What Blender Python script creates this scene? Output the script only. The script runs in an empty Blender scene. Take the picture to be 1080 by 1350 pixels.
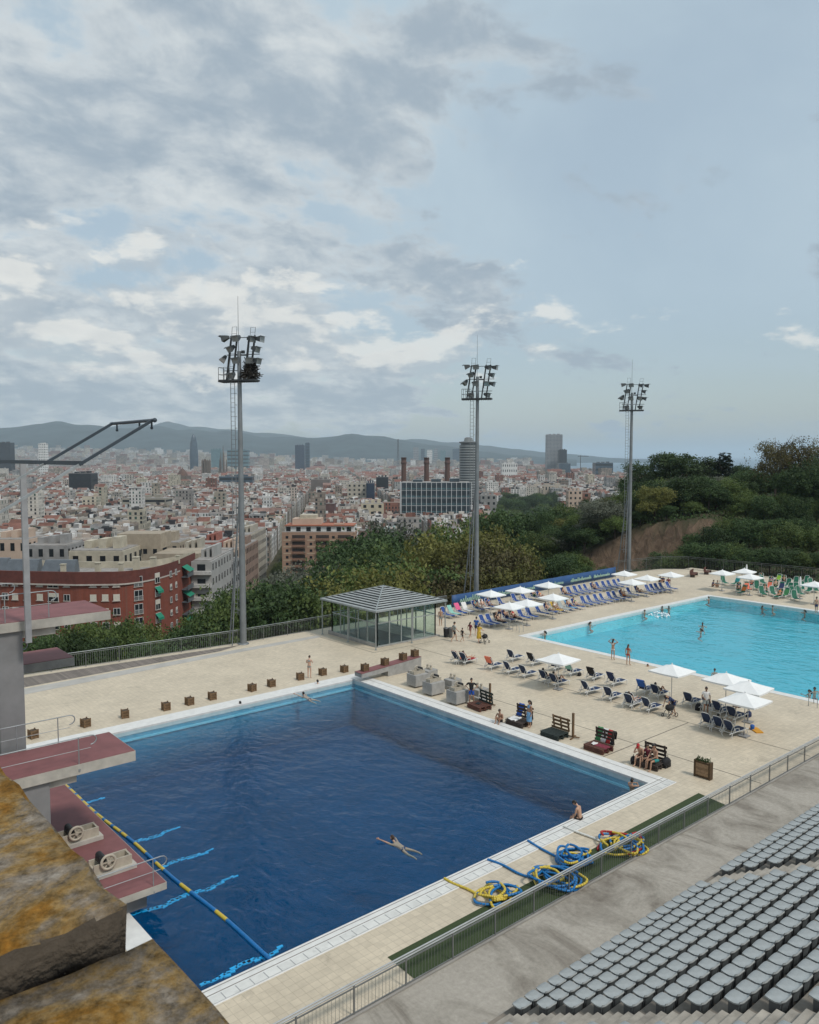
EXPO = 0.10
VEIL = (4.6, 5.7, 6.5); CLOUD_LIT = (7.0, 7.3, 7.3); CLOUD_DARK = (3.3, 4.0, 4.7); HAZE = 6e-5
DEEP = (.80, .909, .936, 1)
import bpy, bmesh, math, random
import numpy as np
from mathutils import Vector, Matrix
R = random.Random(11)
S = bpy.context.scene
COL = S.collection
# ------------------------------------------------------------------ camera
FPX, HZ, EYE = 1059., 601., 16.6
PITCH = math.atan((675 - HZ) / FPX)
AZ = math.atan2(1782 - 540, FPX / math.cos(PITCH))
FX, FY = math.cos(AZ), math.sin(AZ)
FW = Vector((FX * math.cos(PITCH), FY * math.cos(PITCH), -math.sin(PITCH)))
RT = Vector((FY, -FX, 0.))
UP = RT.cross(FW)
CAM = Vector((0, 0, EYE))
cd = bpy.data.cameras.new('camera'); cam = bpy.data.objects.new('camera', cd); COL.objects.link(cam)
cam.matrix_world = Matrix(((RT.x, UP.x, -FW.x, 0), (RT.y, UP.y, -FW.y, 0), (RT.z, UP.z, -FW.z, EYE), (0, 0, 0, 1)))
cd.sensor_fit = 'VERTICAL'; cd.sensor_height = 36.0; cd.lens = 36.0 * FPX / 1350.
cd.clip_start = 0.05; cd.clip_end = 150000
cd.dof.use_dof = True; cd.dof.focus_distance = 45.0; cd.dof.aperture_fstop = cd.lens / 1.6
S.camera = cam

def gp(px, py, z=0.):
    "where the sight line through a spot of the survey photo meets the level z"
    d = RT * ((px - 540) / FPX) - UP * ((py - 675) / FPX) + FW
    return CAM + d * ((z - EYE) / d.z)
def sd(s, d, z=0.):
    "s metres to the right, d metres ahead of the viewpoint"
    return Vector((RT.x * s + FX * d, RT.y * s + FY * d, z))
def ud(u, d, z=0.):
    return sd((u - 540) / FPX * d, d, z)
def to_sd(x, y):
    return x * RT.x + y * RT.y, x * FX + y * FY
def pix(p):
    q = Vector(p) - CAM; w = q.dot(FW)
    if w < .1: return (-9e3, -9e3, w)
    return (540 + FPX * q.dot(RT) / w, 675 - FPX * q.dot(UP) / w, w)
HEAD = math.atan2(FY, FX)            # heading of the view, from +X

# ------------------------------------------------------------------ scene graph helpers
THINGS = []
def tag(o, label, cat, group=None):
    o['label'] = label; o['category'] = cat
    if group: o['group'] = group
    THINGS.append(o); return o
def empty(name, loc=(0, 0, 0), rz=0.):
    o = bpy.data.objects.new(name, None); COL.objects.link(o); o.location = loc; o.rotation_euler = (0, 0, rz)
    o.empty_display_size = .1; return o
def thing(name, label, cat, loc=(0, 0, 0), rz=0., group=None):
    return tag(empty(name, loc, rz), label, cat, group)
def kids(o):
    return KIDS.get(o.name, [])
KIDS = {}
def adopt(c, p):
    c.parent = p; KIDS.setdefault(p.name, []).append(c)
def dup(o, parent=None):
    c = o.copy(); COL.objects.link(c)
    if parent is None: c.parent = None
    else: adopt(c, parent)
    for k in list(kids(o)): dup(k, c)
    return c
def copy_thing(o, loc, rz, label, group=None, scale=None):
    c = dup(o); c.location = loc; c.rotation_euler = (0, 0, rz)
    if scale: c.scale = scale
    tag(c, label, o['category'], group or o.get('group')); return c
ORD = ['', 'first', 'second', 'third', 'fourth', 'fifth', 'sixth', 'seventh', 'eighth', 'ninth', 'tenth', 'eleventh', 'twelfth', 'thirteenth',
       'fourteenth', 'fifteenth', 'sixteenth', 'seventeenth', 'eighteenth', 'nineteenth', 'twentieth', 'twenty-first', 'twenty-second', 'twenty-third',
       'twenty-fourth', 'twenty-fifth', 'twenty-sixth', 'twenty-seventh', 'twenty-eighth', 'twenty-ninth', 'thirtieth'] + ['thirty-' + x for x in 'first second third fourth fifth sixth seventh eighth ninth'.split()] + ['fortieth']

class MB:
    "collects shapes, then becomes ONE mesh object"
    def __init__(s): s.v = []; s.f = []; s.m = []; s.sm = []; s.uv = None
    def add(s, vs, fs, m=0, sm=False):
        b = len(s.v); s.v += [tuple(v) for v in vs]
        for f in fs: s.f.append(tuple(b + i for i in f)); s.m.append(m); s.sm.append(sm)
    def box(s, c, d, m=0, rz=0., M=None):
        hx, hy, hz = d[0] / 2, d[1] / 2, d[2] / 2
        vs = [Vector((x, y, z)) for x in (-hx, hx) for y in (-hy, hy) for z in (-hz, hz)]
        if rz: r = Matrix.Rotation(rz, 3, 'Z'); vs = [r @ v for v in vs]
        if M is not None: vs = [M @ v for v in vs]
        c = Vector(c)
        s.add([v + c for v in vs], [(0, 1, 3, 2), (4, 6, 7, 5), (0, 4, 5, 1), (2, 3, 7, 6), (0, 2, 6, 4), (1, 5, 7, 3)], m)
    def bb(s, x0, x1, y0, y1, z0, z1, m=0): s.box(((x0 + x1) / 2, (y0 + y1) / 2, (z0 + z1) / 2), (x1 - x0, y1 - y0, z1 - z0), m)
    def bar(s, a, b, w, h, m=0):
        a, b = Vector(a), Vector(b); d = b - a; L = d.length; d = d.normalized()
        u = Vector((0, 0, 1)).cross(d)
        u = u.normalized() if u.length > 1e-4 else Vector((1, 0, 0)); v = d.cross(u)
        vs = [p + u * x * w / 2 + v * y * h / 2 for p in (a, b) for x, y in ((-1, -1), (1, -1), (1, 1), (-1, 1))]
        s.add(vs, [(3, 2, 1, 0), (4, 5, 6, 7), (0, 1, 5, 4), (1, 2, 6, 5), (2, 3, 7, 6), (3, 0, 4, 7)], m)
    def tube(s, pts, r, n=6, m=0, cap=True, sm=True):
        pts = [Vector(p) for p in pts]; k = len(pts); rs = r if isinstance(r, (list, tuple)) else [r] * k
        vs = []; pu = None
        for i, p in enumerate(pts):
            t = (pts[min(i + 1, k - 1)] - pts[max(i - 1, 0)])
            t = t.normalized() if t.length > 1e-9 else Vector((0, 0, 1))
            if pu is None:
                pu = t.orthogonal().normalized()
            pu = (pu - t * pu.dot(t)); pu = pu.normalized() if pu.length > 1e-6 else t.orthogonal().normalized()
            w = t.cross(pu)
            for j in range(n):
                a = 2 * math.pi * j / n; vs.append(p + (pu * math.cos(a) + w * math.sin(a)) * rs[i])
        fs = [(i * n + j, i * n + (j + 1) % n, (i + 1) * n + (j + 1) % n, (i + 1) * n + j) for i in range(k - 1) for j in range(n)]
        s.add(vs, fs, m, sm)
        if cap: s.add(vs[:n], [tuple(range(n))[::-1]], m); s.add(vs[-n:], [tuple(range(n))], m)
    def lathe(s, prof, n=16, c=(0, 0, 0), m=0, sm=True, sx=1., sy=1.):
        c = Vector(c); vs = [c + Vector((r * math.cos(2 * math.pi * j / n) * sx, r * math.sin(2 * math.pi * j / n) * sy, z)) for r, z in prof for j in range(n)]
        s.add(vs, [(i * n + j, i * n + (j + 1) % n, (i + 1) * n + (j + 1) % n, (i + 1) * n + j) for i in range(len(prof) - 1) for j in range(n)], m, sm)
        s.add(vs[:n], [tuple(range(n))[::-1]], m); s.add(vs[-n:], [tuple(range(n))], m)
    def ball(s, c, r, n=10, k=7, m=0):
        c = Vector(c); r = r if isinstance(r, (tuple, list)) else (r, r, r)
        vs = [c + Vector((r[0] * math.sin(math.pi * i / k) * math.cos(2 * math.pi * j / n), r[1] * math.sin(math.pi * i / k) * math.sin(2 * math.pi * j / n), r[2] * math.cos(math.pi * i / k)))
              for i in range(1, k) for j in range(n)]
        vs += [c + Vector((0, 0, r[2])), c - Vector((0, 0, r[2]))]
        fs = [(i * n + j, (i + 1) * n + j, (i + 1) * n + (j + 1) % n, i * n + (j + 1) % n) for i in range(k - 2) for j in range(n)]
        T, B = len(vs) - 2, len(vs) - 1
        fs += [(T, j, (j + 1) % n) for j in range(n)] + [(B, (k - 2) * n + (j + 1) % n, (k - 2) * n + j) for j in range(n)]
        s.add(vs, fs, m, True)
    def prism(s, poly, z0, z1, m=0, mt=None):
        n = len(poly); vs = [(p[0], p[1], z0) for p in poly] + [(p[0], p[1], z1) for p in poly]
        s.add(vs, [(i, (i + 1) % n, n + (i + 1) % n, n + i) for i in range(n)], m)
        s.add(vs, [tuple(range(n, 2 * n))], m if mt is None else mt); s.add(vs, [tuple(range(n))[::-1]], m)
    def quad(s, a, b, c, d, m=0): s.add([a, b, c, d], [(0, 1, 2, 3)], m)
    def mesh(s, name, mats):
        me = bpy.data.meshes.new(name); me.from_pydata(s.v, [], s.f)
        for m in (mats if isinstance(mats, (list, tuple)) else [mats]): me.materials.append(m)
        me.polygons.foreach_set('material_index', s.m); me.polygons.foreach_set('use_smooth', s.sm)
        if s.uv is not None:
            ul = me.uv_layers.new(name='UVMap'); ul.data.foreach_set('uv', [c for f in s.uv for q in f for c in q])
        me.update(); return me
    def build(s, name, mats, parent=None, loc=None, bevel=0):
        me = s.mesh(name, mats)
        o = bpy.data.objects.new(name, me); COL.objects.link(o)
        if parent is not None: adopt(o, parent)
        if loc is not None: o.location = loc
        if bevel:
            b = o.modifiers.new('edge', 'BEVEL'); b.width = bevel; b.segments = 2; b.limit_method = 'ANGLE'
        return o
def struct(o, kind='structure'): o['kind'] = kind; return o

# ------------------------------------------------------------------ materials
MATS = {}
def newmat(name):
    m = bpy.data.materials.new(name); m.use_nodes = True; nt = m.node_tree
    return m, nt, nt.nodes['Principled BSDF']
def N(nt, t, **kw):
    n = nt.nodes.new(t)
    for k, v in kw.items():
        if k.startswith('i_'):
            key = k[2:]; n.inputs[int(key) if key.isdigit() else key.replace('_', ' ')].default_value = v
        else: setattr(n, k, v)
    return n
def L(nt, a, ao, b, bi): nt.links.new(a.outputs[ao], b.inputs[bi])
def c4(c): return (c[0], c[1], c[2], 1.)
def mat(name, col, rough=.6, var=.12, scale=3., metal=0., bump=0., bscale=30., col2=None, spec=.5, detail=4., coords='Object'):
    "base colour broken up by noise (wear, dirt), optional bump"
    if name in MATS: return MATS[name]
    m, nt, b = newmat(name); MATS[name] = m
    b.inputs['Roughness'].default_value = rough; b.inputs['Metallic'].default_value = metal; b.inputs['Specular IOR Level'].default_value = spec
    tc = N(nt, 'ShaderNodeTexCoord')
    if var > 0 or col2:
        nz = N(nt, 'ShaderNodeTexNoise', i_Scale=scale, i_Detail=detail, i_Roughness=.6); L(nt, tc, coords, nz, 'Vector')
        rp = N(nt, 'ShaderNodeValToRGB'); rp.color_ramp.elements[0].position = .3; rp.color_ramp.elements[1].position = .72
        a = col2 if col2 else tuple(c * (1 - var * 1.5) for c in col); z = col if col2 else tuple(min(1, c * (1 + var)) for c in col)
        rp.color_ramp.elements[0].color = c4(a); rp.color_ramp.elements[1].color = c4(z)
        L(nt, nz, 'Fac', rp, 'Fac'); L(nt, rp, 'Color', b, 'Base Color')
    else: b.inputs['Base Color'].default_value = c4(col)
    if bump:
        n2 = N(nt, 'ShaderNodeTexNoise', i_Scale=bscale, i_Detail=5.); L(nt, tc, coords, n2, 'Vector')
        bp = N(nt, 'ShaderNodeBump', i_Strength=bump, i_Distance=.05); L(nt, n2, 'Fac', bp, 'Height'); L(nt, bp, 'Normal', b, 'Normal')
    return m

def leafmat(name, c1, c2, rough=.6):
    m, nt, b = newmat(name)
    g = N(nt, 'ShaderNodeNewGeometry'); rp = N(nt, 'ShaderNodeValToRGB')
    rp.color_ramp.elements[0].color = c4(c1); rp.color_ramp.elements[1].color = c4(c2)
    tc = N(nt, 'ShaderNodeTexCoord'); nz = N(nt, 'ShaderNodeTexNoise', i_Scale=.9, i_Detail=3.); L(nt, tc, 'Object', nz, 'Vector')
    mr0 = N(nt, 'ShaderNodeMapRange', i_1=.3, i_2=.7); L(nt, nz, 'Fac', mr0, 0)
    nt.links.new(math_(nt, 'ADD', math_(nt, 'MULTIPLY', mr0.outputs[0], .62), math_(nt, 'MULTIPLY', g.outputs['Random Per Island'], .38)), rp.inputs['Fac'])
    oi = N(nt, 'ShaderNodeObjectInfo'); hs = N(nt, 'ShaderNodeHueSaturation')
    mr = N(nt, 'ShaderNodeMapRange', i_3=.72, i_4=1.38); L(nt, oi, 'Random', mr, 0); L(nt, mr, 0, hs, 'Value')
    L(nt, rp, 'Color', hs, 'Color'); L(nt, hs, 'Color', b, 'Base Color')
    b.inputs['Roughness'].default_value = rough; b.inputs['Specular IOR Level'].default_value = .25
    tr = N(nt, 'ShaderNodeBsdfTranslucent'); L(nt, hs, 'Color', tr, 'Color')
    mx = N(nt, 'ShaderNodeMixShader', i_0=.25); out = nt.nodes['Material Output']
    L(nt, b, 0, mx, 1); L(nt, tr, 0, mx, 2); L(nt, mx, 0, out, 'Surface'); return m

def math_(nt, op, a, b=None):
    n = N(nt, 'ShaderNodeMath', operation=op)
    for i, x in enumerate((a, b)):
        if x is None: continue
        if isinstance(x, (int, float)): n.inputs[i].default_value = x
        else: nt.links.new(x, n.inputs[i])
    return n.outputs[0]

def tilemat(name, col, grout, size, gw, rough=.7, var=.1, sizey=None, off=0.):
    m, nt, b = newmat(name); tc = N(nt, 'ShaderNodeTexCoord')
    br = N(nt, 'ShaderNodeTexBrick', offset=off, squash=1., i_Scale=1., i_Mortar_Size=gw, i_Mortar_Smooth=.3, i_Brick_Width=size, i_Row_Height=sizey or size, i_Bias=0.)
    br.inputs['Color1'].default_value = c4([c * (1 - var) for c in col]); br.inputs['Color2'].default_value = c4([c * (1 + var) for c in col]); br.inputs['Mortar'].default_value = c4(grout)
    L(nt, tc, 'Object', br, 'Vector')
    nz = N(nt, 'ShaderNodeTexNoise', i_Scale=.35, i_Detail=6., i_Roughness=.65); L(nt, tc, 'Object', nz, 'Vector')
    mr = N(nt, 'ShaderNodeMapRange', i_1=.3, i_2=.7, i_3=.86, i_4=1.06); L(nt, nz, 'Fac', mr, 0)
    n3 = N(nt, 'ShaderNodeTexNoise', i_Scale=4., i_Detail=4.); L(nt, tc, 'Object', n3, 'Vector')
    m3 = N(nt, 'ShaderNodeMapRange', i_1=.3, i_2=.7, i_3=.92, i_4=1.05); L(nt, n3, 'Fac', m3, 0)
    v = math_(nt, 'MULTIPLY', mr.outputs[0], m3.outputs[0])
    n4 = N(nt, 'ShaderNodeTexNoise', i_Scale=.9, i_Detail=5., i_Roughness=.7, i_Distortion=1.); L(nt, tc, 'Object', n4, 'Vector')      # stains and splashes
    m4 = N(nt, 'ShaderNodeMapRange', i_1=.60, i_2=.68, i_3=1., i_4=.84); L(nt, n4, 'Fac', m4, 0); v = math_(nt, 'MULTIPLY', v, m4.outputs[0])
    hs = N(nt, 'ShaderNodeHueSaturation'); nt.links.new(v, hs.inputs['Value']); L(nt, br, 'Color', hs, 'Color')
    L(nt, hs, 'Color', b, 'Base Color'); b.inputs['Roughness'].default_value = rough
    return m

def watermat(name, tint, absorb, dens, wscale, wstr, rough=.03, wdist=.12):
    "clear tinted water: what lies in it is seen through the surface, the sky is mirrored on it, small waves"
    m, nt, b = newmat(name); nt.nodes.remove(b); out = nt.nodes['Material Output']
    tc = N(nt, 'ShaderNodeTexCoord')
    mp = N(nt, 'ShaderNodeMapping'); mp.inputs['Scale'].default_value = (1., .7, 1.); mp.inputs['Rotation'].default_value = (0, 0, .5); L(nt, tc, 'Object', mp, 'Vector')
    n1 = N(nt, 'ShaderNodeTexNoise', i_Scale=wscale, i_Detail=2.5, i_Roughness=.5, i_Distortion=.6); L(nt, mp, 'Vector', n1, 'Vector')
    n2 = N(nt, 'ShaderNodeTexNoise', i_Scale=wscale * .28, i_Detail=2.); L(nt, mp, 'Vector', n2, 'Vector')
    h = math_(nt, 'ADD', n1.outputs['Fac'], math_(nt, 'MULTIPLY', n2.outputs['Fac'], 1.6))
    bp = N(nt, 'ShaderNodeBump', i_Strength=wstr, i_Distance=wdist); nt.links.new(h, bp.inputs['Height'])
    fr = N(nt, 'ShaderNodeFresnel', i_IOR=1.33); L(nt, bp, 'Normal', fr, 'Normal')
    gl = N(nt, 'ShaderNodeBsdfGlossy', i_Roughness=rough); L(nt, bp, 'Normal', gl, 'Normal')
    tr = N(nt, 'ShaderNodeBsdfTransparent'); tr.inputs['Color'].default_value = c4(tint)
    ge = N(nt, 'ShaderNodeNewGeometry'); fo = math_(nt, 'MULTIPLY', fr.outputs[0], math_(nt, 'SUBTRACT', 1., ge.outputs['Backfacing']))   # light leaving the water goes straight out
    mx = N(nt, 'ShaderNodeMixShader'); nt.links.new(fo, mx.inputs[0]); L(nt, tr, 0, mx, 1); L(nt, gl, 0, mx, 2); L(nt, mx, 0, out, 'Surface')
    if wstr == 0: L(nt, tr, 0, out, 'Surface'); tr.inputs['Color'].default_value = (1, 1, 1, 1)
    if dens:
        va = N(nt, 'ShaderNodeVolumeAbsorption', i_Density=dens); va.inputs['Color'].default_value = c4(absorb); L(nt, va, 0, out, 'Volume')
    return m

def glassmat(name, tint, refl=1.):
    m, nt, b = newmat(name); nt.nodes.remove(b); out = nt.nodes['Material Output']
    fr = N(nt, 'ShaderNodeFresnel', i_IOR=1.5); gl = N(nt, 'ShaderNodeBsdfGlossy', i_Roughness=.02); tr = N(nt, 'ShaderNodeBsdfTransparent')
    tr.inputs['Color'].default_value = c4(tint); mx = N(nt, 'ShaderNodeMixShader'); ge = N(nt, 'ShaderNodeNewGeometry'); nt.links.new(math_(nt, 'MULTIPLY', fr.outputs[0], math_(nt, 'SUBTRACT', 1., ge.outputs['Backfacing'])), mx.inputs[0]); L(nt, tr, 0, mx, 1); L(nt, gl, 0, mx, 2); L(nt, mx, 0, out, 'Surface')
    return m
# ------------------------------------------------------------------ sky, sun, air
SUN_EL, SUN_AZ = math.radians(52), HEAD + math.radians(180 + 50)   # behind the viewer, to the right hand side... see below
sx, sy = math.cos(SUN_AZ) * math.cos(SUN_EL), math.sin(SUN_AZ) * math.cos(SUN_EL)
W = bpy.data.worlds.new('World'); S.world = W; W.use_nodes = True
nt = W.node_tree; bg = nt.nodes['Background']; bg.inputs['Strength'].default_value = .1
sky = N(nt, 'ShaderNodeTexSky', sky_type='NISHITA', sun_disc=False, sun_elevation=SUN_EL, sun_rotation=math.pi / 2 - SUN_AZ, air_density=1.2, dust_density=1.4, ozone_density=.8, altitude=80)
tc = N(nt, 'ShaderNodeTexCoord')
sep = N(nt, 'ShaderNodeSeparateXYZ'); L(nt, tc, 'Generated', sep, 0)
# cloud layer: the view direction carried up to a flat layer, so that clouds shrink towards the horizon
zz = math_(nt, 'ADD', math_(nt, 'MAXIMUM', sep.outputs[2], 0.), .30)
cx = math_(nt, 'DIVIDE', sep.outputs[0], zz); cy = math_(nt, 'DIVIDE', sep.outputs[1], zz)
cmb = N(nt, 'ShaderNodeCombineXYZ'); nt.links.new(cx, cmb.inputs[0]); nt.links.new(cy, cmb.inputs[1])
def rotmap(sc, loc=(0, 0, 0)):
    mp = N(nt, 'ShaderNodeMapping'); mp.inputs['Rotation'].default_value = (0, 0, -HEAD + math.pi / 2); mp.inputs['Scale'].default_value = sc; mp.inputs['Location'].default_value = loc
    L(nt, cmb, 0, mp, 'Vector'); return mp
def cnoise(sc, loc, scale, det, rough, dist=0.):
    n = N(nt, 'ShaderNodeTexNoise', i_Scale=scale, i_Detail=det, i_Roughness=rough, i_Distortion=dist); L(nt, rotmap(sc, loc), 0, n, 'Vector'); return n.outputs['Fac']
def smooth(x, a, b, lo=0., hi=1.):
    n = N(nt, 'ShaderNodeMapRange', interpolation_type='SMOOTHSTEP', i_1=a, i_2=b, i_3=lo, i_4=hi); nt.links.new(x, n.inputs[0]); return n.outputs[0]
veil = cnoise((.8, .9, 1), (3.1, 1.7, 0), 1.2, 5., .55, .5)          # large high overcast
puff = cnoise((1., 1.25, 1), (7.3, 2.2, 0), 2.0, 9., .60, .3)       # broken lower clouds
fine = cnoise((1., 1.2, 1), (1.3, 9.2, 0), 6.5, 8., .62, .25)
# side of the sky: more broken cloud to the left, open blue haze to the right
dot = N(nt, 'ShaderNodeVectorMath', operation='DOT_PRODUCT'); L(nt, tc, 'Generated', dot, 0); dot.inputs[1].default_value = tuple(RT)
side = dot.outputs['Value']
left = smooth(side, .24, -.20)
cover = math_(nt, 'ADD', puff, math_(nt, 'SUBTRACT', math_(nt, 'MULTIPLY', left, .18), .045))
cover = math_(nt, 'ADD', cover, math_(nt, 'MULTIPLY', math_(nt, 'SUBTRACT', fine, .5), .30))
m_puff = smooth(cover, .50, .60)
m_veil = math_(nt, 'MULTIPLY', smooth(veil, .34, .60, .68, .97), smooth(sep.outputs[2], -.02, .30, .35, 1.))
shade = smooth(math_(nt, 'ADD', math_(nt, 'MULTIPLY', puff, .6), math_(nt, 'MULTIPLY', fine, .5)), .42, .66)
def mixc(f, a, b):
    n = N(nt, 'ShaderNodeMix', data_type='RGBA')
    if isinstance(f, (int, float)): n.inputs[0].default_value = f
    else: nt.links.new(f, n.inputs[0])
    for i, x in ((6, a), (7, b)):
        if isinstance(x, tuple): n.inputs[i].default_value = c4(x)
        else: nt.links.new(x, n.inputs[i])
    return n.outputs[2]
skyc = mixc(1., sky.outputs[0], sky.outputs[0])
veilc = mixc(m_veil, sky.outputs[0], VEIL)
cloudc = mixc(shade, CLOUD_LIT, CLOUD_DARK)
allc = mixc(math_(nt, 'MULTIPLY', m_puff, .88), veilc, cloudc)
# heaped clouds low over the city
mpc = N(nt, 'ShaderNodeMapping'); mpc.inputs['Scale'].default_value = (7., 7., 17.); L(nt, tc, 'Generated', mpc, 'Vector')
cu = N(nt, 'ShaderNodeTexNoise', i_Scale=1., i_Detail=9., i_Roughness=.6, i_Distortion=.2); L(nt, mpc, 'Vector', cu, 'Vector')
mp2 = N(nt, 'ShaderNodeMapping'); mp2.inputs['Scale'].default_value = (7., 7., 17.); mp2.inputs['Location'].default_value = (0, 0, .42); L(nt, tc, 'Generated', mp2, 'Vector')
cu2 = N(nt, 'ShaderNodeTexNoise', i_Scale=1., i_Detail=6., i_Roughness=.55, i_Distortion=.2); L(nt, mp2, 'Vector', cu2, 'Vector')
band = math_(nt, 'MULTIPLY', smooth(sep.outputs[2], .035, .12), smooth(sep.outputs[2], .36, .16))
cden = math_(nt, 'ADD', cu.outputs['Fac'], math_(nt, 'ADD', math_(nt, 'MULTIPLY', smooth(side, .34, -.1), .12), math_(nt, 'MULTIPLY', math_(nt, 'SUBTRACT', band, 1.), .3)))
m_cu = smooth(cden, .535, .63)
lit = smooth(math_(nt, 'SUBTRACT', cu.outputs['Fac'], cu2.outputs['Fac']), -.05, .09)       # tops brighter than bases
allc = mixc(math_(nt, 'MULTIPLY', m_cu, .68), allc, mixc(lit, (4.3, 4.9, 5.4), (8.3, 8.2, 7.7)))
nt.links.new(allc, bg.inputs['Color'])
sl = bpy.data.lights.new('sun', 'SUN'); so = bpy.data.objects.new('sun', sl); COL.objects.link(so)
sl.energy = 2.1; sl.angle = math.radians(10); sl.color = (1., .955, .89)
so.rotation_euler = Vector((sx, sy, math.sin(SUN_EL))).to_track_quat('Z', 'Y').to_euler()
hm = bpy.data.materials.new('haze air'); hm.use_nodes = True; hn = hm.node_tree; hn.nodes.remove(hn.nodes['Principled BSDF'])
pv = N(hn, 'ShaderNodeVolumePrincipled', i_Density=HAZE); pv.inputs['Color'].default_value = (.76, .90, 1., 1); L(hn, pv, 0, hn.nodes['Material Output'], 'Volume')
hz = MB(); hz.box((FX * 30000, FY * 30000, 210), (90000, 90000, 700), 0, HEAD); struct(hz.build('haze', hm), 'stuff')
S.view_settings.view_transform = 'Standard'; S.view_settings.look = 'None'; S.view_settings.gamma = 1.; S.view_settings.exposure = EXPO
S.cycles.use_denoising = True
S.cycles.max_bounces = 7; S.cycles.transparent_max_bounces = 48; S.cycles.volume_bounces = 2
S.cycles.caustics_reflective = False; S.cycles.caustics_refractive = False
S.cycles.sample_clamp_indirect = 4.
# ------------------------------------------------------------------ terrain
def lerp(x, xs, ys):
    if x <= xs[0]: return ys[0]
    for i in range(1, len(xs)):
        if x <= xs[i]:
            t = (x - xs[i - 1]) / (xs[i] - xs[i - 1]); return ys[i - 1] + (ys[i] - ys[i - 1]) * t
    return ys[-1]
def sst(x, a, b):
    t = max(0., min(1., (x - a) / (b - a))); return t * t * (3 - 2 * t)
def far_fence_y(x): return lerp(x, [-30, 16, 34, 42, 60, 94, 104, 107], [64.6, 64.4, 63.1, 63.0, 63.9, 66.4, 65.0, 62.5])
def on_deck(x, y, m=0.):
    return -45 < x < 109 + m and -70 < y < far_fence_y(x) + m
CLIFF_U = [680, 720, 790, 850, 930, 970, 1010, 1200]
def wob(x, y, s): return math.sin(x / s + 1.3 * math.sin(y / s * .7)) * .5 + math.sin(y / s * 1.3 + x / s * .4) * .5
def ground(s, d):
    "height of the land s metres to the right and d metres ahead"
    p = sd(s, d); u = 540 + FPX * s / max(d, 1)
    if on_deck(p.x, p.y, 4): return -7.
    base = lerp(d, [0, 72, 110, 170, 350, 700, 3000, 8000, 40000], [-7, -9, -20, -32, -46, -50, -62, -70, -72])
    if u < 480: base += sst(d, 3600, 9000) * lerp(u, [-300, 130, 330, 480], [175, 150, 75, 0])
    # the wooded hill to the right with its quarried rock face
    w = sst(u, 560, 760)
    if w > 0 and d < 700:
        top = lerp(u, CLIFF_U, [-9, -5, 0.5, 4, 5.5, 6, 6, 8]); ridge = lerp(u, [560, 640, 700, 780, 850, 950, 1000, 1080, 1300], [-28, -22, -13, -5, 1.5, 4, 6, 10, 22])
        foot = lerp(u, [560, 700, 940, 1010, 1300], [-12, -8, -4, -2.5, 0])
        cd_ = lerp(u, CLIFF_U, [150, 150, 147, 145, 143, 146, 152, 160])
        rockiness = sst(u, 690, 730) * (1 - sst(u, 935, 975))
        dd = d + 1.6 * wob(s * 1., 3., 4.) * rockiness
        steep = sst(dd, cd_ - 1.2, cd_ + 1.6); soft = sst(d, 122, 165)
        h = foot + (top - foot) * (steep * rockiness + soft * (1 - rockiness))
        h += (ridge - top) * sst(d, 150, 215)
        h += (-48 - ridge) * sst(d, 225, 520)
        h += .5 * wob(s, d, 7.)
        base = base * (1 - w) + h * w
    # the sea to the right
    uc = lerp(math.log(max(d, 1)), [math.log(x) for x in (700, 1500, 2500, 5000, 11000, 40000)], [2200, 1050, 860, 735, 655, 640])
    if d > 700 and u > uc: base = -84.
    return base
us = [i * 14. for i in range(-36, 120)]; us = [-4200., -2800., -1900., -1300., -900.] + us + [2000., 2600., 3600., 5000.]
ds = [6, 25, 45, 60, 68] + [72 + 1.6 * i for i in range(64)] + [178 * 1.06 ** i for i in range(94)]
ds = [d for d in ds if d < 40000] + [40000]
mb = MB()
for d in ds:
    for u in us:
        s = max(-40000, min(40000, (u - 540) / FPX * d)); p = sd(s, d); mb.v.append((p.x, p.y, ground(s, d)))
nu = len(us)
for i in range(len(ds) - 1):
    for j in range(nu - 1):
        mb.f.append((i * nu + j, i * nu + j + 1, (i + 1) * nu + j + 1, (i + 1) * nu + j)); mb.m.append(0); mb.sm.append(True)
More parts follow.
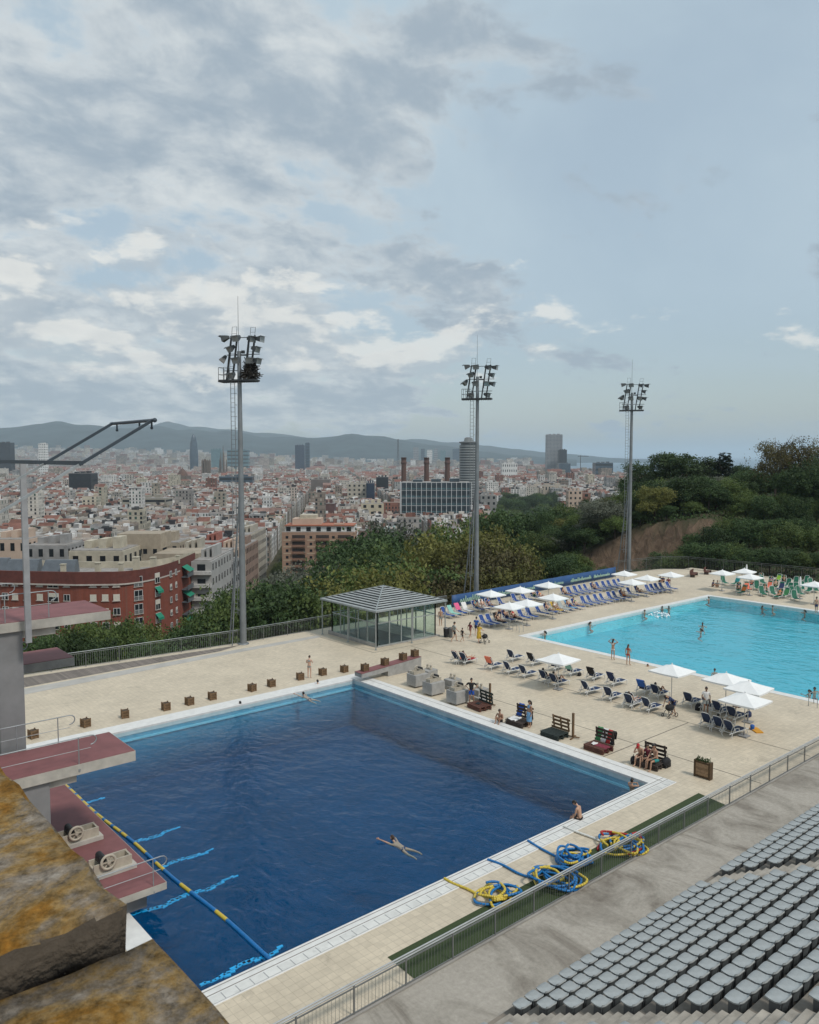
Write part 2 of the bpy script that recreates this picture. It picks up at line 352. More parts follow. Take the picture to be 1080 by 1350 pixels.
def terrainmat():
    m, nt, b = newmat('earth and rock'); tc = N(nt, 'ShaderNodeTexCoord'); g = N(nt, 'ShaderNodeNewGeometry')
    nz = N(nt, 'ShaderNodeTexNoise', i_Scale=.22, i_Detail=8., i_Roughness=.7); L(nt, tc, 'Object', nz, 'Vector')
    e = N(nt, 'ShaderNodeValToRGB'); e.color_ramp.elements[0].position = .35; e.color_ramp.elements[1].position = .7
    e.color_ramp.elements[0].color = (.035, .04, .02, 1); e.color_ramp.elements[1].color = (.11, .095, .06, 1); L(nt, nz, 'Fac', e, 'Fac')
    mp = N(nt, 'ShaderNodeMapping'); mp.inputs['Scale'].default_value = (.5, .5, .32); L(nt, tc, 'Object', mp, 'Vector')
    n2 = N(nt, 'ShaderNodeTexNoise', i_Scale=1.1, i_Detail=9., i_Roughness=.68, i_Distortion=.8); L(nt, mp, 'Vector', n2, 'Vector')
    r = N(nt, 'ShaderNodeValToRGB'); r.color_ramp.elements[0].position = .3; r.color_ramp.elements[1].position = .72
    r.color_ramp.elements[0].color = (.05, .036, .026, 1); r.color_ramp.elements[1].color = (.215, .15, .105, 1); L(nt, n2, 'Fac', r, 'Fac')
    sp = N(nt, 'ShaderNodeSeparateXYZ'); L(nt, g, 'Normal', sp, 0)
    mr = N(nt, 'ShaderNodeMapRange', i_1=.86, i_2=.62); L(nt, sp, 2, mr, 0)
    mx = N(nt, 'ShaderNodeMix', data_type='RGBA'); L(nt, mr, 0, mx, 0); nt.links.new(e.outputs[0], mx.inputs[6]); nt.links.new(r.outputs[0], mx.inputs[7])
    nt.links.new(mx.outputs[2], b.inputs['Base Color']); b.inputs['Roughness'].default_value = .9; b.inputs['Specular IOR Level'].default_value = .1
    bp = N(nt, 'ShaderNodeBump', i_Strength=.9, i_Distance=.5); L(nt, n2, 'Fac', bp, 'Height'); L(nt, bp, 'Normal', b, 'Normal'); return m
struct(mb.build('terrain', terrainmat()))
# the sea
mb = MB(); pts = []
for d, u in ((1100, 900), (1100, 3000), (40000, 2200), (40000, 300)): p = ud(u, d, -76.); pts.append(p)
mb.quad(*pts)
sm_, snt, sb = newmat('sea water'); sb.inputs['Base Color'].default_value = (.03, .085, .13, 1); sb.inputs['Roughness'].default_value = .32
struct(mb.build('sea', sm_))
# mountains beyond the city
def hills(name, prof, dist, seed, depth):
    rr = random.Random(seed); mb = MB(); n = 150; u0, u1 = prof[0][0], prof[-1][0]; rows = 9
    ph = [rr.uniform(0, 6.28) for _ in range(12)]
    for i in range(rows):
        t = i / (rows - 1); d = dist + (t - .6) * depth
        for j in range(n):
            u = u0 + (u1 - u0) * j / (n - 1); y = lerp(u, [p[0] for p in prof], [p[1] for p in prof])
            zr = EYE + (HZ - y) / FPX * dist
            k = math.sin(min(1, t / .6) * math.pi / 2) ** 1.3 if t < .6 else math.cos((t - .6) / .4 * math.pi / 2)
            sp = sum(math.sin(u * (.03 + .017 * q) + ph[q] + t * (1.5 + q)) for q in range(8)) / 8
            z = -85 + (zr + 85) * k * (1 + .10 * sp * (1 - abs(t - .6)) ) + rr.uniform(-4, 4)
            mb.v.append(tuple(ud(u, d, z)))
    for i in range(rows - 1):
        for j in range(n - 1): mb.f.append((i * n + j, i * n + j + 1, (i + 1) * n + j + 1, (i + 1) * n + j)); mb.m.append(0); mb.sm.append(True)
    struct(mb.build(name, mat('wooded mountain', (.036, .055, .058), .95, .35, .004, spec=.05)))
hills('hills', [(-500, 575), (-250, 566), (0, 565), (40, 561), (75, 556), (120, 561), (165, 565), (205, 562), (250, 566), (300, 570), (345, 575), (380, 576), (420, 577), (470, 572), (500, 575), (545, 583), (600, 590), (680, 600), (760, 606)], 9500, 5, 4200)
hills('mountains', [(-500, 560), (60, 566), (140, 562), (220, 557), (300, 566), (400, 576), (520, 578), (575, 581), (640, 587), (690, 593), (740, 598), (800, 603), (900, 608)], 12600, 9, 3400)

# ------------------------------------------------------------------ terrace and pools
PX0, PX1, PY0, PY1 = 10.5, 35.1, 22.3, 47.4          # diving pool water
QX0, QX1, QY0, QY1 = 55.9, 88.4, -8., 48.6            # swimming pool water
tiles = tilemat('beige tiles', (.59, .505, .38), (.46, .39, .29), .31, .010, .65, .05)
concrete = mat('weathered concrete', (.33, .31, .28), .85, .22, .5, bump=.15, bscale=14., detail=8.)
xs = [-45, PX0, PX1, QX0, QX1, 109]; 
mb = MB()
def top(x0, x1, y0, y1): mb.add([(x0, y0, 0), (x1, y0, 0), (x1, y1, 0), (x0, y1, 0)], [(0, 1, 2, 3)])
top(-45, 109, 18.2, PY0) if False else None
for x0, x1, y0, y1 in ((-45, PX0, 18.2, 60), (PX0, PX1, 18.2, PY0), (PX0, PX1, PY1, 60), (PX1, QX0, 18.2, 60), (QX0, QX1, QY1, 60), (QX1, 109, -60, 60), (QX0, QX1, -60, QY0), (-45, QX0, -70, 18.2)):
    top(x0, x1, y0, y1)
fx = [-45, -30, 0, 16, 34, 42, 60, 80, 94, 100, 104, 107, 109]
mb.add([(x, 60, 0) for x in fx] + [(x, far_fence_y(x) + .5, 0) for x in fx], [(i, i + 1, len(fx) + i + 1, len(fx) + i) for i in range(len(fx) - 1)])
edge = [(x, far_fence_y(x) + .5) for x in fx] + [(109, -60)]
mb.add([(x, y, 0) for x, y in edge] + [(x, y, -9) for x, y in edge], [(i + 1, i, len(edge) + i, len(edge) + i + 1) for i in range(len(edge) - 1)])
struct(mb.build('pool_deck', tiles))
def sheet(name, poly, z, m):
    mb = MB(); mb.add([(x, y, z) for x, y in poly], [tuple(range(len(poly)))]); return struct(mb.build(name, m))
def stained():
    m, nt, b = newmat('stained concrete'); tc = N(nt, 'ShaderNodeTexCoord')
    mp = N(nt, 'ShaderNodeMapping'); mp.inputs['Scale'].default_value = (1., .45, 1.); mp.inputs['Rotation'].default_value = (0, 0, .35); L(nt, tc, 'Object', mp, 'Vector')
    a = N(nt, 'ShaderNodeTexNoise', i_Scale=.42, i_Detail=9., i_Roughness=.68, i_Distortion=1.2); L(nt, mp, 'Vector', a, 'Vector')
    r = N(nt, 'ShaderNodeValToRGB'); e = r.color_ramp.elements; e[0].position = .33; e[0].color = (.185, .16, .13, 1); e[1].position = .54; e[1].color = (.375, .34, .29, 1)
    e2 = r.color_ramp.elements.new(.46); e2.color = (.315, .285, .24, 1); L(nt, a, 'Fac', r, 'Fac')
    f = N(nt, 'ShaderNodeTexNoise', i_Scale=6., i_Detail=6., i_Roughness=.7); L(nt, tc, 'Object', f, 'Vector')
    mr = N(nt, 'ShaderNodeMapRange', i_1=.3, i_2=.7, i_3=.82, i_4=1.12); L(nt, f, 'Fac', mr, 0)
    hs = N(nt, 'ShaderNodeHueSaturation'); L(nt, mr, 0, hs, 'Value'); L(nt, r, 'Color', hs, 'Color'); L(nt, hs, 'Color', b, 'Base Color'); b.inputs['Roughness'].default_value = .88
    return m
stain = stained()
sheet('walkway', [(-40, 14.2), (62, 14.2), (62, 18.35), (-40, 18.35)], .006, stain)
sheet('path', [(2, 58.3), (31, 60.3), (41.2, 60.6), (41.2, 61.4), (31.5, 61.3), (2, 60.2)][::1], .006, mat('pale concrete path', (.43, .41, .375), .85, .12, .8))
sheet('boardwalk', [(2, 60.6), (31.5, 61.7), (34, 62.6), (16, 63.9), (2, 64.1)], .010, tilemat('grey boards', (.20, .17, .145), (.07, .06, .05), .16, .01, .8, .22, 40.))
pale = mat('drain slot', (.17, .15, .12), .9, .1)
for nm, a, b in (('drain', (45.1, 18.6), (45.1, 52.6)), ('drain', (39.4, 18.6), (39.4, 47.)), ('drain', (36.3, 26.), (45.1, 26.)), ('drain', (41., 62.2), (41.2, 52.8)), ('drain', (41.2, 52.8), (52., 52.6))):
    w = .035; a, b = Vector(a), Vector(b); n = (b - a).normalized(); n = Vector((-n.y, n.x)) * w
    if b[0] != 45.1 or True: sheet(nm, [a - n, b - n, b + n, a + n], .004, pale)
# basins, coping, water
white = mat('white coping', (.70, .69, .66), .55, .07, 2.5)
grill = tilemat('coping gutter grating', (.68, .67, .63), (.33, .33, .32), .5, .02, .5, .05)
def coping(name, x0, x1, y0, y1, wx0, wx1, wy0, wy1, h):
    mb = MB(); e = .03
    mb.bb(x0 - wx0, x1 + wx1, y0 - wy0, y0 + e, -.35, h); mb.bb(x0 - wx0, x1 + wx1, y1 - e, y1 + wy1, -.35, h)
    mb.bb(x0 - wx0, x0 + e, y0 + e, y1 - e, -.35, h); mb.bb(x1 - e, x1 + wx1, y0 + e, y1 - e, -.35, h)
    return struct(mb.build(name, white, bevel=.02))
coping('diving_pool_coping', PX0, PX1, PY0, PY1, .9, 1.15, .85, 1.2, .03)
coping('swimming_pool_coping', QX0, QX1, QY0, QY1, .65, .65, .6, .6, .03)
sheet('gutter', [(9.9, 21.50), (36.2, 21.50), (36.2, 21.86), (9.9, 21.86)], .036, grill)
for y in (21.93, 22.18): sheet('gutter_line', [(9.9, y), (36.2, y), (36.2, y + .03), (9.9, y + .03)], .0365, pale)
sheet('gutter_line', [(35.75, 22.), (35.78, 22.), (35.78, 48.2), (35.75, 48.2)], .0365, pale)
def basin(name, x0, x1, y0, y1, z, mw, mf):
    mb = MB()
    mb.add([(x0, y0, z), (x1, y0, z), (x1, y1, z), (x0, y1, z)], [(0, 1, 2, 3)], 1)
    c = [(x0, y0), (x1, y0), (x1, y1), (x0, y1)]
    for i in range(4): a, b = c[i], c[(i + 1) % 4]; mb.add([(*a, 0), (*b, 0), (*b, z), (*a, z)], [(0, 1, 2, 3)], 0)
    return struct(mb.build(name, [mw, mf]))
basin('diving_pool_basin', PX0, PX1, PY0, PY1, -3.4, tilemat('pool wall tiles', (.115, .38, .52), (.16, .43, .56), .3, .012, .4, .06), mat('deep pool floor', (.20, .50, .66), .5, .10, .25))
basin('swimming_pool_basin', QX0, QX1, QY0, QY1, -1.3, tilemat('turquoise wall tiles', (.12, .66, .74), (.16, .7, .76), .3, .012, .4, .06), mat('turquoise pool floor', (.030, .45, .56), .5, .05, .22))
mb = MB(); z = -.58                                   # resting ledge on the three far sides
mb.bb(PX0 + .01, PX1 - .12, PY1 - .10, PY1 - .01, -.70, z); mb.bb(PX1 - .10, PX1 - .01, PY0 + .01, PY1 - .01, -.70, z)
struct(mb.build('pool_ledge', mat('pale ledge tile', (.55, .86, .92), .4, .04)))
WZ = -.10
def water(name, x0, x1, y0, y1, m):
    mb = MB(); mb.quad((x0 - .02, y0 - .02, WZ), (x1 + .02, y0 - .02, WZ), (x1 + .02, y1 + .02, WZ), (x0 - .02, y1 + .02, WZ)); return struct(mb.build(name, m))
water('diving_pool_water', PX0, PX1, PY0, PY1, watermat('deep water', (.80, .93, .97), None, 0, 2.0, 1., .03, .062))
mb = MB()                                             # the body of the deep water: clear layers, each taking its share of the red light
for k in range(12): z = WZ - .20 - .262 * k; mb.quad((PX0 - .02, PY0 - .02, z), (PX1 + .02, PY0 - .02, z), (PX1 + .02, PY1 + .02, z), (PX0 - .02, PY1 + .02, z))
wb, wnt, wbs = newmat('deep water layer'); wnt.nodes.remove(wbs); wtr = N(wnt, 'ShaderNodeBsdfTransparent'); wtr.inputs['Color'].default_value = DEEP; L(wnt, wtr, 0, wnt.nodes['Material Output'], 'Surface')
struct(mb.build('diving_pool_water_body', wb))
water('swimming_pool_water', QX0, QX1, QY0, QY1, watermat('turquoise water', (.86, .97, .99), None, 0, 1.6, .8, .04, .08))
sheet('artificial_turf', [(16, 18.42), (35.6, 18.42), (35.9, 20.05), (16.05, 19.9)], .012, mat('green turf carpet', (.040, .062, .020), .95, .18, 20., bump=.3, bscale=200.))
# ------------------------------------------------------------------ parapet the photo is taken over
def stone():
    m, nt, b = newmat('lichened stone'); tc = N(nt, 'ShaderNodeTexCoord')
    a = N(nt, 'ShaderNodeTexNoise', i_Scale=5.5, i_Detail=9., i_Roughness=.70, i_Distortion=.4); L(nt, tc, 'Object', a, 'Vector')
    r = N(nt, 'ShaderNodeValToRGB'); e = r.color_ramp.elements
    e[0].position = .36; e[0].color = (.33, .285, .235, 1); e[1].position = .70; e[1].color = (.33, .135, .018, 1); k = r.color_ramp.elements.new(.43); k.color = (.25, .20, .145, 1); k = r.color_ramp.elements.new(.50); k.color = (.31, .205, .085, 1); k = r.color_ramp.elements.new(.57); k.color = (.27, .14, .03, 1)
    L(nt, a, 'Fac', r, 'Fac')
    f = N(nt, 'ShaderNodeTexNoise', i_Scale=38., i_Detail=10., i_Roughness=.80); L(nt, tc, 'Object', f, 'Vector')
    mr = N(nt, 'ShaderNodeMapRange', i_1=.32, i_2=.68, i_3=.25, i_4=1.8); L(nt, f, 'Fac', mr, 0)
    hs = N(nt, 'ShaderNodeHueSaturation'); L(nt, mr, 0, hs, 'Value'); L(nt, r, 'Color', hs, 'Color')
    v = N(nt, 'ShaderNodeTexVoronoi', i_Scale=19., i_Randomness=1.); L(nt, tc, 'Object', v, 'Vector')
    s = N(nt, 'ShaderNodeMapRange', i_1=.20, i_2=.13); L(nt, v, 'Distance', s, 0)
    n3 = N(nt, 'ShaderNodeTexNoise', i_Scale=5.); L(nt, tc, 'Object', n3, 'Vector')
    g = N(nt, 'ShaderNodeMapRange', i_1=.56, i_2=.62); L(nt, n3, 'Fac', g, 0)
    mx = N(nt, 'ShaderNodeMix', data_type='RGBA'); nt.links.new(math_(nt, 'MULTIPLY', math_(nt, 'MULTIPLY', s.outputs[0], g.outputs[0]), .8), mx.inputs[0]); nt.links.new(hs.outputs[0], mx.inputs[6]); mx.inputs[7].default_value = (.46, .42, .37, 1)
    L(nt, mx, 2, b, 'Base Color'); b.inputs['Roughness'].default_value = .95; b.inputs['Specular IOR Level'].default_value = .15
    h = math_(nt, 'ADD', f.outputs['Fac'], math_(nt, 'MULTIPLY', a.outputs['Fac'], .6))
    bp = N(nt, 'ShaderNodeBump', i_Strength=.9, i_Distance=.012); nt.links.new(h, bp.inputs['Height']); L(nt, bp, 'Normal', b, 'Normal'); return m
ST = stone()
def rough_block(name, x0, x1, y0, y1, z0, z1, label, chip):
    bm = bmesh.new(); bmesh.ops.create_cube(bm, size=1.)
    for v in bm.verts: v.co = Vector((x0 + (v.co.x + .5) * (x1 - x0), y0 + (v.co.y + .5) * (y1 - y0), z0 + (v.co.z + .5) * (z1 - z0)))
    bmesh.ops.bevel(bm, geom=bm.edges[:], offset=.010, segments=2, affect='EDGES')
    bmesh.ops.subdivide_edges(bm, edges=[e for e in bm.edges if e.calc_length() > .1], cuts=24, use_grid_fill=True)
    rr = random.Random(chip)
    for v in bm.verts:
        n = math.sin(v.co.x * 37 + chip) * math.sin(v.co.y * 31 + 2 * chip) * math.sin(v.co.z * 41); v.co += Vector((n, n * .7, n)) * .0035
        v.co += Vector((rr.gauss(0, 1), rr.gauss(0, 1), rr.gauss(0, 1))) * .0011
    me = bpy.data.meshes.new(name); bm.to_mesh(me); bm.free(); me.materials.append(ST); me.materials.append(mat('shade-painted soiled stone', (.085, .065, .045), .95, .35, 9., bump=.5, bscale=60., detail=9.))
    for p in me.polygons: p.use_smooth = True; p.material_index = 1 if p.center.y < y0 + .012 and p.center.z < z1 - .010 else 0  # front face below the top edge coloured darker: its shade painted in, with grime
    o = bpy.data.objects.new(name, me); COL.objects.link(o)
    return tag(o, label, 'stone', 'coping stones of the parapet')
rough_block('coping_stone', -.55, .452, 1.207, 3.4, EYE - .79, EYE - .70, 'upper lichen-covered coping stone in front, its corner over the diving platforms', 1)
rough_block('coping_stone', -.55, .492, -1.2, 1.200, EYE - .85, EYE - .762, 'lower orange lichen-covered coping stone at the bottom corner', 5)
mb = MB(); mb.bb(-.5, .40, -1.2, 3.4, -.0, EYE - .852); mb.bb(-.5, .40, 1.21, 3.4, EYE - .852, EYE - .792)
tag(mb.build('parapet_wall', ST), 'rough parapet wall under the lichen-covered coping stones', 'wall')

# ------------------------------------------------------------------ grandstand
ROW_Y, ROW_Z, TREAD, RISE, NROW = 14.9, .65, .92, .52, 14
stand = thing('grandstand', 'stepped concrete grandstand carrying rows of grey seats beside the pool', 'grandstand', (0, 0, 0))
mb = MB()
for i in range(NROW):
    y1 = ROW_Y + .48 - TREAD * i; zf = ROW_Z - .42 + RISE * i
    mb.bb(-2 + i * .002, 52, y1 - TREAD - (.3 if i < NROW - 1 else 8), y1, -.3 if i == 0 else zf - RISE - .2, zf)
mb.build('terrace', mat('stand concrete', (.19, .165, .135), .9, .35, .9, detail=9., bump=.2, bscale=12.), stand, bevel=.012)
stairm = mat('worn stair concrete', (.34, .31, .265), .88, .28, 1.6, detail=8., bump=.2, bscale=14.)
def stairs(x0, x1):
    mb = MB()
    for i in range(1, NROW):
        y1 = ROW_Y + .48 - TREAD * i; zf = ROW_Z - .42 + RISE * i
        for k in range(3):       # three treads to a row
            yk = y1 + TREAD * (.667 - k * .333); mb.bb(x0 + .003 * k, x1 - .003 * k, yk - TREAD * .34 - .2, yk, zf - RISE - .1, zf - RISE + RISE * (k + 1) / 3. + .004)
    mb.build('stair', stairm, stand, bevel=.01)
stairs(15.72, 16.72); stairs(27.52, 28.62); stairs(45., 46.2)
# seats
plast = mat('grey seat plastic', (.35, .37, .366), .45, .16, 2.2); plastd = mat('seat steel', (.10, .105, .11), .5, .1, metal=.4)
def seat_shell():
    mb = MB(); vs = []; nx, ny = 8, 5
    W = .234
    # pan, then the low wrapped back; rings of x from left to right
    prof = [(.22, -.035), (.20, 0.), (.08, -.012), (-.06, -.016), (-.15, -.005), (-.20, .022), (-.228, .055), (-.24, .095)]
    for k, (y, z) in enumerate(prof):
        for i in range(nx + 1):
            t = i / nx * 2 - 1; back = max(0, (k - 4) / 3.)
            wid = W * (1 - .10 * (1 if k < 2 else 0)) * (1 - .06 * back)
            yy = y + .06 * t ** 4 * (1 if k >= 4 else .25 * (k / 4.)) - (0.0 if k > 1 else .03 * t ** 4)
            zz = z + .010 * t * t * (1 if k > 1 else .2) - (.045 * t * t * back)
            vs.append((t * wid, yy, zz))
    n = nx + 1
    top = [(k * n + i, k * n + i + 1, (k + 1) * n + i + 1, (k + 1) * n + i) for k in range(len(prof) - 1) for i in range(nx)]
    mb.add(vs, top, 0, True)
    # underside skirt: the shell is a moulded thickness with a deep rim
    under = [(x * .98, y - (.02 if k >= 5 else 0), z - (.035 if k < 5 else .03)) for k in range(len(prof)) for (x, y, z) in vs[k * n:(k + 1) * n]]
    mb.add(under, [f[::-1] for f in top], 0, True)
    rim = [k * n for k in range(len(prof))] + [(len(prof) - 1) * n + i for i in range(1, n)] + [k * n + nx for k in range(len(prof) - 2, -1, -1)] + list(range(nx - 1, 0, -1))
    m = len(rim); allv = [vs[i] for i in rim] + [under[i] for i in rim]
    mb.add(allv, [(i, (i + 1) % m, m + (i + 1) % m, m + i) for i in range(m)], 0)
    return mb
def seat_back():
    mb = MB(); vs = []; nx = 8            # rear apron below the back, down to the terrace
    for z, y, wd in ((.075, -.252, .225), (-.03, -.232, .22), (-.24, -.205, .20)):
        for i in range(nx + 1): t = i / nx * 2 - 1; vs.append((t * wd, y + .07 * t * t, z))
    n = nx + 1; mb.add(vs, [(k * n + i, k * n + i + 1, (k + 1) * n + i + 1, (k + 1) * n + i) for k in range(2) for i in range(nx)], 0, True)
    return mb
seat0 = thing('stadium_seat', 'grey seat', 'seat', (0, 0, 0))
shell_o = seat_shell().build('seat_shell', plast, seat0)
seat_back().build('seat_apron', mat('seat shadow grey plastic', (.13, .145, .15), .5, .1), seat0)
for s_ in (-1, 1): mb = MB(); mb.bb(s_ * .172 - .018, s_ * .172 + .018, -.19, .10, -.42, -.03); mb.build('bracket', plastd, seat0)
THINGS.remove(seat0); used_seat = [False]
def put_seat(x, i, label, grp):
    p = (x + R.uniform(-.006, .006), ROW_Y - TREAD * i, ROW_Z + RISE * i)
    u, v, w = pix((p[0], p[1], p[2] + .1))
    if not (-12 < u < 1095 and 0 < v < 1372): return
    if not used_seat[0]: o = seat0; used_seat[0] = True; o.location = p; tag(o, label, 'seat', grp)
    else: o = copy_thing(seat0, p, R.uniform(-.02, .02), label, grp)
for i in range(NROW):
    for k in range(20): put_seat(17.05 + .53 * k, i, f'grey plastic seat, {ORD[k + 1]} from the stairs in the {ORD[i + 1]} row up, large block', 'grandstand seats')
    for k in range(30): put_seat(28.95 + .53 * k, i, f'grey plastic seat, {ORD[k + 1]} from the stairs in the {ORD[i + 1]} row up, far block', 'grandstand seats')
    for k in range(6): put_seat(15.45 - .53 * k, i, f'grey plastic seat, {ORD[k + 1]} beyond the stairs in the {ORD[i + 1]} row up, bottom edge', 'grandstand seats')

# ------------------------------------------------------------------ railings
steel = mat('galvanised steel', (.36, .38, .385), .45, .15, 2., metal=.55); steeld = mat('dark grey steel', (.12, .125, .125), .5, .15, 2., metal=.3)
def railing(name, pts, h, step, label, cat, m, mrail, pk, rails=(1.,), pw=.012, post=.05):
    t = thing(name, label, cat, pts[0])
    o = Vector(pts[0]); 
    for a, b in zip(pts[:-1], pts[1:]):
        a, b = Vector(a) - o, Vector(b) - o; L_ = (b - a).length; n = max(1, round(L_ / step)); d = (b - a) / n
        for i in range(n + 1):
            if i == n and b + o != Vector(pts[-1]): continue
            mb = MB(); p = a + d * i; mb.box(p + Vector((0, 0, h / 2)), (post, post, h), 0, math.atan2(d.y, d.x)); mb.build('post', m, t)
        for i in range(n):
            mb = MB(); p = a + d * i; q = a + d * (i + 1); k = max(1, int(d.length / pk))
            for j in range(1, k): r = p + (q - p) * (j / k); mb.box(r + Vector((0, 0, h * .5)), (pw, pw, h * .82), 0, math.atan2(d.y, d.x))
            mb.bar(p + Vector((0, 0, .09)), q + Vector((0, 0, .09)), .03, .04); mb.bar(p + Vector((0, 0, h * .9)), q + Vector((0, 0, h * .9)), .03, .04)
            mb.build('picket_panel', m, t)
        for f in rails:
            mb = MB(); mb.tube([a + Vector((0, 0, h * f)), b + Vector((0, 0, h * f))], .027, 8); mb.build('top_rail', mrail, t)
    return t
railing('railing', [(9.5, 18.37, 0), (62, 18.37, 0)], .97, 2.02, 'long grey steel railing with thin pickets between pool deck and grandstand', 'railing', mat('rail picket grey', (.21, .215, .21), .5, .12, 2., metal=.3), mat('pale galvanised rail', (.46, .475, .475), .45, .1, 2., metal=.3), .13, (1., 1.09), .008, .045)
railing('railing', [(2, 64.35, 0), (16, 64.4, 0), (34, 63.15, 0), (60, 63.9, 0)], 1.25, 2.6, 'grey picket railing along the terrace edge above the trees', 'railing', mat('grey painted pickets', (.17, .175, .165), .6, .15), steel, .17, (1.,), .02)
railing('railing', [(94.5, 66.3, 0), (104, 64.9, 0), (106.8, 62.2, 0), (108.6, 44, 0), (108.8, 22, 0)], 1.9, 2.8, 'tall grey mesh railing closing the far end of terrace', 'railing', mat('far mesh grey', (.12, .125, .12), .6, .15), steeld, .22, (1.,), .018)
# low concrete kerb below the near railing
mb = MB(); mb.bb(9.5, 62, 18.28, 18.42, .013, .06); tag(mb.build('kerb', concrete), 'thin concrete kerb under the long steel railing', 'kerb')

# ------------------------------------------------------------------ floodlight masts
galv = mat('galvanised mast', (.215, .228, .235), .5, .14, .8, metal=.35); ironw = mat('dark mast iron', (.035, .038, .04), .6, .15)
lampm = mat('lamp housing', (.05, .055, .055), .45, .2); lampg = mat('lamp lens', (.30, .31, .31), .15, .05)
def lamp(t, at, yaw, tilt, sz=.74):
    M = Matrix.Rotation(yaw, 3, 'Z') @ Matrix.Rotation(tilt, 3, 'Y')
    mb = MB(); a, b = sz * .5, sz * .24
    ring = lambda x, r, q: [M @ Vector((x, r * s, q * u)) for s, u in ((-1, -1), (1, -1), (1, 1), (-1, 1))]
    v = ring(-.42 * sz, b * .6, b * .6) + ring(-.2 * sz, b, b * .9) + ring(.45 * sz, a, a * .72)
    c = Vector(at); v = [p + c for p in v]
    f = [(i, (i + 1) % 4, 4 + (i + 1) % 4, 4 + i) for i in range(4)] + [(4 + i, 4 + (i + 1) % 4, 8 + (i + 1) % 4, 8 + i) for i in range(4)]
    mb.add(v, f + [(3, 2, 1, 0)], 0); mb.add(v, [(8, 9, 10, 11)], 1)
    h = [M @ Vector((.45 * sz, -a, a * .72)) + c, M @ Vector((.45 * sz, a, a * .72)) + c, M @ Vector((.72 * sz, a, a * .62)) + c, M @ Vector((.72 * sz, -a, a * .62)) + c]
    mb.add(h + [p + Vector((0, 0, .015)) for p in h], [(0, 1, 2, 3), (7, 6, 5, 4), (0, 4, 5, 1), (2, 6, 7, 3)], 0)
    mb.build('floodlight', [lampm, lampg], t)
def mast(x, y, label, rows):
    t = thing('floodlight_mast', label, 'floodlight', (x, y, 0), HEAD - math.pi / 2 - .25, 'floodlight masts along the terrace edge')   # local x across the view, local y away
    mb = MB(); mb.tube([(0, 0, -.3), (0, 0, 8), (0, 0, 25.6)], [.30, .26, .17], 14); mb.lathe([(.5, 0), (.5, .08), (.3, .1)], 12); mb.build('pole', galv, t)
    mb = MB(); mb.tube([(-.05, 0, 25), (-.05, 0, 30.3)], [.03, .014], 6); mb.build('lightning_rod', steeld, t)
    mb = MB()                                                     # ladder with hoops
    for xx in (-.42, -.80): mb.bar((xx, -.1, 2.6), (xx, -.1, 23.2), .045, .045)
    for k in range(52): mb.bar((-.42, -.1, 2.8 + .4 * k), (-.80, -.1, 2.8 + .4 * k), .03, .03)
    for k in range(20): mb.bar((-.25, -.05, 3 + k), (-.46, -.1, 3 + k), .04, .04)
    mb.build('ladder', galv, t)
    mb = MB()
    for sgn in (-1.5,):
        mb.tube([(sgn * 1.05, .5, 0), (-.16, .05, 13.2)], .075, 8); mb.tube([(sgn * .35 - .1, -.9, 0), (-.16, -.05, 13.2)], .05, 8)
        for z in (3., 7.8): f = 1 - z / 13.2; mb.bar((sgn * 1.05 * f - .16, .5 * f, z), (0, 0, z), .05, .05)
    mb.build('stay', galv, t)
    # service platform
    mb = MB(); mb.bb(-1.75, 1.65, -.55, .55, 23.0, 23.16)
    for k in range(16): mb.bb(-1.75 + .213 * k, -1.70 + .213 * k, -.6, .6, 22.95, 23.0)
    mb.build('platform', ironw, t)
    mb = MB()
    for xx in (-1.72, -1.25, -.8):
        for yy in (-.52, .52): mb.bar((xx, yy, 23.1), (xx, yy, 24.2), .035, .035)
    for z in (23.6, 24.2):
        for yy in (-.52, .52): mb.bar((-1.72, yy, z), (-.8, yy, z), .03, .03)
        mb.bar((-1.72, -.52, z), (-1.72, .52, z), .03, .03)
    mb.build('guard_rail', ironw, t)
    # raking lamp frames
    mb = MB()
    for xx in (-1.0, -.45, .68, 1.2):
        mb.bar((xx - .22, 0, 23.1), (xx + .30, 0, 26.9), .13, .13)
    for z, k in ((23.95, .1), (25.3, .32), (26.75, .5)): mb.bar((-1.5 + k, 0, z), (1.6 + k, 0, z), .06, .06)
    mb.bar((-.3, 0, 25.3), (.7, 0, 25.25), .12, .12); mb.bb(.24, .5, -.1, .1, 25.4, 25.65)
    mb.build('lamp_frame', ironw, t)
    mb = MB()
    for xx, z0, z1 in ((-.72, 23.2, 27.7), (1.02, 24.3, 27.6)):
        for e in (-.22, .22): mb.bar((xx + e - .1, .1, z0), (xx + e + .28, .1, z1), .028, .028)
        for k in range(9): f = k / 8; z = z0 + (z1 - z0) * f; mb.bar((xx - .32 + .38 * f, .1, z), (xx + .12 + .38 * f, .1, z), .024, .024)
    mb.build('frame_ladder', steeld, t)
    for (xx, z, yaw, tl) in rows: lamp(t, (xx, -.18, z), yaw, tl)
    return t
LR = [(-1.15, 26.75, 3.3, .25), (-.05, 26.75, -1.9, .4), (1.15, 26.6, -.25, .2), (1.95, 26.55, -.1, .1), (-.62, 25.9, -2.2, .6), (1.55, 25.75, -.1, .3),
      (-1.35, 25.0, -2.6, .9), (-.1, 24.9, -1.8, .5), (1.0, 24.85, -.9, .4), (1.65, 24.75, -.1, .25), (-.6, 23.6, -1.9, .5), (1.05, 23.55, -.3, .3)]
m1, m2, m3 = gp(321, 849), gp(628, 790), gp(829, 752)
mast(m1.x, m1.y, 'floodlight mast with a big bird nest among its lamps', LR[:10] + LR[10:11])
mast(m2.x, m2.y, 'floodlight mast standing between the other two, by the blue banner', LR)
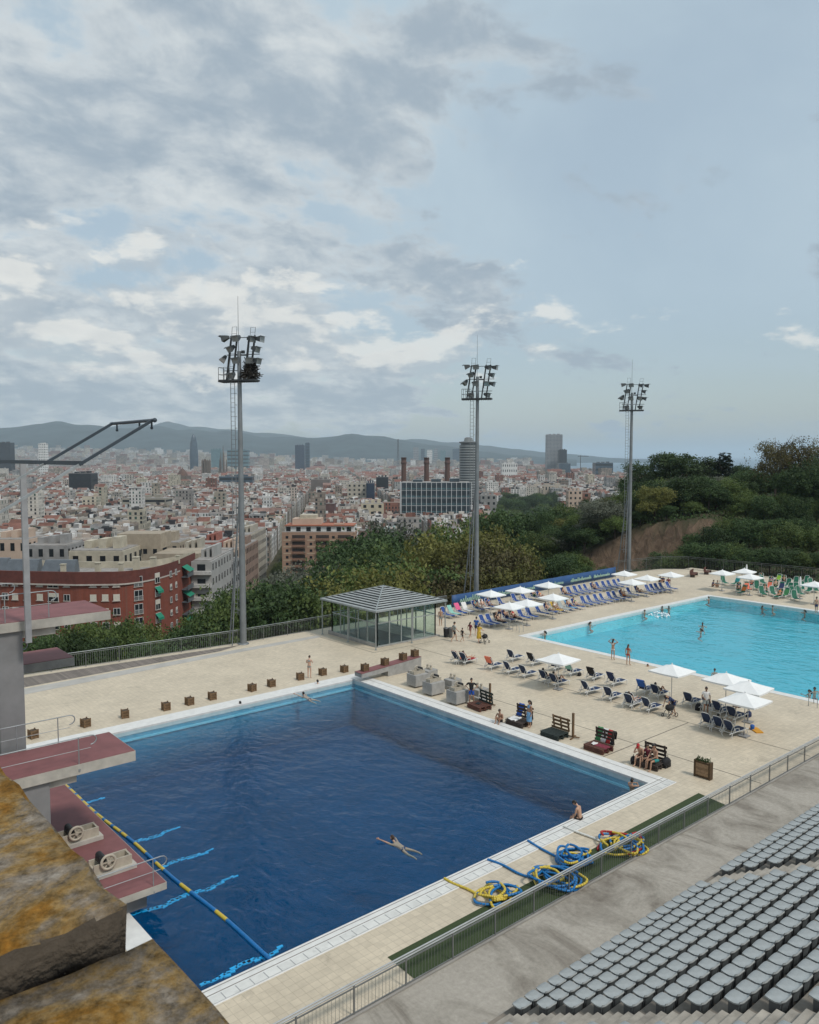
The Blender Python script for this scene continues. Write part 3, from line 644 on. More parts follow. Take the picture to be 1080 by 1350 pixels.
mast(m3.x, m3.y, 'floodlight mast farthest away, in front of the wooded hill', LR)
mb = MB(); rr = random.Random(4)
nc = m1 + Vector((RT.x * .95, RT.y * .95, 23.2))
for k in range(420):
    a = rr.uniform(0, 6.28); h = rr.random() ** 1.3; rad = (.85 - .5 * h) * math.sqrt(rr.random()); p = nc + Vector((math.cos(a) * rad, math.sin(a) * rad, .1 + h * 1.5))
    q = Vector((rr.gauss(0, 1), rr.gauss(0, 1), rr.gauss(0, .4))).normalized() * rr.uniform(.2, .45); mb.bar(p - q, p + q, .045, .045)
tag(mb.build('bird_nest', mat('dry twigs', (.035, .03, .024), .95, .3, 6.)), 'bulky dark bird nest of twigs on the nearest floodlight mast', 'nest')

# ------------------------------------------------------------------ diving tower
maroon = mat('faded red deck paint', (.215, .085, .085), .7, .14, 1.2, detail=7.); towerc = mat('grey painted concrete', (.225, .22, .218), .75, .16, .7, detail=7.); towerl = mat('pale concrete edge', (.42, .39, .34), .8, .18, 1.5)
tw = thing('diving_tower', 'grey concrete diving tower with faded red platforms over the dark pool', 'diving tower', (8, 33, 0))
o = Vector((8, 33, 0))
def platform(z, x0, x1, y0, y1, th):
    mb = MB(); mb.prism([(x0 - o.x, y0 - o.y), (x1 - o.x, y0 - o.y), (x1 - o.x, y1 - o.y), (x0 - o.x, y1 - o.y)], z - th, z - .02)
    if th > .3:      # deeper beam towards the tower
        mb.bb(x0 - o.x, x1 - o.x - 2.2, y0 - o.y + .25, y1 - o.y - .25, z - th - .35, z - th)
    b = mb.build('platform', towerl, tw, bevel=.015)
    mb = MB(); mb.bb(x0 - o.x, x1 - o.x - .03, y0 - o.y + .02, y1 - o.y - .02, z - .02, z); s = mb.build('deck_surface', maroon, b); return b
def handrail(p, xs_, y, z, ztop=1.0, loop=True, posts=(0,)):
    a = MB(); x0, x1 = xs_; y -= o.y; x0 -= o.x; x1 -= o.x; r = .022
    up, lo = z + ztop, z + ztop * .52
    pts = [(x0, y, up), (x1, y, up)] + [(x1 + .22 * math.sin(t * math.pi / 6), y, (up + lo + .12) / 2 + (up - lo - .12) / 2 * math.cos(t * math.pi / 6)) for t in range(1, 7)]
    a.tube(pts, r, 8); a.tube([(x0, y, lo), (x1, y, lo)], r * .6, 6)
    for px in posts: a.tube([(px - o.x, y, z - .25), (px - o.x, y, up)], r * .9, 6); a.lathe([(.05, z - .3), (.05, z - .2)], 8, (px - o.x, y, 0))
    a.build('handrail', steel, p)
pb = platform(1.0, 2, 11.74, 27.46, 40.4, .28)
for yr in (27.5,): handrail(pb, (6, 11.55), yr, 1., 1.0, True, (7.3, 9.3, 11.25))
pa = platform(5.0, 1, 11.92, 30.6, 33.42, .42); handrail(pa, (2, 10.2), 30.62, 5., 1.0, True, (3, 5, 7.0, 9.75)); handrail(pa, (2, 10.3), 33.4, 5., 1.05, True, (8.3, 9.85))
pc = platform(10.0, 0, 12.40, 34.25, 37.4, .40); handrail(pc, (0, 10.0), 34.3, 10., 1.1, True, (7.0, 8.25, 9.9)); handrail(pc, (0, 9.2), 37.4, 10., 1.1, True, (6.0, 7.6, 8.8))
pd = platform(7.5, 1, 11.78, 37.2, 39.65, .40); handrail(pd, (2, 9.6), 37.25, 7.5, 1.0, True, (8., 9.3))
def col(x0, x1, y0, y1, z0, z1): mb = MB(); mb.bb(x0 - o.x, x1 - o.x, y0 - o.y, y1 - o.y, z0, z1); mb.build('column', towerc, tw, bevel=.02)
col(7.95, 8.9, 34.4, 37.2, 1.0, 9.58); col(6.2, 7.85, 35.2, 36.6, 1., 9.58); col(7.62, 8.72, 30.75, 33.2, 1.0, 4.56); col(5.2, 6.6, 31.0, 33.0, 1., 4.5); col(7.9, 8.8, 37.4, 39.5, 1., 7.07); col(3, 11.2, 28.0, 40.0, -.0, .70)
# small red platform between the columns
platform(3.0, 2, 8.95, 33.7, 35.9, .25)
# rig above the top platform
rig = thing('boom_frame', 'dark steel boom frame rising from a grey pole above the top platform', 'frame', (8.3, 33.6, 9.0))
q = Vector((8.3, 33.6, 9.0)); stl = mat('blue-grey steel', (.045, .06, .075), .5, .15, 1.5, metal=.2)
mb = MB(); P_ = lambda x, y, z: Vector((x, y, z)) - q
mb.bar(P_(8.95, 33.75, 9.2), P_(8.95, 33.75, 16.35), .22, .14); mb.build('pole', mat('grey painted pole', (.30, .30, .305), .5, .1), rig)
mb = MB(); mb.bar(P_(8.3, 25.05, 16.38), P_(8.3, 38., 16.38), .12, .13); mb.build('cross_beam', stl, rig)
for yb in (25.1, 28.6): mb = MB(); mb.bar(P_(8.25, yb, 16.33), P_(10.62, yb, 17.76), .09, .09); mb.build('boom', stl, rig); mb = MB(); mb.bar(P_(5.2, yb, 14.5), P_(8.25, yb, 16.33), .07, .07); mb.build('lower_strut', steel, rig)
mb = MB(); mb.tube([P_(10.6, 24.95, 17.74), P_(10.6, 28.75, 17.74)], .055, 8); mb.ball(P_(10.6, 24.95, 17.74), .075); mb.build('end_bar', stl, rig)
mb = MB()
for yy in (25.2, 26.2, 28.2): mb.tube([P_(10.6, yy, 17.7), P_(10.6, yy, 17.5)], .03, 6); mb.ball(P_(10.6, yy, 17.5), .05)
mb.build('pulley', stl, rig)
# springboard stands on the lowest platform and their twins across the pool
cream = mat('cream enamel', (.43, .38, .30), .5, .12, 4.); black = mat('black rubber', (.02, .02, .021), .6, .1)
def stand_mech(t, s=1.):
    mb = MB(); mb.bb(-.62 * s, .62 * s, -.26 * s, -.20 * s, 0, .30 * s); mb.bb(-.62 * s, .62 * s, .20 * s, .26 * s, 0, .30 * s); mb.bb(-.62 * s, -.55 * s, -.2 * s, .2 * s, 0, .16 * s); mb.bb(.56 * s, .62 * s, -.2 * s, .2 * s, 0, .28 * s)
    for k in range(5): mb.bb(-.4 * s + .2 * k * s, -.36 * s + .2 * k * s, -.2 * s, .2 * s, .05 * s, .1 * s)
    mb.build('rail_bed', cream, t)
    mb = MB(); n = 20; rad = .225 * s
    ring = [Vector((-.18 * s + rad * math.cos(a * 2 * math.pi / n), -.33 * s, .33 * s + rad * math.sin(a * 2 * math.pi / n))) for a in range(n + 1)]
    mb.tube(ring, .045 * s, 8, cap=False)
    for a in range(6): mb.bar(Vector((-.18 * s, -.33 * s, .33 * s)), ring[int(a * n / 6)], .035 * s, .035 * s)
    mb.tube([(-.18 * s, -.40 * s, .33 * s), (-.18 * s, .28 * s, .33 * s)], .06 * s, 10); mb.build('hand_wheel', cream, t)
    mb = MB(); mb.tube([(-.3 * s, -.22 * s, .42 * s), (-.3 * s, .22 * s, .42 * s)], .11 * s, 12); mb.bb(-.42 * s, -.2 * s, -.2 * s, .2 * s, .28 * s, .4 * s); mb.build('fulcrum_roller', black, t)
# local x points over the pool
for (px, py), lb in (((104, 1110), 'cream springboard stand with hand wheel on red platform, the one nearer the column'), ((146, 1148), 'cream springboard stand with hand wheel on red platform, the one by the handrail')):
    p = gp(px, py, 1.0); t = thing('springboard_stand', lb, 'diving stand', (p.x, p.y, 1.0), 0., 'springboard stands on the red platform')
    mb = MB(); mb.bb(-.85, .85, -.42, .42, 0, .18); mb.build('base_slab', towerl, t, bevel=.01)
    stand_mech(t, 1.15)
    for c in kids(t)[1:]: c.location.z += .18
conc2 = mat('cast concrete block', (.34, .33, .31), .85, .16, 2.2, bump=.15, bscale=30.)
fr = [((545, 906), 'nearest the red-topped slab'), ((566, 917), 'in the middle of its row'), ((598, 929), 'closest to the standing man')]
for (px, py), lb in fr:
    p = gp(px, py); t = thing('springboard_stand', f'concrete block with white wheel and black roller, {lb}', 'diving stand', (p.x + .5, p.y + .1, 0), math.pi, 'concrete springboard bases at the pool edge')
    mb = MB(); mb.bb(-.62, .62, -.5, .5, .10, .92); mb.bb(-.45, .45, -.35, .35, 0, .10); mb.build('block', conc2, t, bevel=.03)
    n0 = len(kids(t)); stand_mech(t, .85)
    for c in kids(t)[n0:]: c.location.z += .90
for (px, py), lb in (((562, 895), 'behind the first springboard base'), ((593, 908), 'behind the second springboard base'), ((628, 921), 'behind the man with hands on hips')):
    p = gp(px, py); t = thing('anchor_block', f'low concrete anchor block with two cream caps, {lb}', 'concrete block', (p.x + .3, p.y, 0), 0, 'concrete anchor blocks behind the springboard bases')
    mb = MB(); mb.bb(-.5, .5, -.42, .42, 0, .68); mb.build('block', conc2, t, bevel=.03)
    for yy in (-.18, .18): mb = MB(); mb.lathe([(.11, .68), (.12, .78), (.075, .84), (.075, .92), (.10, .96), (.07, 1.03)], 10, (0, yy, 0)); mb.build('cap', cream, t)
p, q = gp(540, 888), gp(640, 928); mb = MB(); mb.bar((p.x, p.y, .13), (q.x, q.y, .13), .3, .24); tag(mb.build('kerb', conc2), 'concrete kerb running behind the springboard bases', 'kerb')
# low springboard slab with red top (one metre stand without its board)
a = gp(478, 892); t = thing('springboard_mount', 'long concrete springboard slab with red top leaning towards the pool corner', 'diving stand', (36.6, 46.75, 0), 0)
mb = MB(); v = [(-1.6, .62), (4.2, .95), (4.2, .15), (3.9, 0), (.9, 0), (.9, .42), (-1.6, .34)]
mb.add([(x, -.42, z) for x, z in v] + [(x, .42, z) for x, z in v], [tuple(range(7)), tuple(range(13, 6, -1))] + [(i, (i + 1) % 7, 7 + (i + 1) % 7, 7 + i) for i in range(7)]); mb.build('slab', conc2, t, bevel=.02)
mb = MB(); mb.add([(-1.62, -.44, .63), (4.2, -.44, .96), (4.2, .44, .96), (-1.62, .44, .63), (-1.62, -.44, .66), (4.2, -.44, .99), (4.2, .44, .99), (-1.62, .44, .66)], [(4, 5, 6, 7), (0, 1, 5, 4), (1, 2, 6, 5), (2, 3, 7, 6), (3, 0, 4, 7)]); mb.build('red_top', maroon, t)
SLAB = t
# ------------------------------------------------------------------ glass pavilion
alu = mat('grey aluminium', (.33, .355, .35), .45, .1, 3., metal=.3); pg = glassmat('pavilion glass', (.90, .96, .94))
X0, X1, Y0, Y1, EV = 41.75, 50.1, 53.3, 61.6, 3.35
t = thing('glass_pavilion', 'square glass pavilion with grey steel frame and slatted pyramid roof', 'pavilion', (X0, Y0, 0)); o = Vector((X0, Y0, 0))
w, h = X1 - X0, Y1 - Y0; ix, iy = .75, .75       # glass line stands in from the eaves
mb = MB(); mb.bb(ix - .1, w - .3, iy - .1, h - .3, 0, .10); mb.bb(ix - .12, ix + .1, iy + .2, h - .3, .1, .34); mb.build('plinth', conc2, t, bevel=.01)
def wall_(ax, c, a0, a1, n, dbl):
    L_ = a1 - a0
    for i in range(n + 1):
        f = a0 + L_ * i / n; mb = MB(); p = (f, c) if ax == 'x' else (c, f); mb.box((p[0], p[1], EV / 2 + .05), (.09, .09, EV - .1)); mb.build('mullion', alu, t)
    for i in range(n):
        f0, f1 = a0 + L_ * i / n + .05, a0 + L_ * (i + 1) / n - .05
        mb = MB()
        for z0, z1 in ((.14, 2.05), (2.13, EV - .1)):
            if ax == 'x': mb.bb(f0, f1, c - .006, c + .006, z0, z1)
            else: mb.bb(c - .006, c + .006, f0, f1, z0, z1)
        mb.build('glass_pane', pg, t)
    mb = MB(); 
    for z in (2.09, EV - .05, .11):
        if ax == 'x': mb.bb(a0, a1, c - .035, c + .035, z - .04, z + .04)
        else: mb.bb(c - .035, c + .035, a0, a1, z - .04, z + .04)
    mb.build('transom', alu, t)
wall_('x', iy, ix, w - .8, 5, 0); wall_('y', ix, iy, h - .8, 5, 0); wall_('x', h - .8, ix, w - .8, 5, 0); wall_('y', w - .8, iy, h - .8, 5, 0)
for x, y in ((.12, .12), (w / 2, .12), (w - .12, .12), (.12, h / 2), (.12, h - .12), (w - .12, h - .12)):
    mb = MB(); mb.tube([(x, y, 0), (x, y, EV - .02)], .055, 8); mb.lathe([(.13, .0), (.13, .03)], 8, (x, y, 0)); mb.build('eave_post', alu, t)
ap = Vector((w / 2, h / 2, 4.62)); cs = [Vector((0, 0, EV)), Vector((w, 0, EV)), Vector((w, h, EV)), Vector((0, h, EV))]
mb = MB()
for i in range(4): mb.add([cs[i], cs[(i + 1) % 4], ap], [(0, 1, 2)])
mb.add([c - Vector((0, 0, .12)) for c in cs], [(3, 2, 1, 0)])
for i in range(4): a, b = cs[i], cs[(i + 1) % 4]; mb.add([a, b, b - Vector((0, 0, .12)), a - Vector((0, 0, .12))], [(0, 1, 2, 3)])
rf = mb.build('roof', glassmat('smoked roof glass', (.30, .34, .34)), t)
mb = MB(); up = Vector((0, 0, .05)); ns = 11
for i in range(4):
    a, b = cs[i], cs[(i + 1) % 4]
    for k in range(ns):
        f0, f1 = k / ns + .008, k / ns + .52 / ns
        if k == 5: f1 -= .01
        q = [a + (ap - a) * f0 + up, b + (ap - b) * f0 + up, b + (ap - b) * f1 + up, a + (ap - a) * f1 + up]
        q = [v + (Vector(((q[1] - q[0]).x, (q[1] - q[0]).y, 0)).normalized() * (.06 if j in (0, 3) else -.06)) for j, v in enumerate(q)]
        mb.add(q + [v - up * .6 for v in q], [(0, 1, 2, 3), (0, 4, 5, 1), (2, 6, 7, 3)])
mb.build('roof_slats', mat('roof slat aluminium', (.40, .415, .405), .5, .12, 1.5, metal=.2), rf)
mb = MB(); 
for c in cs: mb.bar(c + up, ap + up * 1.3, .10, .05, 0)
for i in range(4): mb.bar(cs[i] + Vector((0, 0, -.03)), cs[(i + 1) % 4] + Vector((0, 0, -.03)), .10, .12)
mb.build('roof_frame', alu, rf)
# dark blue floor mat and green screen inside
mb = MB(); mb.bb(ix + .5, w - 3.4, iy + .15, h - 1.2, .105, .16); mb.build('floor_mat', mat('dark blue board', (.035, .045, .06), .5, .1), t)
mb = MB(); mb.bb(w - 1.6, w - .9, h - 1.3, h - 1.2, 1.4, 3.0); mb.build('green_board', mat('sea green board', (.04, .19, .17), .6, .1), t)
# ------------------------------------------------------------------ people
SKINS = [(.50, .30, .20), (.42, .24, .155), (.58, .36, .26), (.34, .19, .12), (.26, .145, .09)]
def flat(name, col, rough=.7): return mat(name, col, rough, .08, 8.)
SKINM = [flat('skin tone', c, .5) for c in SKINS[:1]]
SKINM += [flat(f'skin tone {"abcd"[i]}', c, .5) for i, c in enumerate(SKINS[1:])]
HAIRM = {k: flat(f'{k} hair', c, .5) for k, c in dict(black=(.012, .010, .009), brown=(.05, .028, .016), fair=(.22, .14, .07), grey=(.3, .29, .28)).items()}
EYE_M = flat('eye dark', (.02, .015, .012), .3); LIP_M = flat('lip', (.34, .13, .11), .5)
CLOTH = {k: flat(f'{k} cloth', c, .85) for k, c in dict(black=(.014, .014, .016), navy=(.02, .035, .10), blue=(.03, .12, .42), royal=(.02, .09, .40), red=(.42, .03, .03), pink=(.70, .12, .25), white=(.72, .71, .69),
    yellow=(.62, .40, .05), teal=(.02, .24, .24), green=(.05, .22, .08), grey=(.32, .35, .34), orange=(.65, .20, .05), lightblue=(.17, .36, .58), lime=(.28, .5, .05), maroon=(.20, .03, .05), mint=(.25, .5, .42), coral=(.75, .2, .12)).items()}
def std():
    j = dict(pelvis=(0, 0, .93), waist=(0, .01, 1.08), chest=(0, 0, 1.29), neck=(0, -.01, 1.46), head=(0, .015, 1.60))
    for s, k in ((-1, 'L'), (1, 'R')):
        j['sh' + k] = (s * .175, -.01, 1.40); j['el' + k] = (s * .225, -.02, 1.13); j['wr' + k] = (s * .235, .05, .89)
        j['hip' + k] = (s * .09, 0, .90); j['kn' + k] = (s * .10, .02, .49); j['an' + k] = (s * .10, -.02, .085); j['toe' + k] = (s * .12, .15, .03)
    return j
def tilt_upper(j, a, piv='pelvis', yaw=0.):
    p = Vector(j[piv]); M = Matrix.Rotation(yaw, 3, 'Z') @ Matrix.Rotation(-a, 3, 'X')
    for k in ('waist', 'chest', 'neck', 'head', 'shL', 'shR', 'elL', 'elR', 'wrL', 'wrR'): j[k] = tuple(p + M @ (Vector(j[k]) - p))
    return j
def shift(j, d):
    for k in j: j[k] = tuple(Vector(j[k]) + Vector(d))
    return j
def arm(j, k, el, wr): j['el' + k] = el; j['wr' + k] = wr
def leg(j, k, kn, an, toe): j['kn' + k] = kn; j['an' + k] = an; j['toe' + k] = toe
def pose(name):
    j = std()
    if name == 'hips':
        arm(j, 'L', (-.40, -.12, 1.18), (-.17, .05, 1.03)); arm(j, 'R', (.40, -.12, 1.18), (.17, .05, 1.03)); j['anL'] = (-.17, -.02, .085); j['toeL'] = (-.22, .14, .03); j['knL'] = (-.14, .03, .49)
    elif name == 'walk':
        leg(j, 'L', (-.10, .20, .52), (-.10, .22, .10), (-.11, .38, .05)); leg(j, 'R', (.10, -.05, .50), (.10, -.34, .16), (.10, -.22, .04)); arm(j, 'L', (-.23, -.16, 1.15), (-.23, -.10, .92)); arm(j, 'R', (.23, .10, 1.14), (.22, .27, .97))
    elif name == 'phone':
        arm(j, 'R', (.24, .06, 1.15), (.10, .30, 1.25)); arm(j, 'L', (-.23, .04, 1.14), (-.06, .28, 1.20)); j['head'] = (0, .05, 1.58)
    elif name == 'hair':
        arm(j, 'R', (.42, .02, 1.50), (.17, -.02, 1.68)); arm(j, 'L', (-.42, .02, 1.48), (-.16, -.02, 1.68))
    elif name == 'contra':
        j['knR'] = (.09, .10, .50); j['anR'] = (.13, .03, .085); j['toeR'] = (.18, .18, .03); arm(j, 'R', (.25, .03, 1.13), (.13, .24, 1.06))
    elif name == 'push':
        tilt_upper(j, .15); arm(j, 'L', (-.22, .22, 1.12), (-.20, .46, 1.05)); arm(j, 'R', (.22, .22, 1.12), (.20, .46, 1.05)); leg(j, 'L', (-.10, .14, .50), (-.10, .10, .09), (-.1, .26, .03)); leg(j, 'R', (.10, -.06, .50), (.1, -.3, .14), (.1, -.18, .03))
    elif name == 'bend':
        tilt_upper(j, 1.05); arm(j, 'L', (-.2, .52, .90), (-.15, .62, .66)); arm(j, 'R', (.2, .52, .92), (.15, .64, .68)); leg(j, 'L', (-.1, .06, .5), (-.1, -.08, .085), (-.1, .08, .03))
    elif name in ('sit', 'sitlean', 'perch'):       # on a seat .42 high
        shift(j, (0, 0, -.43)); leg(j, 'L', (-.13, .42, .47), (-.14, .46, .085), (-.16, .62, .03)); leg(j, 'R', (.13, .42, .47), (.14, .44, .085), (.17, .60, .03))
        tilt_upper(j, .22 if name == 'sit' else .62); arm(j, 'L', (-.24, .20, .72), (-.12, .40, .60)); arm(j, 'R', (.24, .20, .72), (.12, .40, .60))
        if name == 'sitlean': arm(j, 'R', (.24, .36, .62), (.05, .52, .78)); arm(j, 'L', (-.24, .34, .62), (-.08, .46, .52))
    elif name == 'edge':                            # on the brink, shins in the water
        shift(j, (0, 0, -.85)); leg(j, 'L', (-.12, .42, .05), (-.12, .44, -.36), (-.12, .56, -.44)); leg(j, 'R', (.12, .42, .05), (.12, .43, -.36), (.12, .55, -.44))
        tilt_upper(j, .28); arm(j, 'L', (-.22, .16, .28), (-.12, .34, .10)); arm(j, 'R', (.22, .16, .28), (.12, .34, .10)); j['head'] = (0, .27, .68)
    elif name == 'kneesup':
        shift(j, (0, 0, -.84)); leg(j, 'L', (-.14, .34, .42), (-.12, .50, .07), (-.14, .66, .03)); leg(j, 'R', (.14, .32, .42), (.12, .46, .07), (.14, .62, .03))
        tilt_upper(j, .2); arm(j, 'L', (-.26, .18, .32), (-.16, .40, .34)); arm(j, 'R', (.26, .18, .32), (.16, .38, .34))
    elif name in ('recline', 'lieread', 'kneebent'):       # on a lounger: seat .40 high, back raised
        shift(j, (0, -.12, -.46)); leg(j, 'L', (-.11, .30, .49), (-.11, .72, .46), (-.13, .80, .57)); leg(j, 'R', (.11, .30, .49), (.12, .72, .46), (.15, .80, .57))
        if name != 'recline': leg(j, 'R', (.11, .22, .78), (.11, .50, .47), (.12, .65, .44))
        tilt_upper(j, -.64); arm(j, 'L', (-.27, -.32, .60), (-.24, -.06, .50)); arm(j, 'R', (.27, -.32, .60), (.24, -.06, .50))
        if name == 'lieread': arm(j, 'L', (-.22, -.16, .68), (-.06, .02, .90)); arm(j, 'R', (.22, -.16, .68), (.06, .02, .90))
    elif name == 'prone':
        M = Matrix.Rotation(math.radians(88), 3, 'X')
        for k in j: j[k] = tuple(M @ (Vector(j[k]) - Vector((0, 0, .93))) + Vector((0, 0, .10)))
        j = {k: (v[0], -v[1], v[2]) for k, v in j.items()}; arm(j, 'L', (-.36, .62, .1), (-.12, .78, .08)); arm(j, 'R', (.36, .62, .1), (.12, .78, .08)); j['toeL'] = (-.1, -.98, .05); j['toeR'] = (.1, -.98, .05); j['head'] = (0, .68, .16)
    elif name == 'swim':                             # breaststroke, face lifted, legs trailing
        M = Matrix.Rotation(math.radians(76), 3, 'X')
        for k in j: j[k] = tuple(M @ (Vector(j[k]) - Vector((0, 0, 1.4))) + Vector((0, 0, -.06)))
        j = {k: (v[0], -v[1], v[2]) for k, v in j.items()}; j['head'] = (0, .17, .12); j['neck'] = (0, .06, 0.0)
        arm(j, 'L', (-.34, .28, .06), (-.42, .54, .12)); arm(j, 'R', (.32, .24, -.02), (.40, .46, -.05)); leg(j, 'L', (-.18, -.84, -.22), (-.16, -1.2, -.26), (-.2, -1.35, -.28)); leg(j, 'R', (.2, -.82, -.2), (.22, -1.16, -.2), (.25, -1.3, -.26))
    elif name == 'wade':
        arm(j, 'L', (-.34, .10, 1.22), (-.38, .32, 1.30)); arm(j, 'R', (.34, .12, 1.20), (.36, .34, 1.28)); leg(j, 'L', (-.16, .32, .78), (-.18, -.02, .66), (-.2, -.16, .60)); leg(j, 'R', (.16, .34, .74), (.18, .0, .60), (.2, -.14, .55))
    elif name == 'hold':                             # arms folded on the pool edge
        arm(j, 'L', (-.30, .18, 1.38), (-.08, .34, 1.40)); arm(j, 'R', (.30, .18, 1.38), (.08, .36, 1.40)); leg(j, 'L', (-.14, .28, .72), (-.15, -.04, .56), (-.16, -.16, .5)); leg(j, 'R', (.14, .26, .68), (.15, -.06, .52), (.16, -.18, .46))
    return j
RAD = dict(pelvis=(.125, .105), waist=(.108, .088), chest=(.135, .10), neck=(.050, .050), head=(.055, .055), sh=(.052, .052), el=(.036, .036), wr=(.025, .022), hip=(.078, .078), kn=(.052, .052), an=(.034, .036), toe=(.030, .024))
EDG = [('pelvis', 'waist'), ('waist', 'chest'), ('chest', 'neck'), ('neck', 'head')] + [(a + k, b + k) for k in 'LR' for a, b in (('sh', 'el'), ('el', 'wr'), ('hip', 'kn'), ('kn', 'an'), ('an', 'toe'))] + [('chest', 'shL'), ('chest', 'shR'), ('pelvis', 'hipL'), ('pelvis', 'hipR')]
def closest(p, a, b):
    d = b - a; t = max(0, min(1, (p - a).dot(d) / max(1e-9, d.dot(d)))); return (p - a - d * t).length, t
def frame_of(d, hint):
    d = d.normalized(); x = hint.cross(d); x = x.normalized() if x.length > 1e-4 else d.orthogonal().normalized(); return d, x, d.cross(x)
BODY = {}
def body(pname):
    "body mesh, its clothes and hair for one pose"
    if pname in BODY: return BODY[pname]
    j = {k: Vector(v) for k, v in pose(pname).items()}
    names = list(j); me = bpy.data.meshes.new('body'); me.from_pydata([j[k] for k in names], [(names.index(a), names.index(b)) for a, b in EDG], [])
    o = bpy.data.objects.new('body_tmp', me); COL.objects.link(o)
    md = o.modifiers.new('s', 'SKIN'); md.use_smooth_shade = True; sv = me.skin_vertices[0].data
    for i, k in enumerate(names):
        r = RAD.get(k) or RAD[k[:-1]]; sv[i].radius = r; sv[i].use_root = (k == 'pelvis')
    sb = o.modifiers.new('u', 'SUBSURF'); sb.levels = 1; sb.render_levels = 1
    ev = o.evaluated_get(bpy.context.evaluated_depsgraph_get()); m2 = bpy.data.meshes.new_from_object(ev)
    bpy.data.objects.remove(o); mb = MB(); vs = [v.co.copy() for v in m2.vertices]; nr = [v.normal.copy() for v in m2.vertices]; fs = [tuple(p.vertices) for p in m2.polygons]
    mb.add(vs, fs, 0, True)
    # head with face
    up = (j['head'] - j['neck']).normalized(); fwd = Vector((0, 1, 0)) - up * up.y
    if fwd.length < .5: fwd = Vector((0, 0, -1)) if pname == 'prone' else Vector((0, 0, 1)) - up * up.z
    if pname == 'swim': up = Vector((0, -.35, 1)).normalized(); fwd = Vector((0, 1, .35))
    fwd = fwd.normalized(); rt = fwd.cross(up); hc = j['head'] + up * .03
    T = lambda x, y, z: hc + rt * x + fwd * y + up * z
    n, k = 14, 10; hv = []
    for i in range(k + 1):
        ph = math.pi * i / k
        for q in range(n):
            th = 2 * math.pi * q / n; x, y, z = math.sin(ph) * math.cos(th), math.sin(ph) * math.sin(th), math.cos(ph)
            w = 1 - .22 * max(0, -z) ** 1.2; yy = y * .098 * (1 if y > 0 else 1.06) + (.012 * max(0, -z) if y > 0 else 0); hv.append(T(x * .076 * w, yy * (w if y < 0 else .5 + .5 * w), z * .118))
    hf = [(i * n + q, i * n + (q + 1) % n, (i + 1) * n + (q + 1) % n, (i + 1) * n + q) for i in range(k) for q in range(n)]; mb.add(hv, hf, 0, True)
    mb.add([T(0, .122, -.022), T(-.016, .092, -.03), T(.016, .092, -.03), T(0, .094, .022), T(0, .1, -.036)], [(0, 1, 3), (0, 3, 2), (0, 4, 1), (0, 2, 4)], 0)
    for s in (-1, 1):
        mb.ball(T(s * .03, .084, .014), (.012, .012, .009), 6, 4, 1); mb.ball(T(s * .078, -.004, -.004), .021, 6, 5, 0)
    mb.ball(T(0, .088, -.060), (.022, .010, .008), 8, 4, 2)
    # hands: palm, four fingers of unequal length, thumb from the side of the palm
    for kk, s in (('L', -1), ('R', 1)):
        d, x, y = frame_of(j['wr' + kk] - j['el' + kk], Vector((0, 1, 0)) if abs((j['wr' + kk] - j['el' + kk]).normalized().y) < .9 else Vector((0, 0, 1))); w = j['wr' + kk]
        mb.tube([w - d * .01, w + d * .03, w + d * .075, w + d * .088], [.024, .034, .036, .024], 8, 0)
        for q, L_ in enumerate((.066, .078, .072, .055)):
            b = w + d * .08 + y * ((q - 1.5) * .018); c = x * (-s) * .35
            mb.tube([b, b + (d + c * .3) * L_ * .5, b + (d * .86 + c) * L_ * .95], [.0095, .0088, .007], 5, 0)
        b = w + d * .028 + y * .03; mb.tube([b, b + (d * .6 + y * .75) * .034, b + (d * .9 + y * .55) * .062], [.012, .0105, .008], 5, 0)
    out = dict(body=mb.mesh('body', [SKINM[0], EYE_M, LIP_M]))
    # tag every body vertex with its nearest bone
    seg = []
    for v in vs:
        best = min(((closest(v, j[a], j[b])[0] / max((RAD.get(b) or RAD[b[:-1]])[0], .03), a, b) for a, b in EDG), key=lambda r: r[0]); seg.append((best[1], best[2], closest(v, j[best[1]], j[best[2]])[1]))
    def part(name, test, off):
        keep = [i for i in range(len(vs)) if test(*seg[i])]; ks = set(keep); ff = [f for f in fs if all(i in ks for i in f)]
        mm = MB(); ix = {}; used = sorted({i for f in ff for i in f})
        for q, i in enumerate(used): ix[i] = q
        mm.add([vs[i] + nr[i] * off for i in used] , [tuple(ix[i] for i in f) for f in ff], 0, True); return mm.mesh(name, CLOTH['navy'])
    low = lambda a, b, t: (a, b) in (('pelvis', 'waist'), ('pelvis', 'hipL'), ('pelvis', 'hipR')) and (a != 'pelvis' or b != 'waist' or t < .75)
    thigh = lambda a, b, t, m: b[:2] == 'kn' and t < m
    tors = lambda a, b, t: b in ('chest', 'waist') or (b == 'neck' and t < .72) or (a == 'chest' and b[:2] == 'sh') or (a == 'pelvis' and b == 'waist')
    out['shorts'] = part('shorts', lambda a, b, t: low(a, b, t) or thigh(a, b, t, .62), .022)
    out['briefs'] = part('swim_briefs', lambda a, b, t: low(a, b, min(t, .5)) and not (b == 'waist' and t > .45) or thigh(a, b, t, .14), .010)
    out['shirt'] = part('shirt', lambda a, b, t: tors(a, b, t) or (b[:2] == 'el' and t < .6), .018)
    out['top'] = part('bikini_top', lambda a, b, t: (b == 'chest' and t > .62) or (b == 'neck' and t < .25) or (a == 'chest' and b[:2] == 'sh' and t < .35), .012)
    out['dress'] = part('dress', lambda a, b, t: tors(a, b, t) or low(a, b, t) or thigh(a, b, t, 1.) or (b[:2] == 'an' and t < .12), .028)
    out['trousers'] = part('trousers', lambda a, b, t: low(a, b, t) or b[:2] == 'kn' or (b[:2] == 'an' and t < .9), .016)
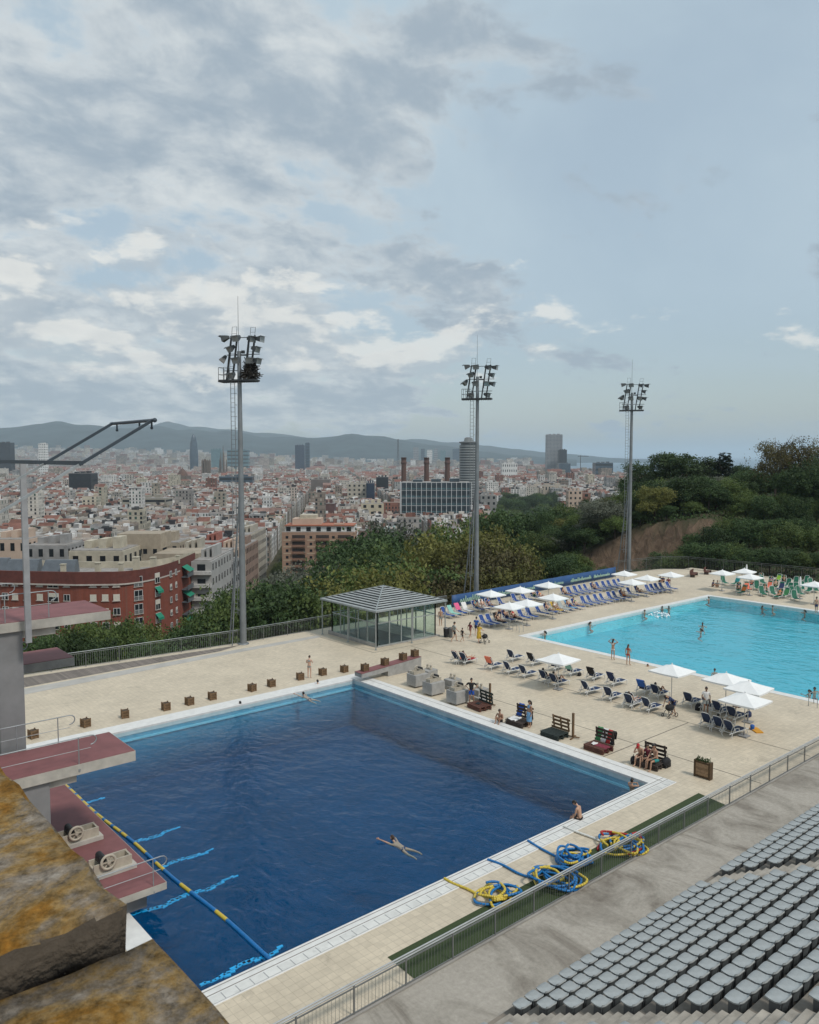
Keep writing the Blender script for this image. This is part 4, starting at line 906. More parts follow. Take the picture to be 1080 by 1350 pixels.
    for nm, lng in (('hair', 0), ('long_hair', 1)):
        mm = MB(); hs = [hc + (v - hc) * 1.10 for v in hv]
        ff = [f for f in hf if all(((hv[i] - hc).dot(up) > .035 or ((hv[i] - hc).dot(fwd) < .018 and (hv[i] - hc).dot(up) > -.075)) for i in f)]
        mm.add(hs, ff, 0, True)
        if lng: mm.tube([T(0, -.09, .04), T(0, -.115, -.06), T(0, -.12, -.17), T(.01, -.115, -.26)], [.05, .068, .062, .02], 8)
        out[nm] = mm.mesh(nm, HAIRM['black'])
    mm = MB(); mm.add([hc + (v - hc) * 1.13 for v in hv], [f for f in hf if all((hv[i] - hc).dot(up) > .03 for i in f)], 0, True)
    mm.add([T(-.07, .09, .045), T(.07, .09, .045), T(.055, .17, .03), T(-.055, .17, .03)], [(0, 1, 2, 3)]); out['cap'] = mm.mesh('cap', CLOTH['red'])
    # a loose skirt for a standing dress
    if pname in ('std', 'walk', 'contra', 'push', 'phone', 'hips'):
        mm = MB(); mm.lathe([(.135, 1.07), (.19, .88), (.215, .62), (.235, .36)], 14, (0, .02, 0), sy=.85); out['skirt'] = mm.mesh('skirt', CLOTH['navy'])
        mm = MB(); mm.lathe([(.15, .99), (.17, .88), (.175, .62), (.17, .40)], 14, (0, .02, 0), sy=.9); out['wrap'] = mm.mesh('wrap', CLOTH['navy'])
    BODY[pname] = out; return out
def person(pname, loc, rz, label, sk=0, hair=('hair', 'black'), wear=(), scale=1., group=None):
    b = body(pname); t = thing('person', label, 'person', loc, rz, group); t.scale = (scale,) * 3
    def add(key, m):
        o = bpy.data.objects.new(b[key].name.split('.')[0], b[key]); COL.objects.link(o); adopt(o, t)
        o.material_slots[0].link = 'OBJECT'; o.material_slots[0].material = m; return o
    add('body', SKINM[sk])
    if hair: add(hair[0], CLOTH[hair[1]] if hair[0] == 'cap' else HAIRM[hair[1]])
    for k, c in wear: add(k, CLOTH[c])
    return t
# ------------------------------------------------------------------ loungers
wplast = mat('white resin', (.66, .66, .64), .45, .06, 3.)
def lounger(name, cat, fab, label, kind, seatcol, back=.70):
    t = thing(name, label, cat)
    # y: head at -1, feet at +1
    z = .34; hy = -.30; hz = z + .02; bl = .80; by, bz = hy - bl * math.cos(back), hz + bl * math.sin(back)
    for s in (-1, 1):
        mb = MB(); x = s * .31
        mb.tube([(x, hy - .62, z - .02), (x, hy, z), (x, .35, z - .02), (x, .72, z + .015), (x, .95, z - .03)], .027, 6); mb.build('side_rail', wplast, t)
        mb = MB(); mb.tube([(x, .80, z), (x + s * .015, .86, .16), (x + s * .02, .83, 0)], [.026, .024, .022], 6); mb.build('leg', wplast, t)
        mb = MB(); mb.tube([(x, -.62, z - .02), (x + s * .015, -.72, .16), (x + s * .02, -.66, 0)], [.026, .024, .022], 6); mb.build('leg', wplast, t)
        mb = MB(); mb.tube([(x * 1.06, hy - .25, z), (x * 1.12, hy - .22, z + .20), (x * 1.14, hy - .02, z + .235), (x * 1.12, hy + .25, z + .21), (x * 1.06, hy + .3, z)], .022, 6); mb.build('armrest', wplast, t)
    mb = MB()
    for yy in (-.62, .0, .8): mb.tube([(-.31, yy, z - .03), (.31, yy, z - .03)], .018, 6)
    mb.build('cross_bar', wplast, t)
    mb = MB(); n = 7; pr = [(hy + (.94 - hy) * i / n, z + .012 - .03 * math.sin(math.pi * i / n) + (.02 if i == 5 else 0) - (.035 if i == n else 0)) for i in range(n + 1)]
    mb.add([(x, y, zz) for y, zz in pr for x in (-.285, .285)] + [(x, y, zz - .012) for y, zz in pr for x in (-.285, .285)], [(2 * i, 2 * i + 1, 2 * i + 3, 2 * i + 2) for i in range(n)] + [(2 * n + 2 + 2 * i, 2 * n + 4 + 2 * i, 2 * n + 5 + 2 * i, 2 * n + 3 + 2 * i) for i in range(n)], 0, True)
    mb.build('seat_sling', fab, t)
    mb = MB(); bd = Vector((0, by - hy, bz - hz)); nn = Vector((0, -bd.z, bd.y)).normalized()
    pr = [Vector((0, hy, hz)) + bd * f + nn * (.03 * math.sin(math.pi * f)) for f in (0, .25, .5, .75, 1.)]
    mb.add([p + Vector((x, 0, 0)) for p in pr for x in (-.27, .27)] + [p + Vector((x, 0, 0)) + nn * .014 for p in pr for x in (-.27, .27)], [(2 * i, 2 * i + 2, 2 * i + 3, 2 * i + 1) for i in range(4)] + [(10 + 2 * i, 11 + 2 * i, 13 + 2 * i, 12 + 2 * i) for i in range(4)], 0, True)
    bk = mb.build('backrest', fab, t)
    mb = MB(); h0 = Vector((0, hy, hz)); up = bd.normalized()
    mb.tube([h0 + Vector((-.295, 0, 0)), h0 + bd * .9 + Vector((-.285, 0, 0)), h0 + bd * 1.03 + Vector((-.2, 0, 0)), h0 + bd * 1.05, h0 + bd * 1.03 + Vector((.2, 0, 0)), h0 + bd * .9 + Vector((.285, 0, 0)), h0 + Vector((.295, 0, 0))], .024, 6)
    if kind == 'slat':
        for f in (.18, .42, .66, .88): c = h0 + bd * f - nn * .012; mb.bar(c + Vector((-.27, 0, 0)), c + Vector((.27, 0, 0)), .018, .075)
    mb.build('backrest_frame', wplast, bk)
    mb = MB()
    for s in (-1, 1): mb.tube([h0 + bd * .55 + Vector((s * .27, 0, 0)), (s * .30, hy - .5, z - .02)], .013, 5)
    mb.build('prop', wplast, t)
    THINGS.remove(t); return t
navy = mat('navy sling', (.012, .030, .085), .7, .2, 5.); bluef = mat('blue sling', (.010, .055, .24), .65, .2, 5.); grn = mat('green sling', (.008, .135, .075), .65, .2, 5.)
LNG = dict(near=lounger('sun_lounger', 'sun lounger', navy, 'x', 'slat', 0, 1.0), blue=lounger('sun_lounger', 'sun lounger', bluef, 'x', 'plain', 0, .95), green=lounger('sun_lounger', 'sun lounger', grn, 'x', 'plain', 0, 1.12))
USED = set()
def put_lounger(kind, x, y, rz, label, group):
    src = LNG[kind]
    if kind not in USED: USED.add(kind); src.location = (x, y, 0); src.rotation_euler = (0, 0, rz); tag(src, label, 'sun lounger', group); return src
    return copy_thing(src, (x, y, 0), rz, label, group)
def towel(x, y, rz, col, label, back=1.0, spread=False):
    "a towel lying over the backrest of a lounger"
    hy, hz, bl = -.30, .36, .86; mb = MB(); by, bz = hy - bl * math.cos(back), hz + bl * math.sin(back); bd = Vector((0, by - hy, bz - hz)); nn = Vector((0, -bd.z, bd.y)).normalized()
    if nn.z < 0: nn = -nn
    h0 = Vector((0, hy, hz)); pts = [h0 + bd * .1 + nn * .055, h0 + bd * .5 + nn * .065, h0 + bd * 1.0 + nn * .055, h0 + bd * 1.09 + nn * .0, h0 + bd * 1.0 - nn * .06, h0 + bd * .55 - nn * .07, h0 + bd * .35 - nn * .085]
    if spread: pts = [Vector((0, .85, .385)), Vector((0, .4, .385)), Vector((0, -.2, .385))] + pts[:3]
    vs = []; rr = random.Random(int(x * 100)); n = 8
    for k, p in enumerate(pts):
        for i in range(n + 1): f = i / n * 2 - 1; vs.append(p + Vector((f * .29, 0, 0)) + nn * (.012 * math.sin(i * 2.1 + k + x)) + Vector((0, 0, -.01 * rr.random())))
    mb.add(vs + [v + nn * .012 for v in vs], [(k * (n + 1) + i, k * (n + 1) + i + 1, (k + 1) * (n + 1) + i + 1, (k + 1) * (n + 1) + i) for k in range(len(pts) - 1) for i in range(n)], 0, True)
    o = mb.build('towel', CLOTH[col]); o.location = (x, y, 0); o.rotation_euler = (0, 0, rz); return tag(o, label, 'towel', 'towels on loungers')
# near loungers, their feet towards the turquoise pool
z1 = lambda a, b: (580 + a / 4.154, 720 + b / 4.154)
z8 = lambda a, b: (820 + a / 4.154, 860 + b / 4.154)
NEAR = [(z1(110, 622), 'under a red towel by the drain line'), (z1(150, 628), 'red-covered, side by side with its twin'), (z1(295, 655), 'with an orange towel over its back'), (z1(410, 612), 'empty, behind the orange-towelled one'), (z1(395, 680), 'empty, right of the orange-towelled one'), (z1(525, 635), 'with a black towel over its back'),
        (z1(480, 700), 'empty, at the front corner below the black-towelled one'), (z1(640, 662), 'half hidden under the white parasol nearest the pavilion'), (z1(730, 690), 'with a mint towel over its back'), (z1(590, 728), 'holding a dark bag'), (z1(648, 748), 'with a sunbather, legs stretched out'),
        (z1(850, 715), 'with a dark towel, between two empty ones'), (z1(965, 745), 'with dark towel, nearest the two women at the pool'), (z1(825, 790), 'empty, in front of dark-towelled one'), (z1(945, 822), 'empty, in middle of its front row'), (z1(1062, 852), 'empty, at right end of the front row'),
        (z8(130, 205), 'with a blue towel over its back'), (z8(205, 228), 'with a sunbather under the single parasol'), (z8(60, 280), 'in front of the blue-towelled one'), (z8(160, 302), 'empty, nearest the bending person'), (z8(385, 272), 'behind the person in the white shirt'),
        (z8(492, 300), 'beside the person in the white shirt'), (z8(548, 322), 'under the parasol cluster, holding bags'), (z8(625, 352), 'under the parasol cluster, beside the seated man'), (z8(487, 388), 'leftmost of three in the front line under the parasols'), (z8(552, 408), 'middle one of three in the front line under the parasols'), (z8(615, 432), 'rightmost of three in the front line under the parasols')]
NP = []
for (px, py), lb in NEAR:
    p = gp(px, py, .25); a = -math.pi / 2 + R.uniform(-.12, .12); NP.append((p, a))
    put_lounger('near', p.x, p.y, a, f'white lounger with navy sling, {lb}', 'loungers between the two pools')
for i, c, lb in ((0, 'coral', 'red towel on the lounger by the drain line'), (1, 'red', 'red towel with a sunbather beside the drain line'), (2, 'coral', 'orange towel hung over a near lounger back'), (5, 'black', 'black towel hung over a lounger back near the parasol'), (8, 'mint', 'mint towel hung over a near lounger back'), (11, 'black', 'dark towel on lounger between empty ones'), (12, 'navy', 'dark towel on lounger closest to two women'), (16, 'blue', 'bright blue towel hung on lounger near single parasol')):
    p, a = NP[i]; towel(p.x, p.y, a, c, lb, 1.0, i in (0, 1))
# blue loungers, feet towards the camera side of the terrace
z7 = lambda a, b: (820 + a / 4.154, 720 + b / 4.154)
FRONT = [z1(*q) for q in ((250, 425), (285, 420), (325, 415), (370, 398), (410, 397), (455, 388), (500, 382), (555, 366), (600, 358), (640, 352), (678, 346), (714, 337), (752, 330), (800, 316), (835, 311), (872, 305), (905, 300), (943, 291), (975, 286), (1010, 281), (1052, 266))] + [z7(*q) for q in ((100, 258), (155, 250), (180, 245), (205, 241), (232, 238), (268, 232))]
BACK = [z1(*q) for q in ((40, 378), (75, 372), (112, 362), (150, 355), (205, 343), (240, 338), (275, 330), (345, 318), (420, 302), (470, 290), (520, 280), (560, 288), (690, 268), (722, 262), (756, 256), (788, 251), (816, 246), (850, 240), (882, 234), (912, 229), (942, 224), (972, 219), (1000, 214))]
FP, BP = [], []
for i, q in enumerate(FRONT): p = gp(*q, .25); a = math.pi + R.uniform(-.12, .12) - .1; FP.append((p, a)); put_lounger('blue', p.x, p.y, a, f'blue lounger on white frame, {ORD[i + 1]} from the pavilion end in the front row', 'blue loungers in front of the blue banner')
for i, q in enumerate(BACK): p = gp(*q, .25); a = math.pi + R.uniform(-.15, .15) - .1; BP.append((p, a)); put_lounger('blue', p.x, p.y, a, f'blue lounger on white frame, {ORD[i + 1]} from the pavilion end in the back row', 'blue loungers in front of the blue banner')
p, a = BP[2]; towel(p.x, p.y, a, 'pink', 'bright pink towel on a blue lounger near the pavilion', .95)
p, a = BP[1]; towel(p.x, p.y, a, 'mint', 'mint green towel on a blue lounger beside pink one', .95, True)
for i, c in ((3, 'white'), (5, 'white')): p, a = BP[i]; towel(p.x, p.y, a, c, f'white towel on {ORD[i + 1]} blue lounger of back row', .95, True)
for i, c, n_ in ((4, 'black', 'black'), (9, 'yellow', 'yellow'), (11, 'lightblue', 'light blue'), (10, 'grey', 'grey'), (2, 'black', 'black')): p, a = FP[i]; towel(p.x, p.y, a, c, f'{n_} towel on {ORD[i + 1]} blue lounger of front row', .95, True)
GREEN = [z7(*q) for q in ((560, 200), (625, 205), (640, 240), (705, 215), (740, 228), (770, 200), (770, 260), (800, 228), (820, 205), (850, 190), (890, 198), (895, 270), (915, 240), (950, 205), (948, 285), (955, 240), (1005, 200), (690, 235), (830, 262), (1025, 245), (975, 260), (1060, 240), (870, 235), (720, 205), (755, 185), (785, 250), (840, 222), (905, 215), (930, 262), (985, 232), (1040, 215), (660, 255), (860, 275))]
GP_ = []
for i, q in enumerate(sorted(GREEN)):
    p = gp(*q, .25); a = math.pi / 2 + .35 + R.uniform(-.5, .5); GP_.append((p, a)); put_lounger('green', p.x, p.y, a, f'green lounger on the far terrace, {ORD[i + 1]} from the left of its crowd', 'green loungers at the far end')
for i, c in ((1, 'teal'), (3, 'orange'), (4, 'coral'), (12, 'coral'), (16, 'lime'), (18, 'navy'), (20, 'green')):
    p, a = GP_[i]; towel(p.x, p.y, a, c, f'{c} towel over a green lounger at far end', 1.0, i % 2 == 0)

# ------------------------------------------------------------------ parasols
canv = mat('white parasol canvas', (.80, .80, .78), .8, .04, 2.); polem = mat('parasol pole', (.42, .43, .43), .4, .1)
def parasol(label, closed=False):
    t = thing('parasol', label, 'parasol')
    mb = MB(); mb.tube([(0, 0, 0), (0, 0, 2.62)], .024, 8); mb.build('pole', polem, t)
    mb = MB(); mb.bb(-.27, .27, -.27, .27, 0, .07); mb.lathe([(.05, .07), (.05, .3)], 8); mb.build('base', mat('parasol base', (.25, .25, .25), .8, .1), t, bevel=.01)
    mb = MB()
    if closed:
        mb.lathe([(.05, 2.62), (.09, 2.4), (.13, 1.9), (.16, 1.45), (.10, 1.35)], 10); mb.build('canopy', canv, t)
    else:
        r, n = 1.12, 6; vs = []; ap, ev = 2.62, 2.18
        c = [(-r, -r), (r, -r), (r, r), (-r, r)]
        for i in range(4):
            a, b = Vector((*c[i], ev)), Vector((*c[(i + 1) % 4], ev)); g = []
            for k in range(n + 1):
                for q in range(n + 1):
                    f = k / n; s = q / n; p = (a + (b - a) * s) * f + Vector((0, 0, ap)) * (1 - f); p.z -= .03 * math.sin(math.pi * s) * f + .02 * math.sin(math.pi * f); g.append(p)
            mb.add(g, [(k * (n + 1) + q, (k + 1) * (n + 1) + q, (k + 1) * (n + 1) + q + 1, k * (n + 1) + q + 1) for k in range(n) for q in range(n)], 0, True)
            e = g[-(n + 1):]; mb.add(e + [v - Vector((0, 0, .10)) for v in e], [(q, n + 1 + q, n + 2 + q, q + 1) for q in range(n)], 0)
        mb.lathe([(.0, 2.72), (.05, 2.68), (.03, 2.6)], 8); mb.build('canopy', canv, t)
        mb = MB()
        for x, y in c + [(0, -r), (r, 0), (0, r), (-r, 0)]: mb.bar((0, 0, ap - .04), (x * .98, y * .98, ev - .02 - (.06 if 0 in (x, y) else 0)), .018, .018)
        mb.build('ribs', polem, t)
    THINGS.remove(t); return t
PAR = {False: parasol('x'), True: parasol('x', True)}; PU = set()
def put_par(px, py, zc, label, closed=False, rz=0., sc=1.):
    p = gp(px, py, zc); src = PAR[closed]
    if closed not in PU: PU.add(closed); o = src; o.location = (p.x, p.y, 0); o.rotation_euler = (0, 0, rz); tag(o, label, 'parasol', 'white parasols')
    else: o = copy_thing(src, (p.x, p.y, 0), rz, label, 'white parasols')
    o.scale = (sc, sc, 1); return o
for (px, py), lb in ((z1(280, 255), 'nearest the pavilion in front of the banner'), (z1(440, 235), 'second from the pavilion along the banner'), (z1(595, 208), 'third from the pavilion along the banner'), (z1(380, 322), 'lower one of an overlapping pair over blue loungers'), (z1(478, 305), 'upper one of an overlapping pair over blue loungers'), (z1(620, 274), 'right of an overlapping pair over blue loungers'),
                     (z1(1010, 146), 'far one at the end of the blue banner'), (z7(55, 192), 'standing before the one at banner end'), (z7(138, 170), 'over loungers, left of a dark-clad group'), (z7(268, 152), 'alone at the end of the blue loungers'), (z7(550, 142), 'at left end of green loungers'), (z7(670, 133), 'upper one of two over green loungers'), (z7(702, 163), 'lower one of two over green loungers'), (z7(1055, 205), 'at right edge over green loungers')):
    put_par(px, py, 2.35, f'open white square parasol, {lb}', rz=R.uniform(-.15, .15))
for (px, py), lb in ((z1(650, 607), 'over near loungers closest to the pavilion'), (z7(275, 668), 'single one on tall pole beside the turquoise pool'), (z7(572, 716), 'leftmost of three clustered by the turquoise pool'), (z7(695, 762), 'middle one of three clustered by the turquoise pool'), (z7(675, 828), 'nearest of three clustered by the turquoise pool')):
    put_par(px, py, 2.35, f'open white square parasol, {lb}', rz=R.uniform(-.1, .1) + .05, sc=1.0)
put_par(*z7(977, 200), 1.9, 'closed white parasol standing among the green loungers', True); put_par(*z7(683, 118), 2.2, 'closed white parasol behind two open ones', True)

# ------------------------------------------------------------------ wooden things round the dark pool
wood = mat('brown crate wood', (.175, .105, .052), .8, .3, 9., detail=7.); woodd = mat('dark stained pallet', (.05, .035, .028), .8, .25, 7.); woodr = mat('red-brown pallet', (.115, .045, .030), .8, .25, 7.); woodg = mat('greenish dark pallet', (.022, .032, .028), .8, .25, 7.)
def crate():
    t = thing('wooden_crate', 'x', 'crate'); s = .19
    for z in (.02, .19, .36):
        mb = MB()
        for a in range(4):
            Mx = Matrix.Rotation(a * math.pi / 2, 3, 'Z'); mb.box(Mx @ Vector((0, s, z + .065)), (2 * s - .02, .022, .135), 0, a * math.pi / 2)
        mb.build('slat_ring', wood, t)
    for x in (-1, 1):
        for y in (-1, 1): mb = MB(); mb.bb(x * (s + .012) - .03, x * (s + .012) + .03, y * (s + .012) - .03, y * (s + .012) + .03, 0, .53); mb.build('corner_post', wood, t)
    mb = MB(); mb.bb(-s + .02, s - .02, -s + .02, s - .02, .02, .47); mb.build('soil', mat('dry soil', (.07, .05, .035), .95, .3, 20.), t)
    THINGS.remove(t); return t
CR = crate(); cu = [0]
def put_crate(x, y, z, label):
    a = R.uniform(-.25, .25)
    if not cu[0]: cu[0] = 1; CR.location = (x, y, z); CR.rotation_euler = (0, 0, a); tag(CR, label, 'crate', 'wooden crates around the dark pool'); return CR
    return copy_thing(CR, (x, y, z), a, label, 'wooden crates around the dark pool')
for i, q in enumerate(((44, 973), (113, 958), (165, 946), (219, 936), (250, 929), (280, 922), (332.5, 911), (358, 905), (396, 896), (425.5, 890), (454, 886))):
    p = gp(*q); put_crate(p.x, p.y, 0, f'brown wooden crate on the deck along the pool edge, {ORD[i + 1]} from the diving tower')
for i, (dx, dy, q) in enumerate(((-1.0, 0, 'nearest the pool'), (.9, .0, 'in the middle'), (2.7, .0, 'highest up'), (3.9, 0, 'at the raised end, half hidden'))):
    put_crate(36.6 + dx, 46.75 + dy, (.63 + (dx + 1.6) * .057 + .03) if i < 3 else .98, f'brown wooden crate standing on the red-topped slab, {q}')
def pallet_sofa(px, py, rz, label, ms, mbk):
    p = gp(px, py); t = thing('pallet_sofa', label, 'pallet seat', (p.x, p.y, 0), rz, 'pallet seats along the pool edge')      # faces +y
    for lv in (0, 1):
        mb = MB(); z = lv * .16
        for y in (-.44, 0, .44): mb.bb(-.66, .66, y - .05, y + .05, z + .02, z + .115)
        for y in (-.44, 0, .44): mb.bb(-.66, .66, y - .05, y + .05, z, z + .02)
        for k in range(6): y = -.45 + .18 * k; mb.bb(-.67, .67, y - .07, y + .07, z + .117, z + .145)
        mb.build('pallet_base', ms, t)
    mb = MB(); M = Matrix.Rotation(-.18, 3, 'X')
    for k in range(4): mb.box(Vector((0, -.52 - .04 * k, .46 + .20 * k - .08)), (1.28, .03, .13), 0, 0, M)
    for x in (-.55, 0, .55): mb.box(Vector((x, -.60, .70)), (.09, .06, .82), 0, 0, M)
    mb.build('pallet_back', mbk, t); return t
SF = [pallet_sofa(*a) for a in ((632, 934, math.pi / 2 - .1, 'dark pallet seat in front of the man with hands on hips', woodr, woodg), (684, 955, math.pi / 2 + .05, 'pallet seat covered with towels beside woman in blue', woodd, woodd), (731, 971, math.pi / 2, 'empty brown pallet seat beside a wooden post', woodg, wood), (789, 989, math.pi / 2, 'pallet seat draped with green, white and red towels', woodr, woodd), (857, 1010, math.pi / 2 + .1, 'pallet seat carrying the group of three people', woodd, woodd))]
for (px, py), lb in (((755.5, 973), 'brown wooden post on crossed feet beside the empty pallet seat'), ((646, 930), 'dark wooden post behind the man with hands on hips')):
    p = gp(px, py); t = thing('wooden_post', lb, 'post', p); mb = MB(); mb.bb(-.055, .055, -.055, .055, .06, 1.5); mb.build('post_shaft', wood, t); mb = MB(); mb.box((0, 0, .03), (.8, .09, .06), 0, .3); mb.build('cross_foot', wood, t); mb = MB(); mb.box((0, 0, .09), (.09, .8, .055), 0, .3); mb.build('cross_foot', wood, t)
def drape(x, y, z, sx, sy, rz, col, label, drop=.25):
    mb = MB(); n = 10; rr = random.Random(int(x * 37 + y * 11)); vs = []
    for i in range(n + 1):
        for k in range(n + 1):
            u, v = i / n * 2 - 1, k / n * 2 - 1; e = max(0, abs(v) - .6) / .4
            vs.append((u * sx / 2 * (1 + .06 * math.sin(k * 1.7)), v * sy / 2 * (1 - .25 * e), z - drop * e * e + .02 * math.sin(i * 1.9 + k * 1.1) + rr.uniform(0, .008)))
    mb.add(vs + [(a, b, c - .015) for a, b, c in vs], [(i * (n + 1) + k, (i + 1) * (n + 1) + k, (i + 1) * (n + 1) + k + 1, i * (n + 1) + k + 1) for i in range(n) for k in range(n)], 0, True)
    o = mb.build('towel', CLOTH[col]); o.location = (x, y, 0); o.rotation_euler = (0, 0, rz); return tag(o, label, 'towel', 'towels on pallet seats')
def sofa_back_towel(t, dx, w, col, label):
    mb = MB(); n = 6; vs = []; prof = [(-.46, .36), (-.60, .60), (-.74, .98), (-.79, 1.06), (-.84, .96), (-.76, .60)]
    for k, (y, z) in enumerate(prof):
        for i in range(n + 1): vs.append((dx + (i / n - .5) * w, y + .012 * math.sin(i * 2 + k), z + .01 * math.sin(i * 1.3)))
    mb.add(vs, [(k * (n + 1) + i, k * (n + 1) + i + 1, (k + 1) * (n + 1) + i + 1, (k + 1) * (n + 1) + i) for k in range(5) for i in range(n)], 0, True)
    o = mb.build('towel', CLOTH[col]); o.location = t.location; o.rotation_euler = t.rotation_euler; md = o.modifiers.new('thick', 'SOLIDIFY'); md.thickness = .012; return tag(o, label, 'towel', 'towels on pallet seats')
t = SF[3]; sofa_back_towel(t, .42, .34, 'green', 'green towel over the back of the draped pallet seat'); sofa_back_towel(t, .05, .32, 'white', 'white towel over the back of the draped pallet seat'); sofa_back_towel(t, -.28, .26, 'red', 'red towel over the back of the draped pallet seat'); sofa_back_towel(t, -.54, .22, 'black', 'black cloth over the back of the draped pallet seat')
drape(t.location.x + .0, t.location.y - .3, .335, .8, .7, 1.6, 'maroon', 'dark red towel spread on the draped pallet seat'); drape(t.location.x - .05, t.location.y + .25, .345, .4, .4, .3, 'white', 'crumpled white towel on the draped pallet seat', .05)
t = SF[1]; sofa_back_towel(t, .38, .40, 'royal', 'blue towel over the back of pallet seat beside woman'); drape(t.location.x - .1, t.location.y + .3, .35, .8, .9, .2, 'white', 'pale towel spread on pallet seat beside woman in blue')
drape(SF[0].location.x, SF[0].location.y + .1, .335, .45, .4, .4, 'black', 'black cloth lying on the dark pallet seat', .04)
def bag(x, y, z, s, col, label, rz=0.):
    t = thing('bag', label, 'bag', (x, y, z), rz, 'bags on the deck'); mb = MB(); mb.ball((0, 0, .17 * s), (.24 * s, .15 * s, .18 * s), 10, 7); mb.bb(-.17 * s, .17 * s, -.1 * s, .1 * s, 0, .12 * s); mb.build('bag_body', CLOTH[col], t)
    mb = MB(); mb.tube([(.13 * s * math.cos(a), 0, .30 * s + .13 * s * math.sin(a)) for a in [math.pi * k / 6 for k in range(7)]], .014, 5); mb.build('strap', CLOTH['black'], t); return t
p = gp(878, 1011); bag(p.x, p.y, 0, 1.5, 'black', 'big black bag beside the group of three'); p = gp(835, 1006); bag(p.x, p.y, 0, 1.1, 'black', 'dark bag at the left of the group of three', .5)
p = gp(921, 936); bag(p.x, p.y, 0, 1.3, 'black', 'black backpack left of the person in white shirt'); p = gp(987, 945); bag(p.x, p.y, 0, 1.1, 'navy', 'dark bag at the pole of the nearest parasol')
p = gp(764, 891); bag(p.x, p.y, 0, .8, 'black', 'small black bag lying between near loungers')
p = gp(997, 962, .05); mb = MB(); mb.prism([(-.5, -.22), (.35, -.25), (.6, 0), (.35, .25), (-.5, .22)], 0, .06); ob = mb.build('kickboard', mat('orange foam', (.65, .30, .02), .7, .08), bevel=.015); ob.location = (p.x, p.y, .0); ob.rotation_euler = (0, 0, .9); tag(ob, 'orange foam board lying on the deck by the front loungers', 'kickboard')
p = gp(992, 960, .1); mb = MB(); mb.lathe([(.10, 0), (.13, .2), (.12, .3), (.05, .33)], 12); ob = mb.build('bucket', CLOTH['blue']); ob.location = (p.x, p.y, .0); tag(ob, 'small blue bucket standing beside the orange board', 'bucket')
# planter sign
p = gp(927, 1025); t = thing('planter_box', 'tall wooden planter box with pale board panels and green plants on top', 'planter', (p.x, p.y, 0), -math.pi / 2 + .02); t.scale = (.76, .8, .78)
mb = MB(); mb.bb(-.52, .52, -.17, .17, .05, 1.08)
mb.build('box', wood, t)
mb = MB()
for x in (-.54, .54): mb.bb(x - .05, x + .05, -.20, .20, 0, 1.14)
mb.bb(-.5, .5, -.19, -.172, .06, .16); mb.bb(-.5, .5, -.19, -.172, 1.0, 1.1); mb.build('frame', mat('darker frame wood', (.085, .05, .022), .8, .25, 9.), t)
pal = mat('pale board', (.31, .20, .115), .8, .2, 8.)
for z0, z1_ in ((.18, .36), (.38, .56), (.70, .97)): mb = MB(); mb.bb(-.44, .44, -.185, -.172, z0, z1_); mb.build('board', pal, t)
for k in range(2): mb = MB(); mb.bb(-.44, .44, -.182, -.172, .585 + .055 * k, .615 + .055 * k); mb.build('batten', pal, t)
GR_LEAF = leafmat('planter leaf', (.02, .05, .015), (.06, .12, .03))
mb = MB(); rr = random.Random(3)
for k in range(260):
    c = Vector((rr.uniform(-.46, .46), rr.uniform(-.13, .13), 1.08 + rr.random() ** 2 * .26)); d = Vector((rr.gauss(0, 1), rr.gauss(0, 1), rr.gauss(.4, .6))).normalized(); e = d.orthogonal().normalized(); mb.quad(c, c + d * .06 + e * .025, c + d * .13, c + d * .06 - e * .025)
mb.build('foliage', GR_LEAF, t)
# waste bins by the pavilion
for (px, py), lb in (((588, 840), 'dark waste bin beside the pavilion corner'), ((594, 840), 'grey waste bin next to the walking man')):
    p = gp(px, py); t = thing('waste_bin', lb, 'bin', p); mb = MB(); mb.lathe([(.2, 0), (.24, .8)], 12); mb.build('bin_body', CLOTH['black'] if px < 590 else steeld, t); mb = MB(); mb.lathe([(.25, .8), (.25, .86), (.12, .92)], 12); mb.build('lid', steeld, t)
# pool ladder rails
def ladder(px, py, label, rz):
    p = gp(px, py); t = thing('pool_ladder', label, 'ladder', (p.x, p.y, 0), rz)
    for x in (-.28, .28):
        mb = MB(); mb.tube([(x, -.5, 0), (x, -.5, .6), (x, -.35, .85), (x, .1, .85), (x, .3, .6), (x, .32, -.9)], .022, 7); mb.build('hand_rail', steel, t)
    for z in (-.3, -.6): mb = MB(); mb.bb(-.28, .28, .28, .36, z - .02, z + .02); mb.build('tread', steel, t)
ladder(684, 833, 'steel pool ladder rails at the near corner of turquoise pool', math.pi); ladder(1076, 930, 'steel pool ladder rails at the right edge of turquoise pool', -math.pi / 2)
# wooden picnic benches at the far end
for k, ((px, py), lb) in enumerate(((z7(395, 165), 'long brown slatted bench on the far empty deck'), (z7(470, 150), 'second brown bench behind, near the far railing'))):
    p = gp(px, py); t = thing('deck_bench', lb, 'bench', p, .35)
    for i in range(3 - k): mb = MB(); mb.bb(-1.3 + .9 * i, -.5 + .9 * i, -.3, .3, .34, .42); mb.build('seat', woodr, t); mb = MB(); mb.box((-.9 + .9 * i, .34, .66), (.8, .06, .5)); mb.build('backrest', woodr, t)
    for x in (-1.2, 1.2): mb = MB(); mb.bb(x - .05, x + .05, -.3, .3, 0, .34); mb.build('leg', woodd, t)

